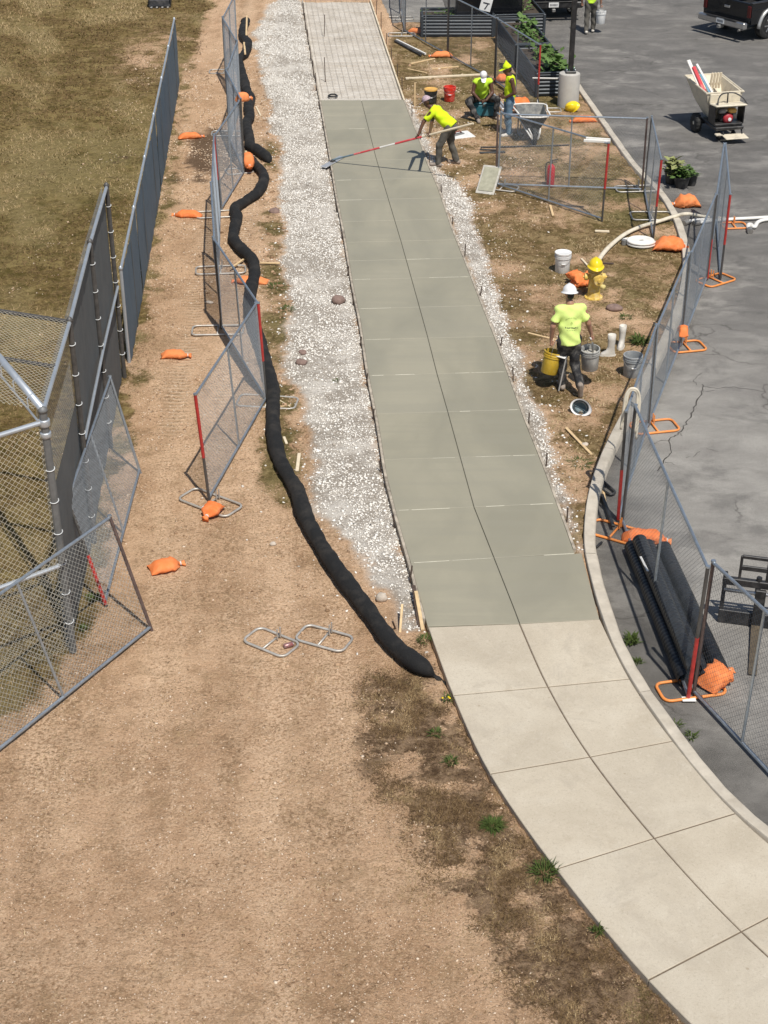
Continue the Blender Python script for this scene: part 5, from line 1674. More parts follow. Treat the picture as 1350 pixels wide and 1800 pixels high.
def sock(label, pts, r=.115, seed=0, knot=True):
    P = smooth_path(pts, 7)
    # even spacing
    acc_ = [0]
    for i in range(1, len(P)):
        acc_.append(acc_[-1] + (P[i] - P[i - 1]).length)
    n = int(acc_[-1] / .055)
    Q = [along(P, acc_, acc_[-1] * i / n) for i in range(n + 1)]
    r_ = random.Random(seed)
    ph_ = [r_.uniform(0, 6) for _ in range(4)]
    rad = []
    for i in range(n + 1):
        s_ = acc_[-1] * i / n
        v = r * (1 + .05 * math.sin(s_ * 3.1 + ph_[0]) + .035 * math.sin(s_ * 9.7 + ph_[1]) + .03 * math.sin(s_ * 23 + ph_[2]))
        e = min(i, n - i)
        if e < 5:
            v *= (.25, .62, .83, .94, .98)[e]
        rad.append(v)
    Q = [q + V3((0, 0, rad[i] * .86)) for i, q in enumerate(Q)]
    root = thing('erosion_sock', label, 'erosion sock', P[0])
    MB().tube([q - P[0] for q in Q], rad, 14, flat=.9).build('sock_tube', M_SOCK, root, smooth=True)
    if knot:
        d = (Q[0] - Q[3]).normalized()
        a_ = Q[0] - P[0]
        MB().tube([a_ - d * .03, a_ + d * .03, a_ + d * .06, a_ + d * .11 + V3((0, 0, -.03)), a_ + d * .16 + V3((.02, 0, -.06))], [.03, .022, .035, .045, .05], 8).build('tied_end', M_SOCK, root, smooth=True)
    return root


near_px = [(762, 1190), (735, 1180), (690, 1143), (650, 1088), (600, 1023), (567, 973), (537, 918), (522, 872), (492, 818), (481, 765), (480, 700), (473, 668), (457, 610), (440, 560), (441, 520), (448, 490), (444, 465), (425, 446), (411, 427), (413, 408), (417, 390), (413, 375), (430, 362), (451, 348), (463, 329), (463, 312), (450, 298), (437, 285)]
sock('long black erosion sock winding from the old sidewalk up the soil', ats(near_px), .115, 1)
far_px = [(474, 289), (458, 275), (441, 264), (439, 250), (433, 226), (440, 211), (437, 195), (441, 180), (434, 166), (429, 148), (424, 130), (420, 118), (419, 110), (430, 102), (436, 82), (427, 68), (430, 50), (433, 42), (424, 40)]
sock('far black erosion sock snaking behind the zigzag fence', ats(far_px), .125, 2)

# drinks can
root = thing('drink_can', 'red and silver drink can lying inside the loose fence foot', 'can', at(507, 1138) + V3((0, 0, .033)), R(28))
cr_ = (0, R(90), 0)
MB().lathe([(.024, -.062), (.033, -.052), (.033, .05), (.026, .06)], (0, 0, 0), 16, cr_).build('can_body', M_CAN, root, smooth=True)
MB().lathe([(.026, .0601), (.027, .064), (.024, .064), (.022, .0605)], (0, 0, 0), 16, cr_).build('can_lid', M_ALU, root, smooth=True)


def bucket(label, p, m, seed=0, h=.37, r0=.13, r1=.152, rot=(0, 0, 0), lid=None, handle='down', fill=None, group='site buckets', hang=0.0):
    root = thing('bucket', label, 'bucket', p, 0, group)
    root.rotation_euler = rot
    MB().lathe([(r0, 0), (r0 + .004, .006), (r1 - .004, h - .09), (r1 - .002, h), (r1 - .010, h), (r1 - .012, h - .09), (r0 - .006, .012), (.002, .010)], (0, 0, 0), 24).build('shell', m, root, auto=40)
    for zz in (h - .085, h - .055, h - .012):
        MB().lathe([(r1 - .006, zz - .010), (r1 + .008, zz - .009), (r1 + .008, zz + .009), (r1 - .006, zz + .010)], (0, 0, 0), 24, cap=False).build('rim_band', m, root, auto=40)
    if lid:
        MB().lathe([(r1 + .010, h - .02), (r1 + .012, h + .012), (r1 - .004, h + .016), (r1 - .02, h + .006), (.002, h + .006)], (0, 0, 0), 24).build('lid', lid, root, auto=40)
    if fill:
        MB().lathe([(r1 - .014, h - .10), (r1 * .6, h - .07), (.002, h - .075)], (0, 0, 0), 16).build('contents', fill, root, smooth=True)
    rr_ = r1 + .012
    if handle == 'up':
        pts = [(rr_ * math.cos(a_), 0, h - .05 + (hang or .19) * math.sin(a_) ** .7 if math.sin(a_) > 0 else h - .05) for a_ in np.linspace(0, math.pi, 15)]
    else:
        pts = [(rr_ * math.cos(a_), -rr_ * math.sin(a_) * 1.02, h - .05 - .13 * math.sin(a_)) for a_ in np.linspace(0, math.pi, 15)]
    MB().tube(pts, .0032, 5).build('handle', M_STEELGREY, root)
    g0 = pts[6]; g1 = pts[8]
    MB().tube([g0, pts[7], g1], .012, 8).build('grip', M_WHITE, root)
    for s_ in (-1, 1):
        MB().lathe([(.016, 0), (.016, .012), (.004, .016)], (s_ * (r1 - .004), 0, h - .05), 8, (0, R(90 * s_), 0)).build('ear', m, root)
    return root


bucket('white lidded bucket standing on the lawn left of the hydrant', at(988, 477), M_WHITE, lid=M_WHITE, h=.38, r0=.135, r1=.15)
bucket('red bucket standing on the lawn beside the dark bucket', at(790, 177), M_REDPL, h=.37)
bucket('dark bucket with yellow lid left of the red bucket', at(757, 180), M_BLKPL, lid=M_ENGYEL, h=.34, r0=.15, r1=.16)
bucket('empty grey bucket standing against the curbside fence', at(1110, 660), M_GREYPL, h=.38, r0=.135, r1=.155)


def hard_hat(label, p, m, rot=(0, 0, 0), inside=M_HATDARK, s=1.0, parent=None):
    if parent is None:
        root = thing('hard_hat', label, 'hard hat', p, 0, 'hard hats')
        root.rotation_euler = rot
    else:
        root = bpy.data.objects.new('hard_hat', None); col.objects.link(root)
        root.parent = parent; root.location = p; root.rotation_euler = rot
    def shell(off, name, mm, brim=True):
        mb = MB(); vs = []; n, k = 9, 28
        prof = [(math.sin(t_), math.cos(t_)) for t_ in np.linspace(.02, math.pi / 2, n)]
        for (a_, b_) in prof:
            for j in range(k):
                an = 2 * math.pi * j / k
                ridge = .010 * math.exp(-((math.sin(an) * a_) / .16) ** 2) * max(0, b_ + .25)
                vs.append(((.138 - off) * s * a_ * math.cos(an), (.112 - off) * s * a_ * math.sin(an), (.125 - off) * s * b_ + ridge * s))
        if brim:
            for (ex, z_) in ((.010, -.006), (.024, -.012), (.024, -.018)):
                for j in range(k):
                    an = 2 * math.pi * j / k
                    vis = .038 * max(0, math.cos(an)) ** 2
                    vs.append(((.138 + ex + vis * ex / .024) * s * math.cos(an), (.112 + ex) * s * math.sin(an), z_ * s - vis * .35 * s))
        rows = len(vs) // k
        mb.add(vs, [(i * k + j, (i + 1) * k + j, (i + 1) * k + (j + 1) % k, i * k + (j + 1) % k) for i in range(rows - 1) for j in range(k)] + [tuple(range(k))])
        return mb.build(name, mm, root, smooth=True, recalc=True)
    shell(0, 'shell', m)
    if parent is None:
        shell(.008, 'lining', inside, False)
        MB().tube([(.10 * s * math.cos(a_), .085 * s * math.sin(a_), .005) for a_ in np.linspace(0, 6.283, 20)[:-1]], .008, 5, closed=True).build('headband', M_BLKPL, root)
    return root


hard_hat('white hard hat lying upturned on the lawn with its lining showing', at(1020, 716, .10), M_HATWHITE, (R(-118), R(12), R(-25)))
hard_hat('yellow hard hat leaning on the foot of the lamp base', at(1004, 188, .12), M_HATYEL, (R(60), R(-20), R(-30)), s=1.15)

# hydrant
hp = at(1043, 524)
root = thing('fire_hydrant', 'chipped pale yellow fire hydrant on the lawn', 'hydrant', hp)
MB().lathe([(.17, 0), (.17, .035), (.125, .04), (.115, .07), (.112, .38), (.13, .39), (.13, .42), (.112, .43), (.115, .50)], (0, 0, 0), 20).build('barrel', M_HYD, root, auto=40)
MB().lathe([(.135, .50), (.135, .525), (.115, .53), (.10, .60), (.065, .645), (.03, .66), (.03, .70), (.002, .70)], (0, 0, 0), 20).build('bonnet', M_HYD, root, auto=40)
for an, rr_, L_ in ((0, .06, .19), (180, .06, .19), (-75, .085, .21)):
    q = Euler((0, R(90), R(an))).to_matrix()
    o_ = MB().lathe([(rr_ * .85, .05), (rr_ * .85, L_ - .06), (rr_ * 1.15, L_ - .06), (rr_ * 1.1, L_), (rr_ * .4, L_ + .005), (rr_ * .35, L_ + .03), (.002, L_ + .03)], (0, 0, .42), 14, q).build('nozzle_cap', M_HYD, root, auto=40)
for k in range(8):
    a_ = k * math.pi / 4
    MB().lathe([(.016, .0), (.016, .02), (.003, .022)], (math.cos(a_) * .148, math.sin(a_) * .148, .035), 6).build('flange_bolt', M_HYD, root)
hard_hat('yellow hard hat sitting on top of the hydrant', hp + V3((0, 0, .645)), M_HATYEL, (0, 0, R(-90)), s=1.15)

# fire extinguisher
root = thing('fire_extinguisher', 'red fire extinguisher standing behind the slanting chain link panel', 'extinguisher', at(967, 327))
MB().lathe([(.085, 0), (.09, .01), (.09, .40), (.075, .455), (.035, .485), (.028, .51)], (0, 0, 0), 18).build('cylinder', M_EXT, root, smooth=True)
MB().lathe([(.032, .51), (.032, .55), (.018, .56)], (0, 0, 0), 12).build('valve', M_BLACKSTEEL, root)
MB().bbox((.05, 0, .585), (.17, .03, .018), .004, (0, R(-12), 0)).build('lever', M_BLACKSTEEL, root)
MB().bbox((.05, 0, .545), (.15, .03, .016), .004, (0, R(6), 0)).build('carry_handle', M_BLACKSTEEL, root)
MB().tube(smooth_path([(-.03, 0, .54), (-.10, 0, .52), (-.12, 0, .40), (-.105, 0, .22), (-.10, .01, .12)], 5), .013, 8).build('hose', M_RUBBER, root, smooth=True)

# mortar board leaning on the fence post, and hawk board with tool
root = thing('mortar_board', 'pale cement crusted board leaning against the fence post', 'board', at(852, 340), R(-20))
q = Euler((R(-52), 0, 0)).to_matrix()
MB().bbox(q @ V3((0, 0, .35)) , (.42, .025, .75), .01, q).build('sheet', M_CEMENT, root)
MB().bbox(q @ V3((0, -.02, .36)), (.34, .012, .62), .005, q).build('cement_crust', mat('wet_mortar', (0.33, 0.32, 0.24), .8, 0, .2, 9), root)
root = thing('hawk_board', 'white board holding a small hand float on the lawn', 'board', at(808, 239), R(20))
MB().bbox((0, 0, .02), (.62, .5, .03), .006).build('sheet', M_WHITE, root)
MB().bbox((-.05, .0, .05), (.34, .12, .02), .004, (0, 0, R(20))).build('float_blade', M_STEELGREY, root)
MB().tube([(-.15, -.02, .07), (-.1, 0, .11), (.02, .03, .11), (.06, .05, .07)], .018, 8).build('float_handle', mat('dark_red_wood', (0.22, .07, .05), .6), root, smooth=True)
# flat trowel mark / disc beside bed
root = thing('tie_wire_coil', 'small black wire coil lying on the stone bed by the fresh edge', 'coil', at(585, 170))
for k in range(3):
    MB().tube([(.13 * math.cos(a_) * (1 - .12 * k), .12 * math.sin(a_), .02 + .012 * k) for a_ in np.linspace(0, 6.28, 18)[:-1]], .011, 5, closed=True).build('loop', M_BLKPL, root)

# hoses
def hose(label, pts, r, m, name='hose', cat='hose', group='hoses', flat=.75):
    P = smooth_path(pts, 8)
    root = thing(name, label, cat, P[0], 0, group)
    MB().tube([p - P[0] for p in P], r, 10, flat=flat).build('hose_tube', m, root, smooth=True)
    d = (P[0] - P[2]).normalized()
    MB().tube([V3((0, 0, 0)) - d * .06, d * .08], r * 1.35, 10).build('coupling', M_STEELGREY, root)
    return root


hose('cream hose running from the hydrant over the curb', [at(1050, 461, .06), at(1060, 446, .05), at(1075, 430, .05), at(1098, 412, .05), at(1125, 399, .05), at(1158, 389, .05), at(1190, 379, .08), at(1207, 376, .13), at(1222, 378, 0.0), at(1245, 382, -.04), at(1275, 384, -.05)], .048, M_HOSE)
hose('white hose running off the right edge over the asphalt, upper one', [at(1225, 392, -.05), at(1250, 388, -.05), at(1290, 385, -.05), at(1330, 383, -.05), at(1380, 380, -.05)], .045, M_PVC)
hose('white hose with a bent end at the right edge of asphalt', [at(1318, 405, -.05), at(1315, 397, -.05), at(1319, 394, -.05), at(1326, 399, -.05), at(1333, 390, -.05), at(1350, 386, -.05), at(1385, 388, -.05)], .045, M_PVC)
hose('short white hose end lying inside the curbside fence', [at(1206, 391, -.05), at(1216, 388, -.05), at(1240, 386, -.05), at(1262, 388, -.05)], .045, M_PVC)
root = thing('coiled_hose', 'white hose coiled flat on the lawn beside an orange sandbag', 'hose', at(1126, 430), 0, 'hoses')
for lay in range(2):
    pts = []
    for i in range(130):
        a_ = i * .29; rr_ = .06 + .0014 * i
        pts.append((rr_ * 1.15 * math.cos(a_), rr_ * math.sin(a_), .035 + .05 * lay))
    MB().tube(pts, .030, 6).build('coil_layer', M_PVC, root, smooth=True)
MB().tube(smooth_path([(-.34, .02, .04), (-.34, .12, .04), (-.28, .20, .04), (-.14, .24, .04), (0, .22, .05)], 5), .030, 8).build('loose_end', M_PVC, root, smooth=True)
MB().lathe([(.05, 0), (.05, .10), (.03, .11)], (-.34, 0.0, .0), 8).build('coupling', M_STEELGREY, root)

# looped hose hung over the curbside fence
hp_ = at(1112, 690, 1.72)
root = thing('hung_hose', 'cream hose looped over the top of the curbside panel', 'hose', V3((hp_.x, hp_.y, 0)), 0, 'hoses')
for k in range(2):
    w_ = .075 + .03 * k
    pts = [(-w_ - .02, -.05, 1.30 - .12 * k), (-w_, -.02, 1.50), (-w_ * .9, -.01, 1.66), (-w_ * .4, 0, 1.75 + .02 * k), (w_ * .4, 0.0, 1.75 + .02 * k), (w_ * .95, .02, 1.66), (w_ * 1.05, .0, 1.45), (w_ * .95, -.03, 1.12 - .1 * k)]
    MB().tube(smooth_path([V3(q) for q in pts], 6), .020, 8).build('hose_loop', M_HOSE, root, smooth=True)

# ================================================================== PIPES AND LOADER FORKS
def corrugated(label, a_, b_, r):
    root = thing('drain_pipe', label, 'drain pipe', a_, 0, 'black drain pipes')
    d = b_ - a_; L_ = d.length; q = d.to_track_quat('Z', 'Y').to_matrix()
    prof = [(r * .86, 0)]
    s_ = 0.0
    while s_ < L_ - .08:
        prof += [(r, s_ + .004), (r, s_ + .040), (r * .965, s_ + .046), (r * .965, s_ + .064)]
        s_ += .07
    prof += [(r * .93, L_)]
    MB().lathe(prof, (0, 0, 0), 18, q, cap=False).build('pipe_wall', mat('black_corrugated_plastic', (.014, .014, .015), .38, 0, .3, 8, dirt=(.10, .09, .08), damt=.25, dscale=5), root, auto=50)
    MB().lathe([(r * .84, L_ * .002), (r * .84, L_ * .998)], (0, 0, 0), 18, q, cap=False).build('pipe_liner', M_BLACKSTEEL, root, smooth=True)
    return root


zp = Z_ASPH
corrugated('black drain pipe on asphalt, nearest the curb', at(1110, 960, zp + .10), at(1205, 1196, zp + .10), .10)
corrugated('black drain pipe on asphalt, second from the curb', at(1138, 958, zp + .10), at(1238, 1194, zp + .10), .10)
corrugated('black drain pipe on asphalt, farthest from the curb', at(1166, 962, zp + .10), at(1270, 1186, zp + .10), .10)
corrugated('black drain pipe lying on top of the others', at(1124, 950, zp + .285), at(1221, 1178, zp + .285), .10)
stick((1126, 978), (1139, 1004), 'white strip stuck on the top drain pipe', .03, .004, M_PVC, zp + .388, zp + .388, 'pipe_marker', 'strip')
# loader fork attachment
fp = at(1302, 1108, zp)
root = thing('loader_forks', 'black pallet fork attachment standing on asphalt at right edge', 'forks', fp, R(-14))
def fbar(p, q, sz, name, m=M_BLACKSTEEL):
    p, q = V3(p), V3(q)
    d = q - p; rm = d.to_track_quat('X', 'Z').to_matrix()
    return MB().bbox((p + q) / 2, (d.length, sz[0], sz[1]), .008, rm).build(name, m, root)
fbar((-.30, .15, .62), (.95, .15, .62), (.07, .10), 'upper_beam')
fbar((-.30, .15, .10), (.95, .15, .10), (.08, .20), 'lower_beam')
fbar((-.27, .15, .0), (-.27, .15, .74), (.06, .05), 'side_plate')
fbar((.92, .15, .0), (.92, .15, .74), (.06, .05), 'side_plate')
MB().tube([(-.27, .12, .50), (.95, .12, .50)], .026, 12).build('hanger_rod', M_CHROME, root, smooth=True)
fbar((-.10, .17, .98), (.95, .17, .98), (.035, .05), 'backrest_rail')
fbar((-.10, .17, .82), (.95, .17, .82), (.03, .07), 'backrest_rail')
fbar((-.10, .17, .66), (-.10, .17, .99), (.03, .035), 'backrest_upright')
fbar((.25, .17, .60), (.25, .17, .99), (.035, .07), 'backrest_upright')
fbar((.70, .17, .60), (.70, .17, .99), (.035, .07), 'backrest_upright')
fbar((.18, .08, .06), (.18, .08, .58), (.05, .13), 'fork_shank')
fbar((.75, .08, .06), (.75, .08, .58), (.05, .13), 'fork_shank')
MB().prism([(-.02, .03), (.10, .03), (.10, .07), (-.02, .075)], 0, 1, 0).build('heel_block', M_BLACKSTEEL, root) if False else None
for fx in (.18, .75):
    MB().add([(fx - .06, .06, .02), (fx + .06, .06, .02), (fx + .06, .06, .065), (fx - .06, .06, .065), (fx - .05, -.95, .02), (fx + .05, -.95, .02), (fx + .05, -.95, .032), (fx - .05, -.95, .032)], [(0, 1, 2, 3), (7, 6, 5, 4), (3, 2, 6, 7), (1, 0, 4, 5), (0, 3, 7, 4), (2, 1, 5, 6)]).build('fork_blade', mat('rusty_fork', (.12, .095, .065), .6, .3, .3, 9), root, recalc=True)
MB().tube([(.14, .15, .72), (.14, .15, .45)], .035, 10).build('lock_pin', M_BLACKSTEEL, root)

# tools by the curb behind the near fence
root = thing('rubber_hose_end', 'dark rubber strap and rods dropped by the curb behind the fence', 'strap', at(1066, 860, zp))
MB().tube(smooth_path([(-.05, .25, .03), (.02, .05, .04), (.10, -.15, .04), (.02, -.22, .04), (-.06, -.08, .04), (-.03, .12, .04)], 6), .02, 8).build('strap', M_BLKPL, root, smooth=True)
stick((1058, 870), (1078, 925), 'black handle leaning from curb to the orange fence foot', .045, .04, M_BLACKSTEEL, zp + .05, zp + .08, 'black_rod', 'rod')
stick((1058, 953), (1048, 962), 'short black pin under the curb by the orange foot', .03, .03, M_BLACKSTEEL, zp + .03, None, 'steel_pin', 'pin')
o = MB().bbox((0, 0, .002), (.16, .09, .004), .001).build('paper_scrap', M_WHITE, None, loc=at(1211, 1229, zp + .03)); tag(o, 'white paper scrap on the asphalt inside the orange foot', 'paper')

# ================================================================== BOOTS
def boot(label, p, rz, m=M_BOOT_PALE, lean=0.0):
    root = thing('rubber_boot', label, 'boot', p, rz, 'empty boots')
    root.rotation_euler = (0, lean, rz)
    mb = MB(); vs = []; k = 16
    secs = [(0.0, .055, .13, .04), (.03, .055, .135, .045), (.07, .052, .12, .035), (.11, .050, .075, .0), (.18, .052, .06, -.01), (.30, .060, .068, -.01), (.40, .064, .072, -.008), (.402, .058, .066, -.008), (.25, .050, .058, -.01), (.12, .04, .05, 0)]
    for z_, ry, rx, cx_ in secs:
        for j in range(k):
            a_ = 2 * math.pi * j / k
            vs.append((cx_ + rx * math.cos(a_), ry * math.sin(a_), z_))
    mb.add(vs, [(i * k + j, i * k + (j + 1) % k, (i + 1) * k + (j + 1) % k, (i + 1) * k + j) for i in range(len(secs) - 1) for j in range(k)] + [tuple(range(k - 1, -1, -1)), tuple((len(secs) - 1) * k + j for j in range(k))])
    mb.build('upper', m, root, smooth=True, recalc=True)
    vs = []
    for z_ in (0, .028):
        for j in range(k):
            a_ = 2 * math.pi * j / k
            vs.append((.04 + .145 * math.cos(a_), .062 * math.sin(a_), z_))
    MB().add(vs, [(j, (j + 1) % k, k + (j + 1) % k, k + j) for j in range(k)] + [tuple(range(k - 1, -1, -1)), tuple(k + j for j in range(k))]).build('sole', M_BOOT_PALE, root, recalc=True)
    MB().lathe([(.048, .3), (.04, .2), (.002, .19)], (-.01, 0, 0), 14).build('lining', M_BLKPL, root)
    return root


boot('pale rubber boot on lawn with toe pointing left, beside the carried grey bucket', at(1072, 626), R(185), lean=.0)
boot('pale rubber boot on lawn with toe toward camera, behind the other boot', at(1092, 610), R(-110))

# ================================================================== LAMP POST, PLANTERS, POTS
lp = at(998, 186)
root = thing('lamp_post', 'black square lamp post on a tall round concrete base', 'lamp post', lp)
MB().lathe([(.27, -.2), (.27, .80), (.262, .83), (.245, .84), (.002, .84)], (0, 0, 0), 32).build('concrete_base', M_CONC_BASE, root, auto=40)
MB().bbox((.02, .02, .87), (.26, .26, .06), .015).build('base_plate', M_BLACKSTEEL, root)
MB().bbox((.02, .02, 3.9), (.125, .125, 6.05), .012).build('pole', M_BLACKSTEEL, root)
for sx in (-1, 1):
    for sy in (-1, 1):
        MB().lathe([(.016, .84), (.016, .94), (.004, .95)], (.02 + sx * .105, .02 + sy * .105, 0), 6).build('anchor_bolt', M_GALV, root)
MB().tube([(-.02, -.05, .9), (-.03, -.02, .96), (.1, .0, .94)], .015, 6).build('ground_wire', mat('green_wire', (0.03, .12, .06), .5), root)
MB().bbox((.02, .5, 6.9), (.28, .7, .12), .03).build('lamp_head', M_BLACKSTEEL, root)


def leaf_cluster(root, c, rx, ry, h, n, m, size, seed, name='foliage'):
    r_ = random.Random(seed); mb = MB()
    for _ in range(n):
        x_ = c[0] + rx * (r_.random() + r_.random() - 1); y_ = c[1] + ry * (r_.random() + r_.random() - 1); z_ = c[2] + h * r_.random() ** 1.2
        a_ = r_.uniform(0, 6.28); el = r_.uniform(-.5, .7); sz = size * r_.uniform(.5, 1.3)
        d = V3((math.cos(a_) * math.cos(el), math.sin(a_) * math.cos(el), math.sin(el))); sd_ = V3((-math.sin(a_), math.cos(a_), r_.uniform(-.3, .3)))
        p = V3((x_, y_, z_)); m_ = p + d * sz * .5 + V3((0, 0, .12 * sz))
        mb.add([p, m_ + sd_ * sz * .38, p + d * sz, m_ - sd_ * sz * .38], [(0, 1, 2), (0, 2, 3)])
    o = mb.build(name, m, root)
    return o


def planter(label, c, L_, W_, H_, rz, plants=None, seed=0):
    root = thing('raised_planter', label, 'planter', c, rz, 'metal raised planters')
    def wallp(p, q, nm='corrugated_panel'):
        p, q = V3(p), V3(q); d = (q - p); n = V3((d.y, -d.x, 0)).normalized()
        rows = 25; vs = []
        for i in range(rows):
            z_ = .02 + (H_ - .05) * i / (rows - 1)
            o_ = .022 * (1 if (i // 2) % 2 else -1) * .5
            for e in (p, q):
                w_ = e + n * o_
                vs.append((w_.x, w_.y, z_))
            for e in (p, q):
                w_ = e + n * (o_ - .012)
                vs.append((w_.x, w_.y, z_))
        fs = []
        for i in range(rows - 1):
            a_ = i * 4
            fs += [(a_, a_ + 1, a_ + 5, a_ + 4), (a_ + 3, a_ + 2, a_ + 6, a_ + 7)]
        MB().add(vs, fs).build(nm, M_PLANTER, root)
    x_, y_ = L_ / 2, W_ / 2
    wallp((-x_ + .04, -y_, 0), (x_ - .04, -y_, 0)); wallp((x_ - .04, y_, 0), (-x_ + .04, y_, 0)); wallp((-x_, y_ - .04, 0), (-x_, -y_ + .04, 0)); wallp((x_, -y_ + .04, 0), (x_, y_ - .04, 0))
    for sx in (-1, 1):
        for sy in (-1, 1):
            MB().bbox((sx * x_, sy * y_, H_ / 2), (.08, .08, H_), .015).build('corner_post', M_PLANTER, root)
    for p, q in (((-x_, -y_, H_), (x_, -y_, H_)), ((x_, y_, H_), (-x_, y_, H_)), ((-x_, y_, H_), (-x_, -y_, H_)), ((x_, -y_, H_), (x_, y_, H_))):
        MB().tube([p, q], .025, 8).build('rim', M_PLANTER, root)
    MB().bbox((0, 0, H_ - .14), (L_ - .06, W_ - .06, .1), .02).build('soil', M_SOIL, root)
    for (dx, dy, rx, ry, h_, n, m, sz) in (plants or []):
        leaf_cluster(root, (dx, dy, H_ - .1), rx, ry, h_, n, m, sz, seed + int(dx * 10))
    return root


pa, pb_ = at(742, 66), at(866, 66)
planter('long slate metal planter facing the camera beyond the chain fence', (pa + pb_) / 2 + V3((0, .55, 0)), 2.1, 1.0, .62, 0, [(-.3, 0, .8, .4, .15, 120, M_LEAF, .10), (.6, 0, .35, .4, .15, 60, mat('dry_leaf', (.3, .3, .14), .8), .09)], 1)
pl0, pl1 = at(943, 171), at(868, 64)
pd = (pl1 - pl0); pang = math.atan2(-pd.x, pd.y); pdn = pd.normalized(); psd = V3((pdn.y, -pdn.x, 0))
planter('near slate metal planter full of squash leaves by the lamp base', pl0 + pdn * 1.5 + psd * .47, .94, 2.95, .62, pang, [(.1, -.9, .40, .55, .28, 90, M_LEAF2, .26), (.1, .5, .42, .9, .22, 130, M_LEAF, .18)], 3)
planter('middle slate metal planter of low greens in the row by the asphalt', pl0 + pdn * 4.6 + psd * .47, .94, 2.95, .62, pang, [(.1, -.3, .42, 1.2, .16, 240, M_LEAF, .13), (.2, .6, .3, .6, .30, 60, M_LEAF2, .2)], 4)
planter('far slate metal planter of low greens beside the dark truck', pl0 + pdn * 7.9 + psd * .75, 1.5, 2.6, .62, pang, [(0, 0, .65, 1.1, .14, 300, M_LEAF2, .11)], 2)
# a low hoop over the squash bed
for k, py_ in enumerate((140,)):
    stick((936, 137), (985, 138), 'thin white rod across the squash planter', .03, .03, M_PVC, .68, None, 'white_rod', 'rod')


def pot(label, p, r, h, plant, m, seed, sz=.14):
    root = thing('plant_pot', label, 'potted plant', p, 0, 'potted plants on asphalt')
    MB().lathe([(r * .75, 0), (r, h * .9), (r * 1.08, h * .9), (r * 1.08, h), (r * .98, h), (r * .95, h * .9), (.002, h * .86)], (0, 0, 0), 18).build('pot', M_BLKPL, root, auto=40)
    leaf_cluster(root, (0, 0, h * .85), r * 1.4, r * 1.4, plant, 110, m, sz, seed)
    return root


pot('black pot with pale grassy plant, leftmost on the asphalt', at(1180, 322, zp), .17, .28, .30, mat('pale_leaf', (.25, .27, .10), .7), 1, .18)
pot('black pot with dark leafy plant in front of the pale plant', at(1197, 329, zp), .18, .26, .22, M_LEAF, 2, .14)
pot('small empty looking black pot at right of the potted plants', at(1214, 325, zp), .14, .26, .06, M_LEAF, 3, .05)

# ================================================================== WHEELBARROW
root = thing('wheelbarrow', 'grey wheelbarrow facing the camera behind the wide chain link panel', 'wheelbarrow', at(938, 255), R(4))
top = [(-.34, .05), (.34, .05), (.37, .5), (.36, .95), (-.36, .95), (-.37, .5)]
mb = MB(); vs = []
def ring(w0, w1, y0_, y1_, z0_, z1_):
    return [(-w0, y0_, z0_), (w0, y0_, z0_), (w1, y1_, z1_), (-w1, y1_, z1_)]
outer = [ring(.16, .20, .22, .80, .30, .34), ring(.31, .36, .02, .98, .66, .70)]
inner = [ring(.30, .35, .035, .965, .662, .70), ring(.15, .19, .24, .78, .325, .365)]
R4 = outer + inner
vs = [q for r4 in R4 for q in r4]
fs = [(0, 3, 2, 1)]
for i in range(3):
    for j in range(4):
        fs.append((i * 4 + j, i * 4 + (j + 1) % 4, i * 4 + 4 + (j + 1) % 4, i * 4 + 4 + j))
fs.append((12, 13, 14, 15))
mb.add(vs, fs)
mb.build('tub', mat('dark_barrow_tub', (.10, .105, .105), .6, 0, .3, 8, dirt=(.42, .4, .35), damt=.6, dscale=5), root, recalc=True)
MB().tube([V3(q) for q in smooth_path([(-.32, .02, .665), (.32, .02, .665), (.37, .5, .685), (.36, .98, .70), (-.36, .98, .70), (-.37, .5, .685)], 3)], .02, 8, closed=True).build('rim', M_PVC, root, smooth=True)
w_ = MB().lathe([(.10, -.04), (.17, -.05), (.20, -.03), (.205, 0), (.20, .03), (.17, .05), (.10, .04)], (0, -.02, .205), 24, (0, R(90), 0)).build('wheel', M_RUBBER, root, smooth=True)
MB().lathe([(.02, -.05), (.105, -.03), (.105, .03), (.02, .05)], (0, -.02, .205), 18, (0, R(90), 0)).build('rim_disc', M_STEELGREY, w_, auto=40)
for s_ in (-1, 1):
    MB().tube([(s_ * .07, -.16, .20), (s_ * .16, .15, .30), (s_ * .24, .75, .40), (s_ * .29, 1.45, .66)], .02, 8).build('handle', M_PVC, root, smooth=True)
    MB().tube([(s_ * .22, .62, .38), (s_ * .24, .70, .02), (s_ * .24, .95, .02), (s_ * .25, .92, .46)], .016, 8).build('leg', M_STEELGREY, root)
    MB().tube([(s_ * .07, -.18, .20), (s_ * .10, -.20, .33), (s_ * .14, -.02, .40)], .016, 6).build('wheel_guard', M_PVC, root)
    MB().tube([(s_ * .29, 1.30, .60), (s_ * .30, 1.47, .665)], .026, 8).build('grip', M_BLKPL, root)
sandbag('orange sandbag slung behind the wheelbarrow handles', at(915, 193, .12), R(175), .60, .34, .30, 41, rough=1.8)

# ================================================================== CONCRETE BUGGY
bp = at(1272, 243, zp)
root = thing('concrete_buggy', 'cream tubbed powered concrete buggy on the asphalt', 'concrete buggy', bp, R(12))
root.scale = (.93, .93, .93)
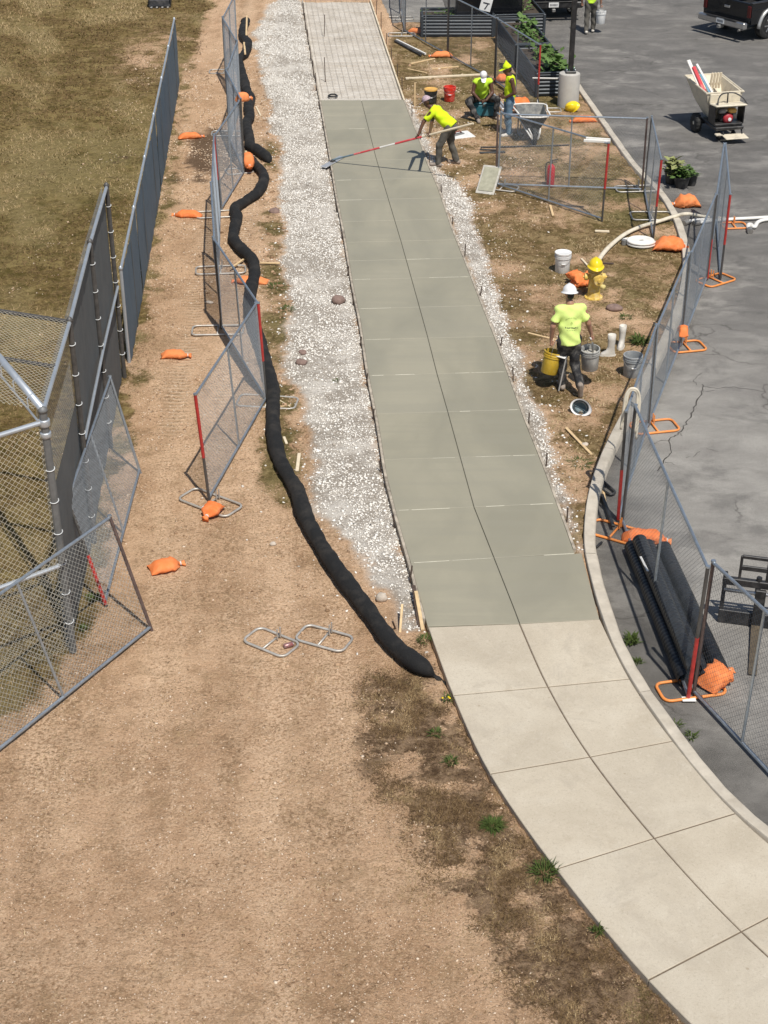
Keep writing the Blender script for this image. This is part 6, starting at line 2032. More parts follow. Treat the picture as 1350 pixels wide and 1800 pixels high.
# tub: wide hopper leaning forward (away, to the left), local -y toward camera
def loft(rings, name, m, closed=True, auto=30):
    k = len(rings[0]); vs = [q for r_ in rings for q in r_]
    fs = [(i * k + j, i * k + (j + 1) % k, (i + 1) * k + (j + 1) % k, (i + 1) * k + j) for i in range(len(rings) - 1) for j in range(k)]
    if closed:
        fs += [tuple(range(k - 1, -1, -1)), tuple((len(rings) - 1) * k + j for j in range(k))]
    return MB().add(vs, fs).build(name, m, root, recalc=True, auto=auto)
def rq(x_, y0_, y1_, z0_, z1_=None):
    z1_ = z0_ if z1_ is None else z1_
    return [(-x_, y0_, z0_), (x_, y0_, z0_), (x_, y1_, z1_), (-x_, y1_, z1_)]
loft([rq(.26, .35, .85, .42), rq(.40, .28, 1.25, .75), rq(.50, .22, 1.72, 1.13, 1.20), rq(.45, .27, 1.66, 1.13, 1.20), rq(.36, .32, 1.20, .78), rq(.23, .38, .82, .46)], 'tub', M_CREAM)
MB().tube([V3(q) for q in rq(.505, .215, 1.73, 1.135, 1.205)], .028, 8, closed=True).build('tub_rim', M_CREAM, root)
MB().bbox((0, -.06, .90), (.86, .46, .05), .02, (R(-6), 0, 0)).build('hood', M_CREAM, root)
MB().bbox((0, .19, 1.0), (.84, .04, .24), .015).build('hood_back', M_CREAM, root)
for s_ in (-1, 1):
    MB().bbox((s_ * .40, .0, .66), (.03, .40, .46), .01).build('side_plate', M_BLACKSTEEL, root)
    ww = MB().lathe([(.12, -.075), (.20, -.085), (.235, -.06), (.24, 0), (.235, .06), (.20, .085), (.12, .075)], (s_ * .50, .72, .24), 22, (0, R(90), 0)).build('drive_wheel', M_RUBBER, root, auto=50)
    MB().lathe([(.03, -.08), (.13, -.05), (.13, .05), (.03, .08)], (s_ * .50, .72, .24), 16, (0, R(90), 0)).build('hub', M_CREAM, ww, auto=40)
    for k in range(16):
        a_ = k * math.pi / 8
        MB().bbox((s_ * .50, .72 + .238 * math.cos(a_), .24 + .238 * math.sin(a_)), (.15, .03, .02), .004, (a_ - R(90), 0, 0)).build('tread_lug', M_RUBBER, ww)
    cw = MB().lathe([(.05, -.03), (.10, -.035), (.115, 0), (.10, .035), (.05, .03)], (s_ * .2, -.12, .115), 16, (0, R(90), 0)).build('caster_wheel', M_RUBBER, root, smooth=True)
MB().bbox((0, .25, .34), (.78, 1.1, .08), .015).build('chassis', M_BLACKSTEEL, root)
MB().tube([(-.5, .72, .24), (.5, .72, .24)], .04, 8).build('axle', M_BLACKSTEEL, root)
MB().bbox((0, -.02, .42), (.76, .40, .06), .01).build('engine_tray', M_BLACKSTEEL, root)
MB().bbox((-.02, .03, .56), (.34, .26, .22), .04).build('engine_block', M_BLACKSTEEL, root)
MB().lathe([(.13, 0), (.14, .03), (.10, .07), (.05, .08), (.002, .08)], (0.0, -.10, .56), 18, (R(90), 0, 0)).build('recoil_cover', M_ENGRED, root, smooth=True)
MB().lathe([(.045, 0), (.045, .02), (.002, .025)], (0.02, -.185, .55), 12, (R(90), 0, 0)).build('recoil_boss', M_WHITE, root)
MB().bbox((.12, -.06, .74), (.22, .16, .11), .03).build('fuel_tank', M_ENGYEL, root)
MB().bbox((-.16, -.06, .74), (.20, .15, .12), .03).build('air_cleaner', M_STEELGREY, root)
MB().tube(smooth_path([(-.36, -.24, .86), (-.33, -.14, 1.05), (-.20, -.02, 1.16), (-.02, .02, 1.18)], 5), .018, 8).build('handlebar', M_BLACKSTEEL, root, smooth=True)
MB().tube(smooth_path([(.0, .02, 1.18), (.18, -.02, 1.17), (.36, -.12, 1.06), (.44, -.22, .93)], 5), .018, 8).build('handlebar', M_BLACKSTEEL, root, smooth=True)
MB().tube([(-.01, .02, 1.18), (-.01, .0, .93)], .02, 8).build('control_lever', M_BLACKSTEEL, root)
MB().bbox((.12, -.42, .16), (.62, .34, .035), .012, (R(4), 0, 0)).build('platform', M_CREAM, root)
MB().bbox((-.30, -.30, .20), (.16, .14, .05), .015).build('pedal', M_CREAM, root)
for s_ in (-.15, .36):
    MB().tube([(s_, -.18, .36), (s_, -.30, .17)], .02, 6).build('platform_arm', M_BLACKSTEEL, root)
# float boards sticking out of the tub
def tub_board(p, q, wd, th, m, label):
    M_ = Matrix.Rotation(R(12), 3, 'Z') @ Matrix.Scale(.93, 3)
    board('float_board', bp + M_ @ V3(p), bp + M_ @ V3(q), wd, th, m, label, 'board', 'boards in the buggy')
tub_board((-.30, .62, .75), (-.62, 1.35, 1.72), .11, .02, M_PVC, 'white board propped in the buggy tub, leftmost')
tub_board((-.24, .60, .78), (-.52, 1.20, 1.58), .10, .03, M_BOARDRED, 'red board propped in the buggy tub')
tub_board((-.02, .60, .80), (-.40, 1.30, 1.62), .07, .02, M_PVC, 'long white board crossing the buggy tub')
tub_board((-.12, .55, .80), (-.36, 1.10, 1.40), .06, .02, mat('blue_handle', (.15, .3, .4), .5), 'blue handle propped in the buggy tub')
root = thing('folded_chair', 'small slatted wooden piece standing in the buggy tub', 'slatted wood', bp + Matrix.Rotation(R(12), 3, 'Z') @ V3((.10, 1.05, .95)), R(12))
for k in range(4):
    MB().bbox(((k - 1.5) * .075, 0, .17), (.055, .03, .40), .008, (R(8), 0, 0)).build('slat', M_WOOD_PALE, root)
MB().bbox((0, .03, .08), (.30, .03, .05), .006).build('crosspiece', M_WOOD_PALE, root)

# ================================================================== PICKUP TRUCKS (rear quarter shows)
def truck(label, loc, rz, flare, bumper, plate=True, H0=.0):
    """rear at local origin facing -y; body runs to +y"""
    root = thing('pickup_truck', label, 'pickup truck', loc, rz, 'parked pickup trucks')
    W2 = .95
    def side(poly, x0_, x1_, name, m=M_CARPAINT, parent=root):
        return MB().prism(poly, x0_, x1_, 0, 'x').build(name, m, parent, recalc=True)
    wy = (.88, 4.25)
    def arch(cy, r_, z0_):
        return [(cy - r_ * math.cos(a_), .38 + r_ * math.sin(a_)) for a_ in np.linspace(.15, math.pi - .15, 12)]
    low = [(0.03, .52)] + [(wy[0] - .5, .52)] + arch(wy[0], .47, 0)[0:] + [(wy[0] + .5, .48), (wy[1] - .5, .48)] + arch(wy[1], .47, 0) + [(wy[1] + .5, .52), (5.35, .55), (5.42, .85), (5.30, 1.02), (3.75, 1.12), (0.0, 1.12)]
    for s_ in (-1, 1):
        side(low, s_ * (W2 - .06), s_ * W2, 'side_panel')
        # crease line
        MB().bbox((s_ * (W2 + .004), 1.9, .92), (.012, 3.6, .03), .004).build('body_crease', M_CARPAINT, root)
        for cy in wy:
            w_ = MB().lathe([(.22, -.12), (.33, -.135), (.385, -.10), (.39, 0), (.385, .10), (.33, .135), (.22, .12)], (s_ * .80, cy, .39), 28, (0, R(90), 0)).build('wheel', M_RUBBER, root, auto=50)
            MB().lathe([(.05, 0), (.06, .02), (.20, .0), (.23, .03), (.235, .06)], (s_ * .87, cy, .39), 22, (0, R(90 * s_), 0)).build('rim', M_BLACKSTEEL, w_, auto=40)
            for k in range(6):
                a_ = k * math.pi / 3
                MB().bbox((s_ * .92, cy + .12 * math.cos(a_), .39 + .12 * math.sin(a_)), (.03, .17, .045), .008, (a_, 0, 0)).build('spoke', M_CHROME, w_)
            fl = [(s_ * (W2 + .02), cy - .52 * math.cos(a_), .38 + .53 * math.sin(a_)) for a_ in np.linspace(.0, math.pi, 16)]
            MB().tube(fl, .055, 8).build('fender_flare', flare, root, smooth=True)
    MB().bbox((0, .03, .84), (1.80, .06, .56), .02).build('tailgate', M_CARPAINT, root)
    MB().bbox((0, -.012, .90), (.22, .02, .07), .008).build('tailgate_handle', M_CHROME, root)
    MB().bbox((0, 1.0, .62), (1.72, 1.9, .06), .01).build('bed_floor', M_BLACKSTEEL, root)
    MB().bbox((0, 1.97, .88), (1.76, .06, .48), .01).build('bed_front', M_CARPAINT, root)
    for s_ in (-1, 1):
        MB().bbox((s_ * .90, 1.0, 1.125), (.14, 1.95, .03), .01).build('bed_rail', M_BLACKSTEEL, root)
        MB().bbox((s_ * .87, -.012, .88), (.14, .04, .34), .015).build('tail_lamp', M_TAILRED, root)
    cab = [rq2 for rq2 in ([(-.90, 2.02, 1.10), (.90, 2.02, 1.10), (.90, 4.0, 1.08), (-.90, 4.0, 1.08)], [(-.74, 2.25, 1.72), (.74, 2.25, 1.72), (.74, 3.30, 1.72), (-.74, 3.30, 1.72)], [(-.66, 2.35, 1.77), (.66, 2.35, 1.77), (.66, 3.2, 1.77), (-.66, 3.2, 1.77)])]
    vs = [q for r_ in cab for q in r_]
    MB().add(vs, [(0, 1, 5, 4), (1, 2, 6, 5), (2, 3, 7, 6), (3, 0, 4, 7), (4, 5, 9, 8), (5, 6, 10, 9), (6, 7, 11, 10), (7, 4, 8, 11), (8, 9, 10, 11)]).build('cab', M_CARPAINT, root, recalc=True)
    MB().add([(-.70, 2.055, 1.18), (.70, 2.055, 1.18), (.62, 2.225, 1.66), (-.62, 2.225, 1.66)], [(0, 1, 2, 3)]).build('rear_window', M_GLASS_DARK, root)
    for s_ in (-1, 1):
        MB().add([(s_ * .892, 2.2, 1.16), (s_ * .892, 3.7, 1.16), (s_ * .765, 3.25, 1.66), (s_ * .765, 2.32, 1.66)], [(0, 1, 2, 3)]).build('side_window', M_GLASS_DARK, root)
    MB().bbox((0, 4.6, 1.03), (1.76, 1.5, .08), .03).build('bonnet', M_CARPAINT, root)
    MB().bbox((0, 2.7, .60), (1.70, 5.2, .20), .03).build('floor_pan', M_BLACKSTEEL, root)
    mb = MB().bbox((0, -.16, .50), (1.86, .16, .19), .03)
    bm_ = mb.build('rear_bumper', bumper, root)
    MB().bbox((0, -.20, .605), (1.2, .12, .015), .004).build('bumper_step', M_BLACKSTEEL, bm_)
    MB().bbox((0, -.22, .36), (.10, .22, .09), .01).build('hitch', M_STEELGREY, root)
    if plate:
        pl = MB().bbox((0, -.25, .52), (.31, .012, .155), .004).build('licence_plate', M_PLATE, root)
        for k in range(6):
            MB().bbox((-.10 + .04 * k, -.258, .515), (.022, .004, .065), .001).build('plate_mark', M_INK, pl)
    MB().tube([(.55, -.05, .30), (.55, .7, .32)], .035, 8).build('exhaust', M_STEELGREY, root)
    return root


truck('black pickup truck with chrome rear bumper and silver wheel flare at top right', V3((at(1272, 34, .45).x, at(1272, 34, .45).y, zp)) + V3((.10, .13, 0)), R(-54), M_SILVER, M_CHROME)
truck('black pickup truck with white plate parked beyond the lamp post', V3((at(972, 8, .42).x, at(972, 8, .42).y + .2, zp)), R(5), M_BLACKSTEEL, M_BLACKSTEEL)
# dark trailer left of it
tp = V3((at(860, 7, .9).x, at(860, 7, .9).y, zp))
root = thing('black_trailer', 'black box trailer with a white placard left of the far truck', 'trailer', tp, R(5))
MB().bbox((0, 1.6, 1.15), (2.0, 3.2, 1.5), .05).build('box', M_CARPAINT, root)
MB().bbox((0, 1.6, .36), (1.9, 3.0, .12), .02).build('frame', M_BLACKSTEEL, root)
for s_ in (-1, 1):
    w_ = MB().lathe([(.15, -.09), (.26, -.10), (.30, -.06), (.30, .06), (.26, .10), (.15, .09)], (s_ * .88, 1.7, .30), 22, (0, R(90), 0)).build('wheel', M_RUBBER, root, auto=50)
    MB().lathe([(.03, -.03), (.16, .0), (.16, .05)], (s_ * .92, 1.7, .30), 16, (0, R(90 * s_), 0)).build('rim', M_CHROME, w_, auto=40)
    MB().bbox((s_ * .8, -.012, .55), (.16, .02, .10), .008).build('tail_lamp', M_TAILRED, root)
q = Euler((0, R(14), 0)).to_matrix()
pl = MB().bbox((-.10, -.02, .98), (.34, .02, .36), .006, q).build('placard', M_PLATE, root)
MB().bbox(V3((-.10, -.034, .98)) + q @ V3((0, 0, .05)), (.20, .006, .035), .002, q).build('seven_bar', M_INK, pl)
MB().bbox(V3((-.10, -.034, .98)) + q @ V3((.02, 0, -.05)), (.035, .006, .17), .002, Euler((0, R(34), 0)).to_matrix()).build('seven_stem', M_INK, pl)

# excavator bucket at the top of the soil track
root = thing('digger_bucket', 'dark steel digger bucket resting on soil at the top edge', 'digger bucket', at(281, 14), R(4))
prof = [(.0, .0), (.42, .0), (.62, .14), (.70, .40), (.62, .62), (.48, .62), (.44, .45), (.30, .16), (.0, .06)]
MB().prism(prof, -.34, .34, 0, 'x').build('shell', M_BLACKSTEEL, root, recalc=True)
for s_ in (-1, 1):
    MB().bbox((s_ * .345, .32, .26), (.03, .55, .34), .02).build('side_cheek', M_BLACKSTEEL, root)
    MB().bbox((s_ * .10, .60, .72), (.04, .22, .22), .03).build('hanger_ear', M_BLACKSTEEL, root)
for k in range(4):
    MB().bbox((-.26 + .173 * k, -.05, .03), (.07, .14, .04), .012).build('tooth', M_STEELGREY, root)

# ================================================================== PEOPLE
def surface_nets(F, lo, h):
    ins = F < 0
    c = [ins[i:F.shape[0] - 1 + i, j:F.shape[1] - 1 + j, k:F.shape[2] - 1 + k] for i in (0, 1) for j in (0, 1) for k in (0, 1)]
    anyi = np.logical_or.reduce(c); alli = np.logical_and.reduce(c)
    mask = anyi & ~alli
    ci = np.argwhere(mask)
    idx_ = -np.ones(mask.shape, np.int64)
    idx_[mask] = np.arange(len(ci))
    acc_ = np.zeros((len(ci), 3)); cnt = np.zeros(len(ci))
    corners = [(i, j, k) for i in (0, 1) for j in (0, 1) for k in (0, 1)]
    val = {q: F[ci[:, 0] + q[0], ci[:, 1] + q[1], ci[:, 2] + q[2]] for q in corners}
    for a_ in corners:
        for ax in range(3):
            if a_[ax] == 0:
                b_ = list(a_); b_[ax] = 1; b_ = tuple(b_)
                va, vb = val[a_], val[b_]
                m_ = (va < 0) != (vb < 0)
                t = np.where(m_, va / np.where(np.abs(va - vb) < 1e-12, 1e-12, va - vb), 0)
                p = np.tile(np.array(a_, float), (len(ci), 1)); p[:, ax] += t
                acc_[m_] += p[m_]; cnt[m_] += 1
    Vv = (ci + acc_ / np.maximum(cnt, 1)[:, None]) * h + lo
    quads = []
    for ax in range(3):
        u, v = [(1, 2), (2, 0), (0, 1)][ax]
        sl0 = [slice(None)] * 3; sl1 = [slice(None)] * 3
        sl0[ax] = slice(0, -1); sl1[ax] = slice(1, None)
        df = ins[tuple(sl0)] != ins[tuple(sl1)]
        e = np.argwhere(df)
        e = e[(e[:, u] > 0) & (e[:, v] > 0) & (e[:, u] < F.shape[u] - 1) & (e[:, v] < F.shape[v] - 1)]
        flip = ~ins[tuple(e.T)]
        def cell(du, dv):
            q = e.copy(); q[:, u] += du; q[:, v] += dv
            return idx_[tuple(q.T)]
        f = np.stack([cell(-1, -1), cell(0, -1), cell(0, 0), cell(-1, 0)], 1)
        f[flip] = f[flip][:, ::-1]
        quads.append(f)
    Q = np.concatenate(quads)
    Q = Q[(Q >= 0).all(1)]
    return Vv, Q


class Field:
    """soft union of tapered limbs on a grid"""
    def __init__(s, h=.014, k=.03):
        s.h, s.k, s.pr, s.cuts = h, k, [], []

    def cone(s, a_, b_, ra, rb, flat=None, k=None, stop=None):
        """flat = (axis vector, factor): thickness along axis is scaled by factor"""
        s.pr.append((np.array(a_, float), np.array(b_, float), ra, rb, flat, s.k if k is None else k, stop)); return s

    def cut(s, p, n):
        """drop everything on the side n points to"""
        n = np.array(n, float); s.cuts.append((np.array(p, float), n / np.linalg.norm(n))); return s

    def mesh(s, noise=0.0, seed=0, nscale=12.0):
        lo = np.min([np.minimum(p[0], p[1]) - max(p[2], p[3]) for p in s.pr], 0) - 3 * s.h - s.k
        hi = np.max([np.maximum(p[0], p[1]) + max(p[2], p[3]) for p in s.pr], 0) + 3 * s.h + s.k
        n = np.ceil((hi - lo) / s.h).astype(int) + 1
        F = np.full(n, .5)
        ax = [lo[i] + np.arange(n[i]) * s.h for i in range(3)]
        for (a_, b_, ra, rb, flat, k, stop) in s.pr:
            m_ = max(ra, rb) + k + 2.5 * s.h
            i0 = np.maximum(((np.minimum(a_, b_) - m_ - lo) / s.h).astype(int), 0)
            i1 = np.minimum(((np.maximum(a_, b_) + m_ - lo) / s.h).astype(int) + 2, n)
            X, Y, Z = np.meshgrid(ax[0][i0[0]:i1[0]], ax[1][i0[1]:i1[1]], ax[2][i0[2]:i1[2]], indexing='ij')
            P = np.stack([X, Y, Z], -1)
            d = b_ - a_; L2 = max(d @ d, 1e-9)
            t = np.clip(((P - a_) @ d) / L2, 0, 1)
            W = P - a_ - t[..., None] * d
            if flat is not None:
                fa = np.array(flat[0], float); fa /= np.linalg.norm(fa)
                comp = W @ fa
                W = W + (comp * (1 / flat[1] - 1))[..., None] * fa
            dd = np.linalg.norm(W, axis=-1) - (ra + (rb - ra) * t)
            if flat is not None:
                dd = dd * max(.6, flat[1])
            if stop is not None:
                dd = np.maximum(dd, (P - stop) @ (d / math.sqrt(L2)))
            sub = F[i0[0]:i1[0], i0[1]:i1[1], i0[2]:i1[2]]
            hh = np.clip(.5 + .5 * (sub - dd) / k, 0, 1)
            F[i0[0]:i1[0], i0[1]:i1[1], i0[2]:i1[2]] = sub * (1 - hh) + dd * hh - k * hh * (1 - hh)
        if noise or s.cuts:
            X, Y, Z = np.meshgrid(*ax, indexing='ij')
            if noise:
                q = nscale
                F = F + noise * (np.sin(q * X * 2.1 + 1.7 * np.sin(q * Z + seed)) * np.sin(q * Z * 1.3 + seed + 1.3 * np.sin(q * Y * 1.7)) + .6 * np.sin(q * 2.3 * Z + q * 1.9 * X + seed * 2 + q * 1.1 * Y))
            for (p, nn) in s.cuts:
                F = np.maximum(F, (X - p[0]) * nn[0] + (Y - p[1]) * nn[1] + (Z - p[2]) * nn[2])
        s.F, s.lo = F, lo
        return surface_nets(F, lo, s.h)


def sdf_obj(name, fields, m, parent, **kw):
    Vs, Fs, o_ = [], [], 0
    for f in fields:
        v, q = f.mesh(**kw) if isinstance(f, Field) else f
        Vs.append(v); Fs.append(q + o_); o_ += len(v)
    return np_mesh(name, np.concatenate(Vs), np.concatenate(Fs), m, parent, smooth=True)


def hand_field(w, d, side, curl=1.0, h=.006, s=1.0):
    """palm and five fingers: w wrist, d pointing direction, side = thumb direction"""
    d = np.array(d, float); d /= np.linalg.norm(d)
    side = np.array(side, float); side -= d * (side @ d); side /= np.linalg.norm(side)
    nrm = np.cross(d, side)
    f = Field(h, .008)
    w = np.array(w, float)
    f.cone(w - d * .02, w + d * .085 * s, .030, .034, (nrm, .55), .012)
    for i, (off, ln) in enumerate(((.030, .075), (.010, .085), (-.010, .080), (-.029, .062))):
        b_ = w + d * .085 * s + side * off
        a_ = 0.0; p = b_
        for seg_, fr in enumerate((.42, .32, .26)):
            a_ += curl * (.75 if seg_ == 0 else .9)
            q = p + (d * math.cos(a_) + nrm * math.sin(a_)) * ln * fr * s
            f.cone(p, q, .0098 - .001 * seg_, .009 - .001 * seg_, None, .004); p = q
    b_ = w + d * .03 + side * .028
    q = b_ + (d * .6 + side * .55 + nrm * .35 * curl) * .045; f.cone(b_, q, .013, .011, None, .006)
    f.cone(q, q + (d * .8 + side * -.1 + nrm * .7 * curl) * .035, .0105, .009, None, .004)
    return f


def person(label, loc, rz, J, shirt, pants, skin, boots, sleeves='short', hat=None, hem=.10, hair=True, h=.014, shirt_noise=.009, vest=False, curls=(1.3, 1.3), thumbs=None, untuck=.0, grp='site workers', pant_noise=.009, face=1.0):
    """J: joints in a frame facing +y; returns root and the shirt field"""
    root = thing('person', label, 'person', loc, rz, grp)
    j = {k: np.array(v, float) for k, v in J.items()}
    up = j['neck'] - j['pelvis']; up /= np.linalg.norm(up)
    xw = j['shR'] - j['shL']; xw /= np.linalg.norm(xw)
    dep = np.cross(up, xw); dep /= np.linalg.norm(dep)
    chest = j['chest']; pel = j['pelvis']
    # ---- body, one continuous surface
    b = Field(h, .03)
    b.cone(pel, pel + (chest - pel) * .5, .125, .12, (dep, .78)).cone(pel + (chest - pel) * .5, chest, .12, .145, (dep, .72))
    b.cone(j['shL'] + (chest - j['shL']) * .25, j['shR'] + (chest - j['shR']) * .25, .07, .07)
    b.cone(chest, j['neck'], .10, .055).cone(j['neck'], j['head'] - up * .02, .056, .055)
    hd = j['look'] / np.linalg.norm(j['look'])
    ht = j['crown'] / np.linalg.norm(j['crown'])
    hs = np.cross(hd, ht)
    H = j['head'] + ht * .10
    b.cone(H + ht * .015 - hd * .012, H + ht * .03, .092, .090, (hs, .84), .02)
    b.cone(H - ht * .02 + hd * .02, H - ht * .085 + hd * .045, .070, .042, (hs, .9), .02)
    b.cone(H - ht * .005 + hd * .088, H - ht * .038 + hd * .105, .010, .016, None, .012)
    b.cone(H + ht * .025 + hd * .082 - hs * .03, H + ht * .025 + hd * .082 + hs * .03, .012, .012, None, .012)
    b.cone(H - ht * .068 + hd * .083 - hs * .018, H - ht * .068 + hd * .083 + hs * .018, .009, .009, None, .008)
    for s_ in (-1, 1):
        b.cone(H + hs * s_ * .080 - hd * .008 + ht * .01, H + hs * s_ * .083 - hd * .004 - ht * .03, .016, .011, (hs, .5), .008)
    for S in 'LR':
        b.cone(j['sh' + S], j['el' + S], .054, .043, None, .02).cone(j['el' + S], j['wr' + S], .045, .029, None, .02)
        b.cone(j['hip' + S], j['kn' + S], .088, .058).cone(j['kn' + S], j['an' + S], .06, .042)
    fields = [b]
    for i, S in enumerate('LR'):
        d = j['hd' + S]; th = j['th' + S]
        fields.append(hand_field(j['wr' + S], d, th, curls[i]))
    sdf_obj('body', fields, skin, root)
    # eyes
    for s_ in (-1, 1):
        e = H + ht * .012 + hd * .080 + hs * s_ * .032
        MB().lathe([(.002, -.012), (.012, -.006), (.014, 0), (.012, .006), (.002, .012)], V3(e), 8).build('eye', M_HATWHITE, root, smooth=True)
        MB().lathe([(.002, -.006), (.006, 0), (.002, .006)], V3(e + hd * .011), 6).build('iris', M_INK, root, smooth=True)
    # ---- shirt or vest
    t = Field(h, .035)
    bx = .86 if vest else 1.0
    t.cone(pel - up * (.16 + untuck), pel + (chest - pel) * .5, .178 * bx, .172 * bx, (dep, .84)).cone(pel + (chest - pel) * .5, chest, .172 * bx, .182 * bx, (dep, .70))
    w_ = .80 if vest else .92
    t.cone(j['shL'] * w_ + chest * (1 - w_), j['shR'] * w_ + chest * (1 - w_), .074, .074)
    t.cone(chest, j['neck'] - up * .03, .125, .080)
    tf = [t]
    if not vest:
        for S in 'LR':
            a_, e = j['sh' + S], j['el' + S]
            ln = .72 if sleeves == 'short' else (.15 if sleeves == 'cut' else 1.0)
            t.cone(a_ + (chest - a_) * .15, a_ + (e - a_) * ln * 1.3, .076, .074, None, .03, a_ + (e - a_) * ln)
    t.cut(pel + up * (hem - .16 - untuck), -up)
    t.cut(j['neck'] - up * .005, up)
    vq = [f.mesh(noise=shirt_noise, seed=len(label)) for f in tf]
    so = sdf_obj('vest' if vest else 'shirt', vq, shirt, root)
    # ---- trousers
    p = Field(h, .03)
    p.cone(pel + up * .05, pel - up * .06, .122, .128, (dep, .80))
    for S in 'LR':
        p.cone(j['hip' + S], j['kn' + S], .108, .078).cone(j['kn' + S], j['an' + S], .080, .068)
    for S in 'LR':
        d = j['an' + S] - j['kn' + S]; d /= np.linalg.norm(d)
    sdf_obj('trousers', [p], pants, root, noise=pant_noise, seed=3)
    # ---- boots
    for S in 'LR':
        a_ = j['an' + S]; toe = j['toe' + S]
        heel = a_ + (a_ - toe) * .28
        d = toe - a_; d = d / np.linalg.norm(d)
        sh = j['kn' + S] - a_; sh = sh / np.linalg.norm(sh)
        sole_n = sh - d * (sh @ d); sole_n /= np.linalg.norm(sole_n)
        f = Field(.010, .02)
        f.cone(a_ + sh * .10, a_ - sole_n * .02, .056, .054)
        f.cone(heel - sole_n * .045, toe - sole_n * .045, .046, .044, None, .03)
        f.cut(a_ - sole_n * .085, -sole_n)
        f.cut(a_ + sh * .11, sh)
        sdf_obj('boot', [f], boots, root)
    # ---- head cover
    rm = Matrix((V3(hd), V3(-hs), V3(ht))).transposed()
    if hat in ('white', 'yellow'):
        hard_hat('', V3(H + ht * .035 - hd * .005), M_HATWHITE if hat == 'white' else M_HATYEL, rm.to_euler(), parent=root, s=.98)
    elif hat in ('cap', 'neoncap', 'peak'):
        mm = {'cap': M_CAP, 'neoncap': M_HATWHITE, 'peak': M_NEON}[hat]
        f = Field(.009, .015)
        f.cone(H + ht * .035 - hd * .01, H + ht * (.05 if hat != 'peak' else .06), .102, .098 if hat != 'peak' else .085, (hs, .90))
        if hat == 'peak':
            f.cone(H + ht * .07, H + ht * .185 - hd * .01, .085, .018, None, .03)
        f.cut(H + ht * .030, -ht)
        sdf_obj('cap', [f], mm, root)
        f = Field(.007, .01)
        f.cone(H + ht * .035 + hd * .07, H + ht * .022 + hd * .15, .075, .060, (ht, .12), .01)
        sdf_obj('cap_peak', [f], mm, root)
    if hair:
        f = Field(.010, .02)
        f.cone(H + ht * .02 - hd * .035, H - ht * .035 - hd * .050, .080, .058, (hs, .95))
        f.cut(H + hd * .0, hd)
        f.cut(H + ht * .04, ht)
        sdf_obj('hair', [f], M_HAIR, root)
    return root, j, t


UPZ = (0, 0, 1)
# ---- worker walking away with two buckets
wl = at(992, 686)
J = dict(pelvis=(.0, .0, .93), chest=(-.01, .06, 1.30), neck=(-.01, .09, 1.47), head=(-.02, .115, 1.53), look=(-.15, 1, -.22), crown=(0, .18, 1),
         shL=(-.205, .05, 1.41), elL=(-.275, .00, 1.13), wrL=(-.285, .06, .88), hdL=(.0, .02, -1), thL=(.1, 1, 0),
         shR=(.195, .07, 1.41), elR=(.30, .06, 1.14), wrR=(.375, .13, .92), hdR=(.05, .05, -1), thR=(-.1, 1, 0),
         hipL=(-.09, .0, .90), knL=(-.085, .07, .49), anL=(-.07, .02, .10), toeL=(-.08, .19, .085),
         hipR=(.09, .0, .90), knR=(.115, .00, .47), anR=(.165, -.27, .20), toeR=(.185, -.22, .04))
P1, j1, t1 = person('worker walking away in white hard hat and lime tee shirt carrying two buckets', wl + V3((.03, .02, 0)), R(4), J, M_NEON2, M_PANT_DARK, M_SKIN_TAN, M_BOOT, hat='white', shirt_noise=.009, curls=(1.5, 1.5), untuck=.05)
# faded lettering on the back of the tee: dark strokes lying on the cloth
def back_y(field, x_, z_):
    n = field.F.shape
    i = int(round((x_ - field.lo[0]) / field.h)); k = int(round((z_ - field.lo[2]) / field.h))
    colv = field.F[min(max(i, 0), n[0] - 1), :, min(max(k, 0), n[2] - 1)]
    w_ = np.argmax(colv < 0)
    if w_ == 0:
        return None
    t_ = colv[w_ - 1] / (colv[w_ - 1] - colv[w_] + 1e-9)
    return field.lo[1] + (w_ - 1 + t_) * field.h
ink = MB(); ink2 = MB(); lr = random.Random(9)
def stroke(mb, x0_, z0_, x1_, z1_, w_):
    pts = []
    for k in range(3):
        t_ = k / 2; x_ = x0_ + (x1_ - x0_) * t_; z_ = z0_ + (z1_ - z0_) * t_
        y_ = back_y(t1, x_, z_)
        if y_ is None:
            return
        pts.append((x_, y_ - .004, z_))
    d = V3((x1_ - x0_, 0, z1_ - z0_)).normalized(); n = V3((d.z, 0, -d.x)) * w_
    vs = []
    for p in pts:
        vs += [(p[0] + n.x, p[1], p[2] + n.z), (p[0] - n.x, p[1], p[2] - n.z)]
    mb.add(vs, [(0, 1, 3, 2), (2, 3, 5, 4)])
for k in range(9):
    x_ = -.095 + .023 * k
    stroke(ink, x_, 1.125, x_ + lr.choice((0, .006, -.006)), 1.152, .0035)
    stroke(ink, x_ - .004, lr.choice((1.128, 1.14, 1.15)), x_ + .012, lr.choice((1.128, 1.14, 1.15)), .003)
for k in range(6):
    stroke(ink, -.075 + .028 * k, 1.100, -.058 + .028 * k, 1.102, .003)
for k in range(9):
    a_ = R(160 - 140 * k / 8)
    x_, z_ = -.005 + .085 * math.cos(a_), 1.235 + .055 * math.sin(a_)
    stroke(ink2, x_, z_, x_ + .010 * math.cos(a_), z_ + .018, .003)
    stroke(ink2, x_ - .005, z_ + .01, x_ + .008, z_ + .012, .0025)
stroke(ink2, -.02, 1.20, .0, 1.24, .003); stroke(ink2, .0, 1.24, .018, 1.20, .003); stroke(ink2, -.005, 1.185, -.005, 1.23, .003)
ink.build('shirt_print', M_INK, P1); ink2.build('shirt_print', mat('faded_ink', (.36, .48, .12), .8), P1)
Mz = Matrix.Rotation(R(4), 3, 'Z')
def w1(v):
    return wl + V3((.03, .02, 0)) + Mz @ V3(v)
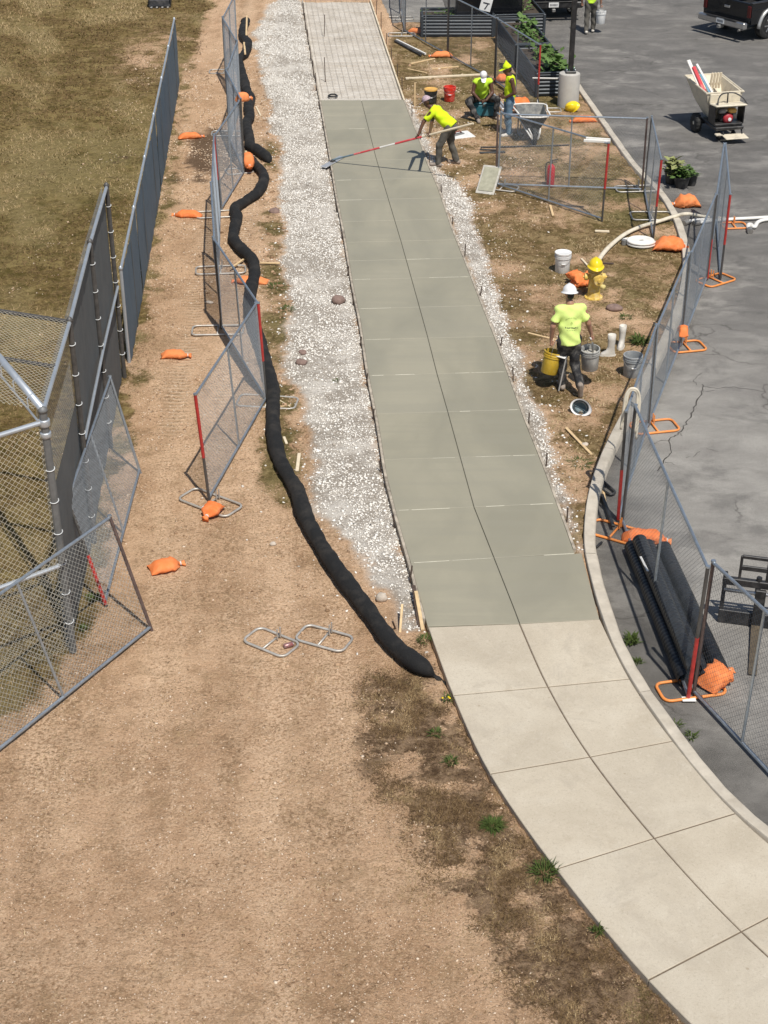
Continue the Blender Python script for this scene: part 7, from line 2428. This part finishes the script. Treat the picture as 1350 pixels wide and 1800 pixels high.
bk = bucket('yellow bucket carried in the left hand of the walking worker', w1((-.285, .09, .275)), M_YELPL, h=.37, rot=(R(8), R(10), R(70)), handle='up', fill=M_CEMENT, hang=.24)
bk = bucket('cement smeared grey bucket carried in the right hand of the walking worker', w1((.40, .16, .30)), M_GREYPL2, h=.37, rot=(R(-4), R(-5), R(100)), handle='up', fill=M_CEMENT, hang=.24)
# tools in the yellow bucket
board('trowel', w1((-.20, .02, .62)), w1((-.05, -.06, .60)), .09, .015, M_WHITE, 'white trowel sticking out of the carried yellow bucket', 'trowel')
board('tool_rod', w1((-.02, .0, .66)), w1((-.14, -.10, .03)), .02, .02, M_ALU, 'thin metal rod hanging from the carried yellow bucket', 'rod')
board('float_tool', w1((.40, .10, .78)), w1((.43, .14, .56)), .03, .03, M_STEELGREY, 'steel tool standing in the carried grey bucket', 'tool', None)

# ---- worker pulling the bull float across the slab
pl_ = at(783, 291)
f0 = at(585, 281, Z_WALK + .06); f1 = at(832, 217, 1.42)
# grip points along the pole
g1 = f0.lerp(f1, .615); g2 = f0.lerp(f1, .70)
rzA = R(68)      # facing +y turned toward -x
MA = Matrix.Rotation(-rzA, 3, 'Z')
def toA(p):
    return tuple(MA @ (p - pl_))
J = dict(pelvis=(.0, -.10, .95), chest=(.0, .20, 1.18), neck=(.0, .36, 1.30), head=(.0, .42, 1.33), look=(-.1, 1, -.55), crown=(0, .55, 1),
         shL=(-.19, .28, 1.25), elL=(-.25, .46, 1.02), wrL=(-.1, .6, .9), hdL=(.0, 1, -.3), thL=(1, 0, .3),
         shR=(.19, .28, 1.23), elR=(.26, .42, .99), wrR=(.1, .5, .9), hdR=(-.1, 1, -.3), thR=(-1, 0, .3),
         hipL=(-.09, -.10, .92), knL=(-.13, .10, .51), anL=(-.16, .12, .10), toeL=(-.16, .30, .085),
         hipR=(.09, -.10, .92), knR=(.14, -.07, .50), anR=(.18, -.20, .10), toeR=(.20, -.02, .085))
q1, q2 = V3(toA(g1)), V3(toA(g2))
hl = (q1 - V3(J['elL'])).normalized(); hr = (q2 - V3(J['elR'])).normalized()
J['wrL'] = tuple(q1 - hl * .09); J['hdL'] = tuple(hl); J['wrR'] = tuple(q2 - hr * .09); J['hdR'] = tuple(hr)
P2, j2, t2 = person('worker in neon yellow shirt and patterned cap bending over the long red float pole', pl_, rzA, J, M_NEON, M_PANT_GREY, M_SKIN_DARK, M_BOOT, hat='cap', sleeves='short', h=.016, curls=(1.6, 1.6))
root = thing('float_pole', 'long red and white float pole reaching across the wet concrete', 'float pole', f0)
d = f1 - f0
MB().tube([V3((0, 0, 0)), d * .18], .020, 10).build('pole_section', mat('blue_grey_pole', (.14, .2, .24), .5), root)
MB().tube([d * .16, d * .36], .021, 10).build('pole_section', M_BOARDRED, root)
MB().tube([d * .35, d * .47], .022, 10).build('pole_section', M_PVC, root)
MB().tube([d * .46, d * .66], .023, 10).build('pole_section', M_BOARDRED, root)
MB().tube([d * .65, d], .024, 10).build('pole_section', M_WOOD_PALE, root)
dn = V3((d.x, d.y, 0)).normalized(); rm = dn.to_track_quat('X', 'Z').to_matrix()
MB().bbox(V3((0, 0, -.045)), (.16, .9, .02), .008, rm).build('float_head', M_ALU, root)
MB().bbox(V3((0, 0, -.02)), (.08, .14, .05), .01, rm).build('float_bracket', M_BLACKSTEEL, root)

# ---- worker sitting on a cooler
sl_ = at(847, 208)
J = dict(pelvis=(.0, -.16, .46), chest=(.0, .02, .80), neck=(.0, .12, .95), head=(.0, .18, 1.0), look=(0, 1, -.95), crown=(0, .9, 1),
         shL=(-.19, .05, .90), elL=(-.24, .12, .63), wrL=(-.08, .34, .50), hdL=(.8, .5, -.2), thL=(0, .3, 1),
         shR=(.19, .05, .90), elR=(.24, .12, .63), wrR=(.07, .36, .50), hdR=(-.8, .5, -.2), thR=(0, .3, 1),
         hipL=(-.10, -.12, .45), knL=(-.36, .26, .50), anL=(-.34, .24, .10), toeL=(-.42, .40, .085),
         hipR=(.10, -.12, .45), knR=(.36, .28, .46), anR=(.14, .46, .10), toeR=(.12, .63, .085))
P3, j3, t3 = person('worker in lime vest and white cap sitting with head bowed', sl_ + V3((0, .15, 0)), R(180), J, M_NEON3, M_PANT_DARK, M_SKIN_DARK, M_BOOT, sleeves='cut', hat='neoncap', h=.016)
root = thing('cooler', 'teal cooler used as a seat by the lime vested worker', 'cooler', sl_ + V3((0.05, .28, 0)), R(0))
MB().bbox((0, 0, .16), (.62, .36, .30), .03).build('box', M_TEAL, root)
MB().bbox((0, 0, .335), (.64, .38, .05), .02).build('lid', M_TEAL, root)
MB().tube([(-.33, 0, .24), (-.36, 0, .34), (-.36, .0, .20)], .012, 6).build('handle', M_BLKPL, root)
MB().bbox((0, -.20, .30), (.07, .03, .06), .008).build('latch', M_BLKPL, root)

# ---- worker standing in jeans, looking left
cl_ = at(893, 239)
J = dict(pelvis=(.0, .0, .94), chest=(.0, -.01, 1.29), neck=(.0, .03, 1.45), head=(.0, .06, 1.50), look=(0, 1, -.35), crown=(0, .25, 1),
         shL=(-.20, .0, 1.38), elL=(-.26, -.06, 1.09), wrL=(-.12, .13, .95), hdL=(.7, .7, -.1), thL=(.3, .3, 1),
         shR=(.20, .0, 1.38), elR=(.26, -.06, 1.09), wrR=(.10, .15, .96), hdR=(-.7, .7, -.1), thR=(-.3, .3, 1),
         hipL=(-.09, .0, .90), knL=(-.11, .04, .49), anL=(-.12, .0, .10), toeL=(-.15, .17, .085),
         hipR=(.09, .0, .90), knR=(.11, .03, .49), anR=(.12, -.04, .10), toeR=(.15, .13, .085))
P4, j4, t4 = person('worker in pointed neon cap, sleeveless vest and jeans standing by the wheelbarrow', cl_ + V3((0, .05, 0)), R(98), J, M_NEON, M_JEANS, M_SKIN_DARK, M_BOOT_PALE, vest=True, hat='peak', h=.016, untuck=.04)

# ---- worker at the top edge carrying a white bucket
el_ = at(1036, 58, Z_ASPH)
J = dict(pelvis=(.0, .0, .94), chest=(.0, .02, 1.30), neck=(.0, .05, 1.46), head=(.0, .07, 1.52), look=(0, 1, -.1), crown=(0, .1, 1),
         shL=(-.20, .02, 1.40), elL=(-.27, .0, 1.12), wrL=(-.28, .10, .88), hdL=(.0, .1, -1), thL=(0, 1, 0),
         shR=(.20, .02, 1.40), elR=(.27, .0, 1.12), wrR=(.29, .04, .86), hdR=(.0, .05, -1), thR=(0, 1, 0),
         hipL=(-.09, .0, .90), knL=(-.10, -.02, .49), anL=(-.10, -.16, .11), toeL=(-.11, .02, .085),
         hipR=(.09, .0, .90), knR=(.10, .10, .50), anR=(.10, .10, .10), toeR=(.11, .27, .085))
P5, j5, t5 = person('worker in lime vest and grey trousers carrying a white bucket at top edge', el_, R(-6), J, M_NEON3, M_PANT_GREY, M_SKIN_TAN, M_BOOT_PALE, vest=True, hat='white', h=.018)
bucket('white bucket carried by the worker at the top edge', el_ + V3((.31, .03, .28)), M_WHITE, h=.37, rot=(0, 0, R(80)), handle='up', hang=.24)
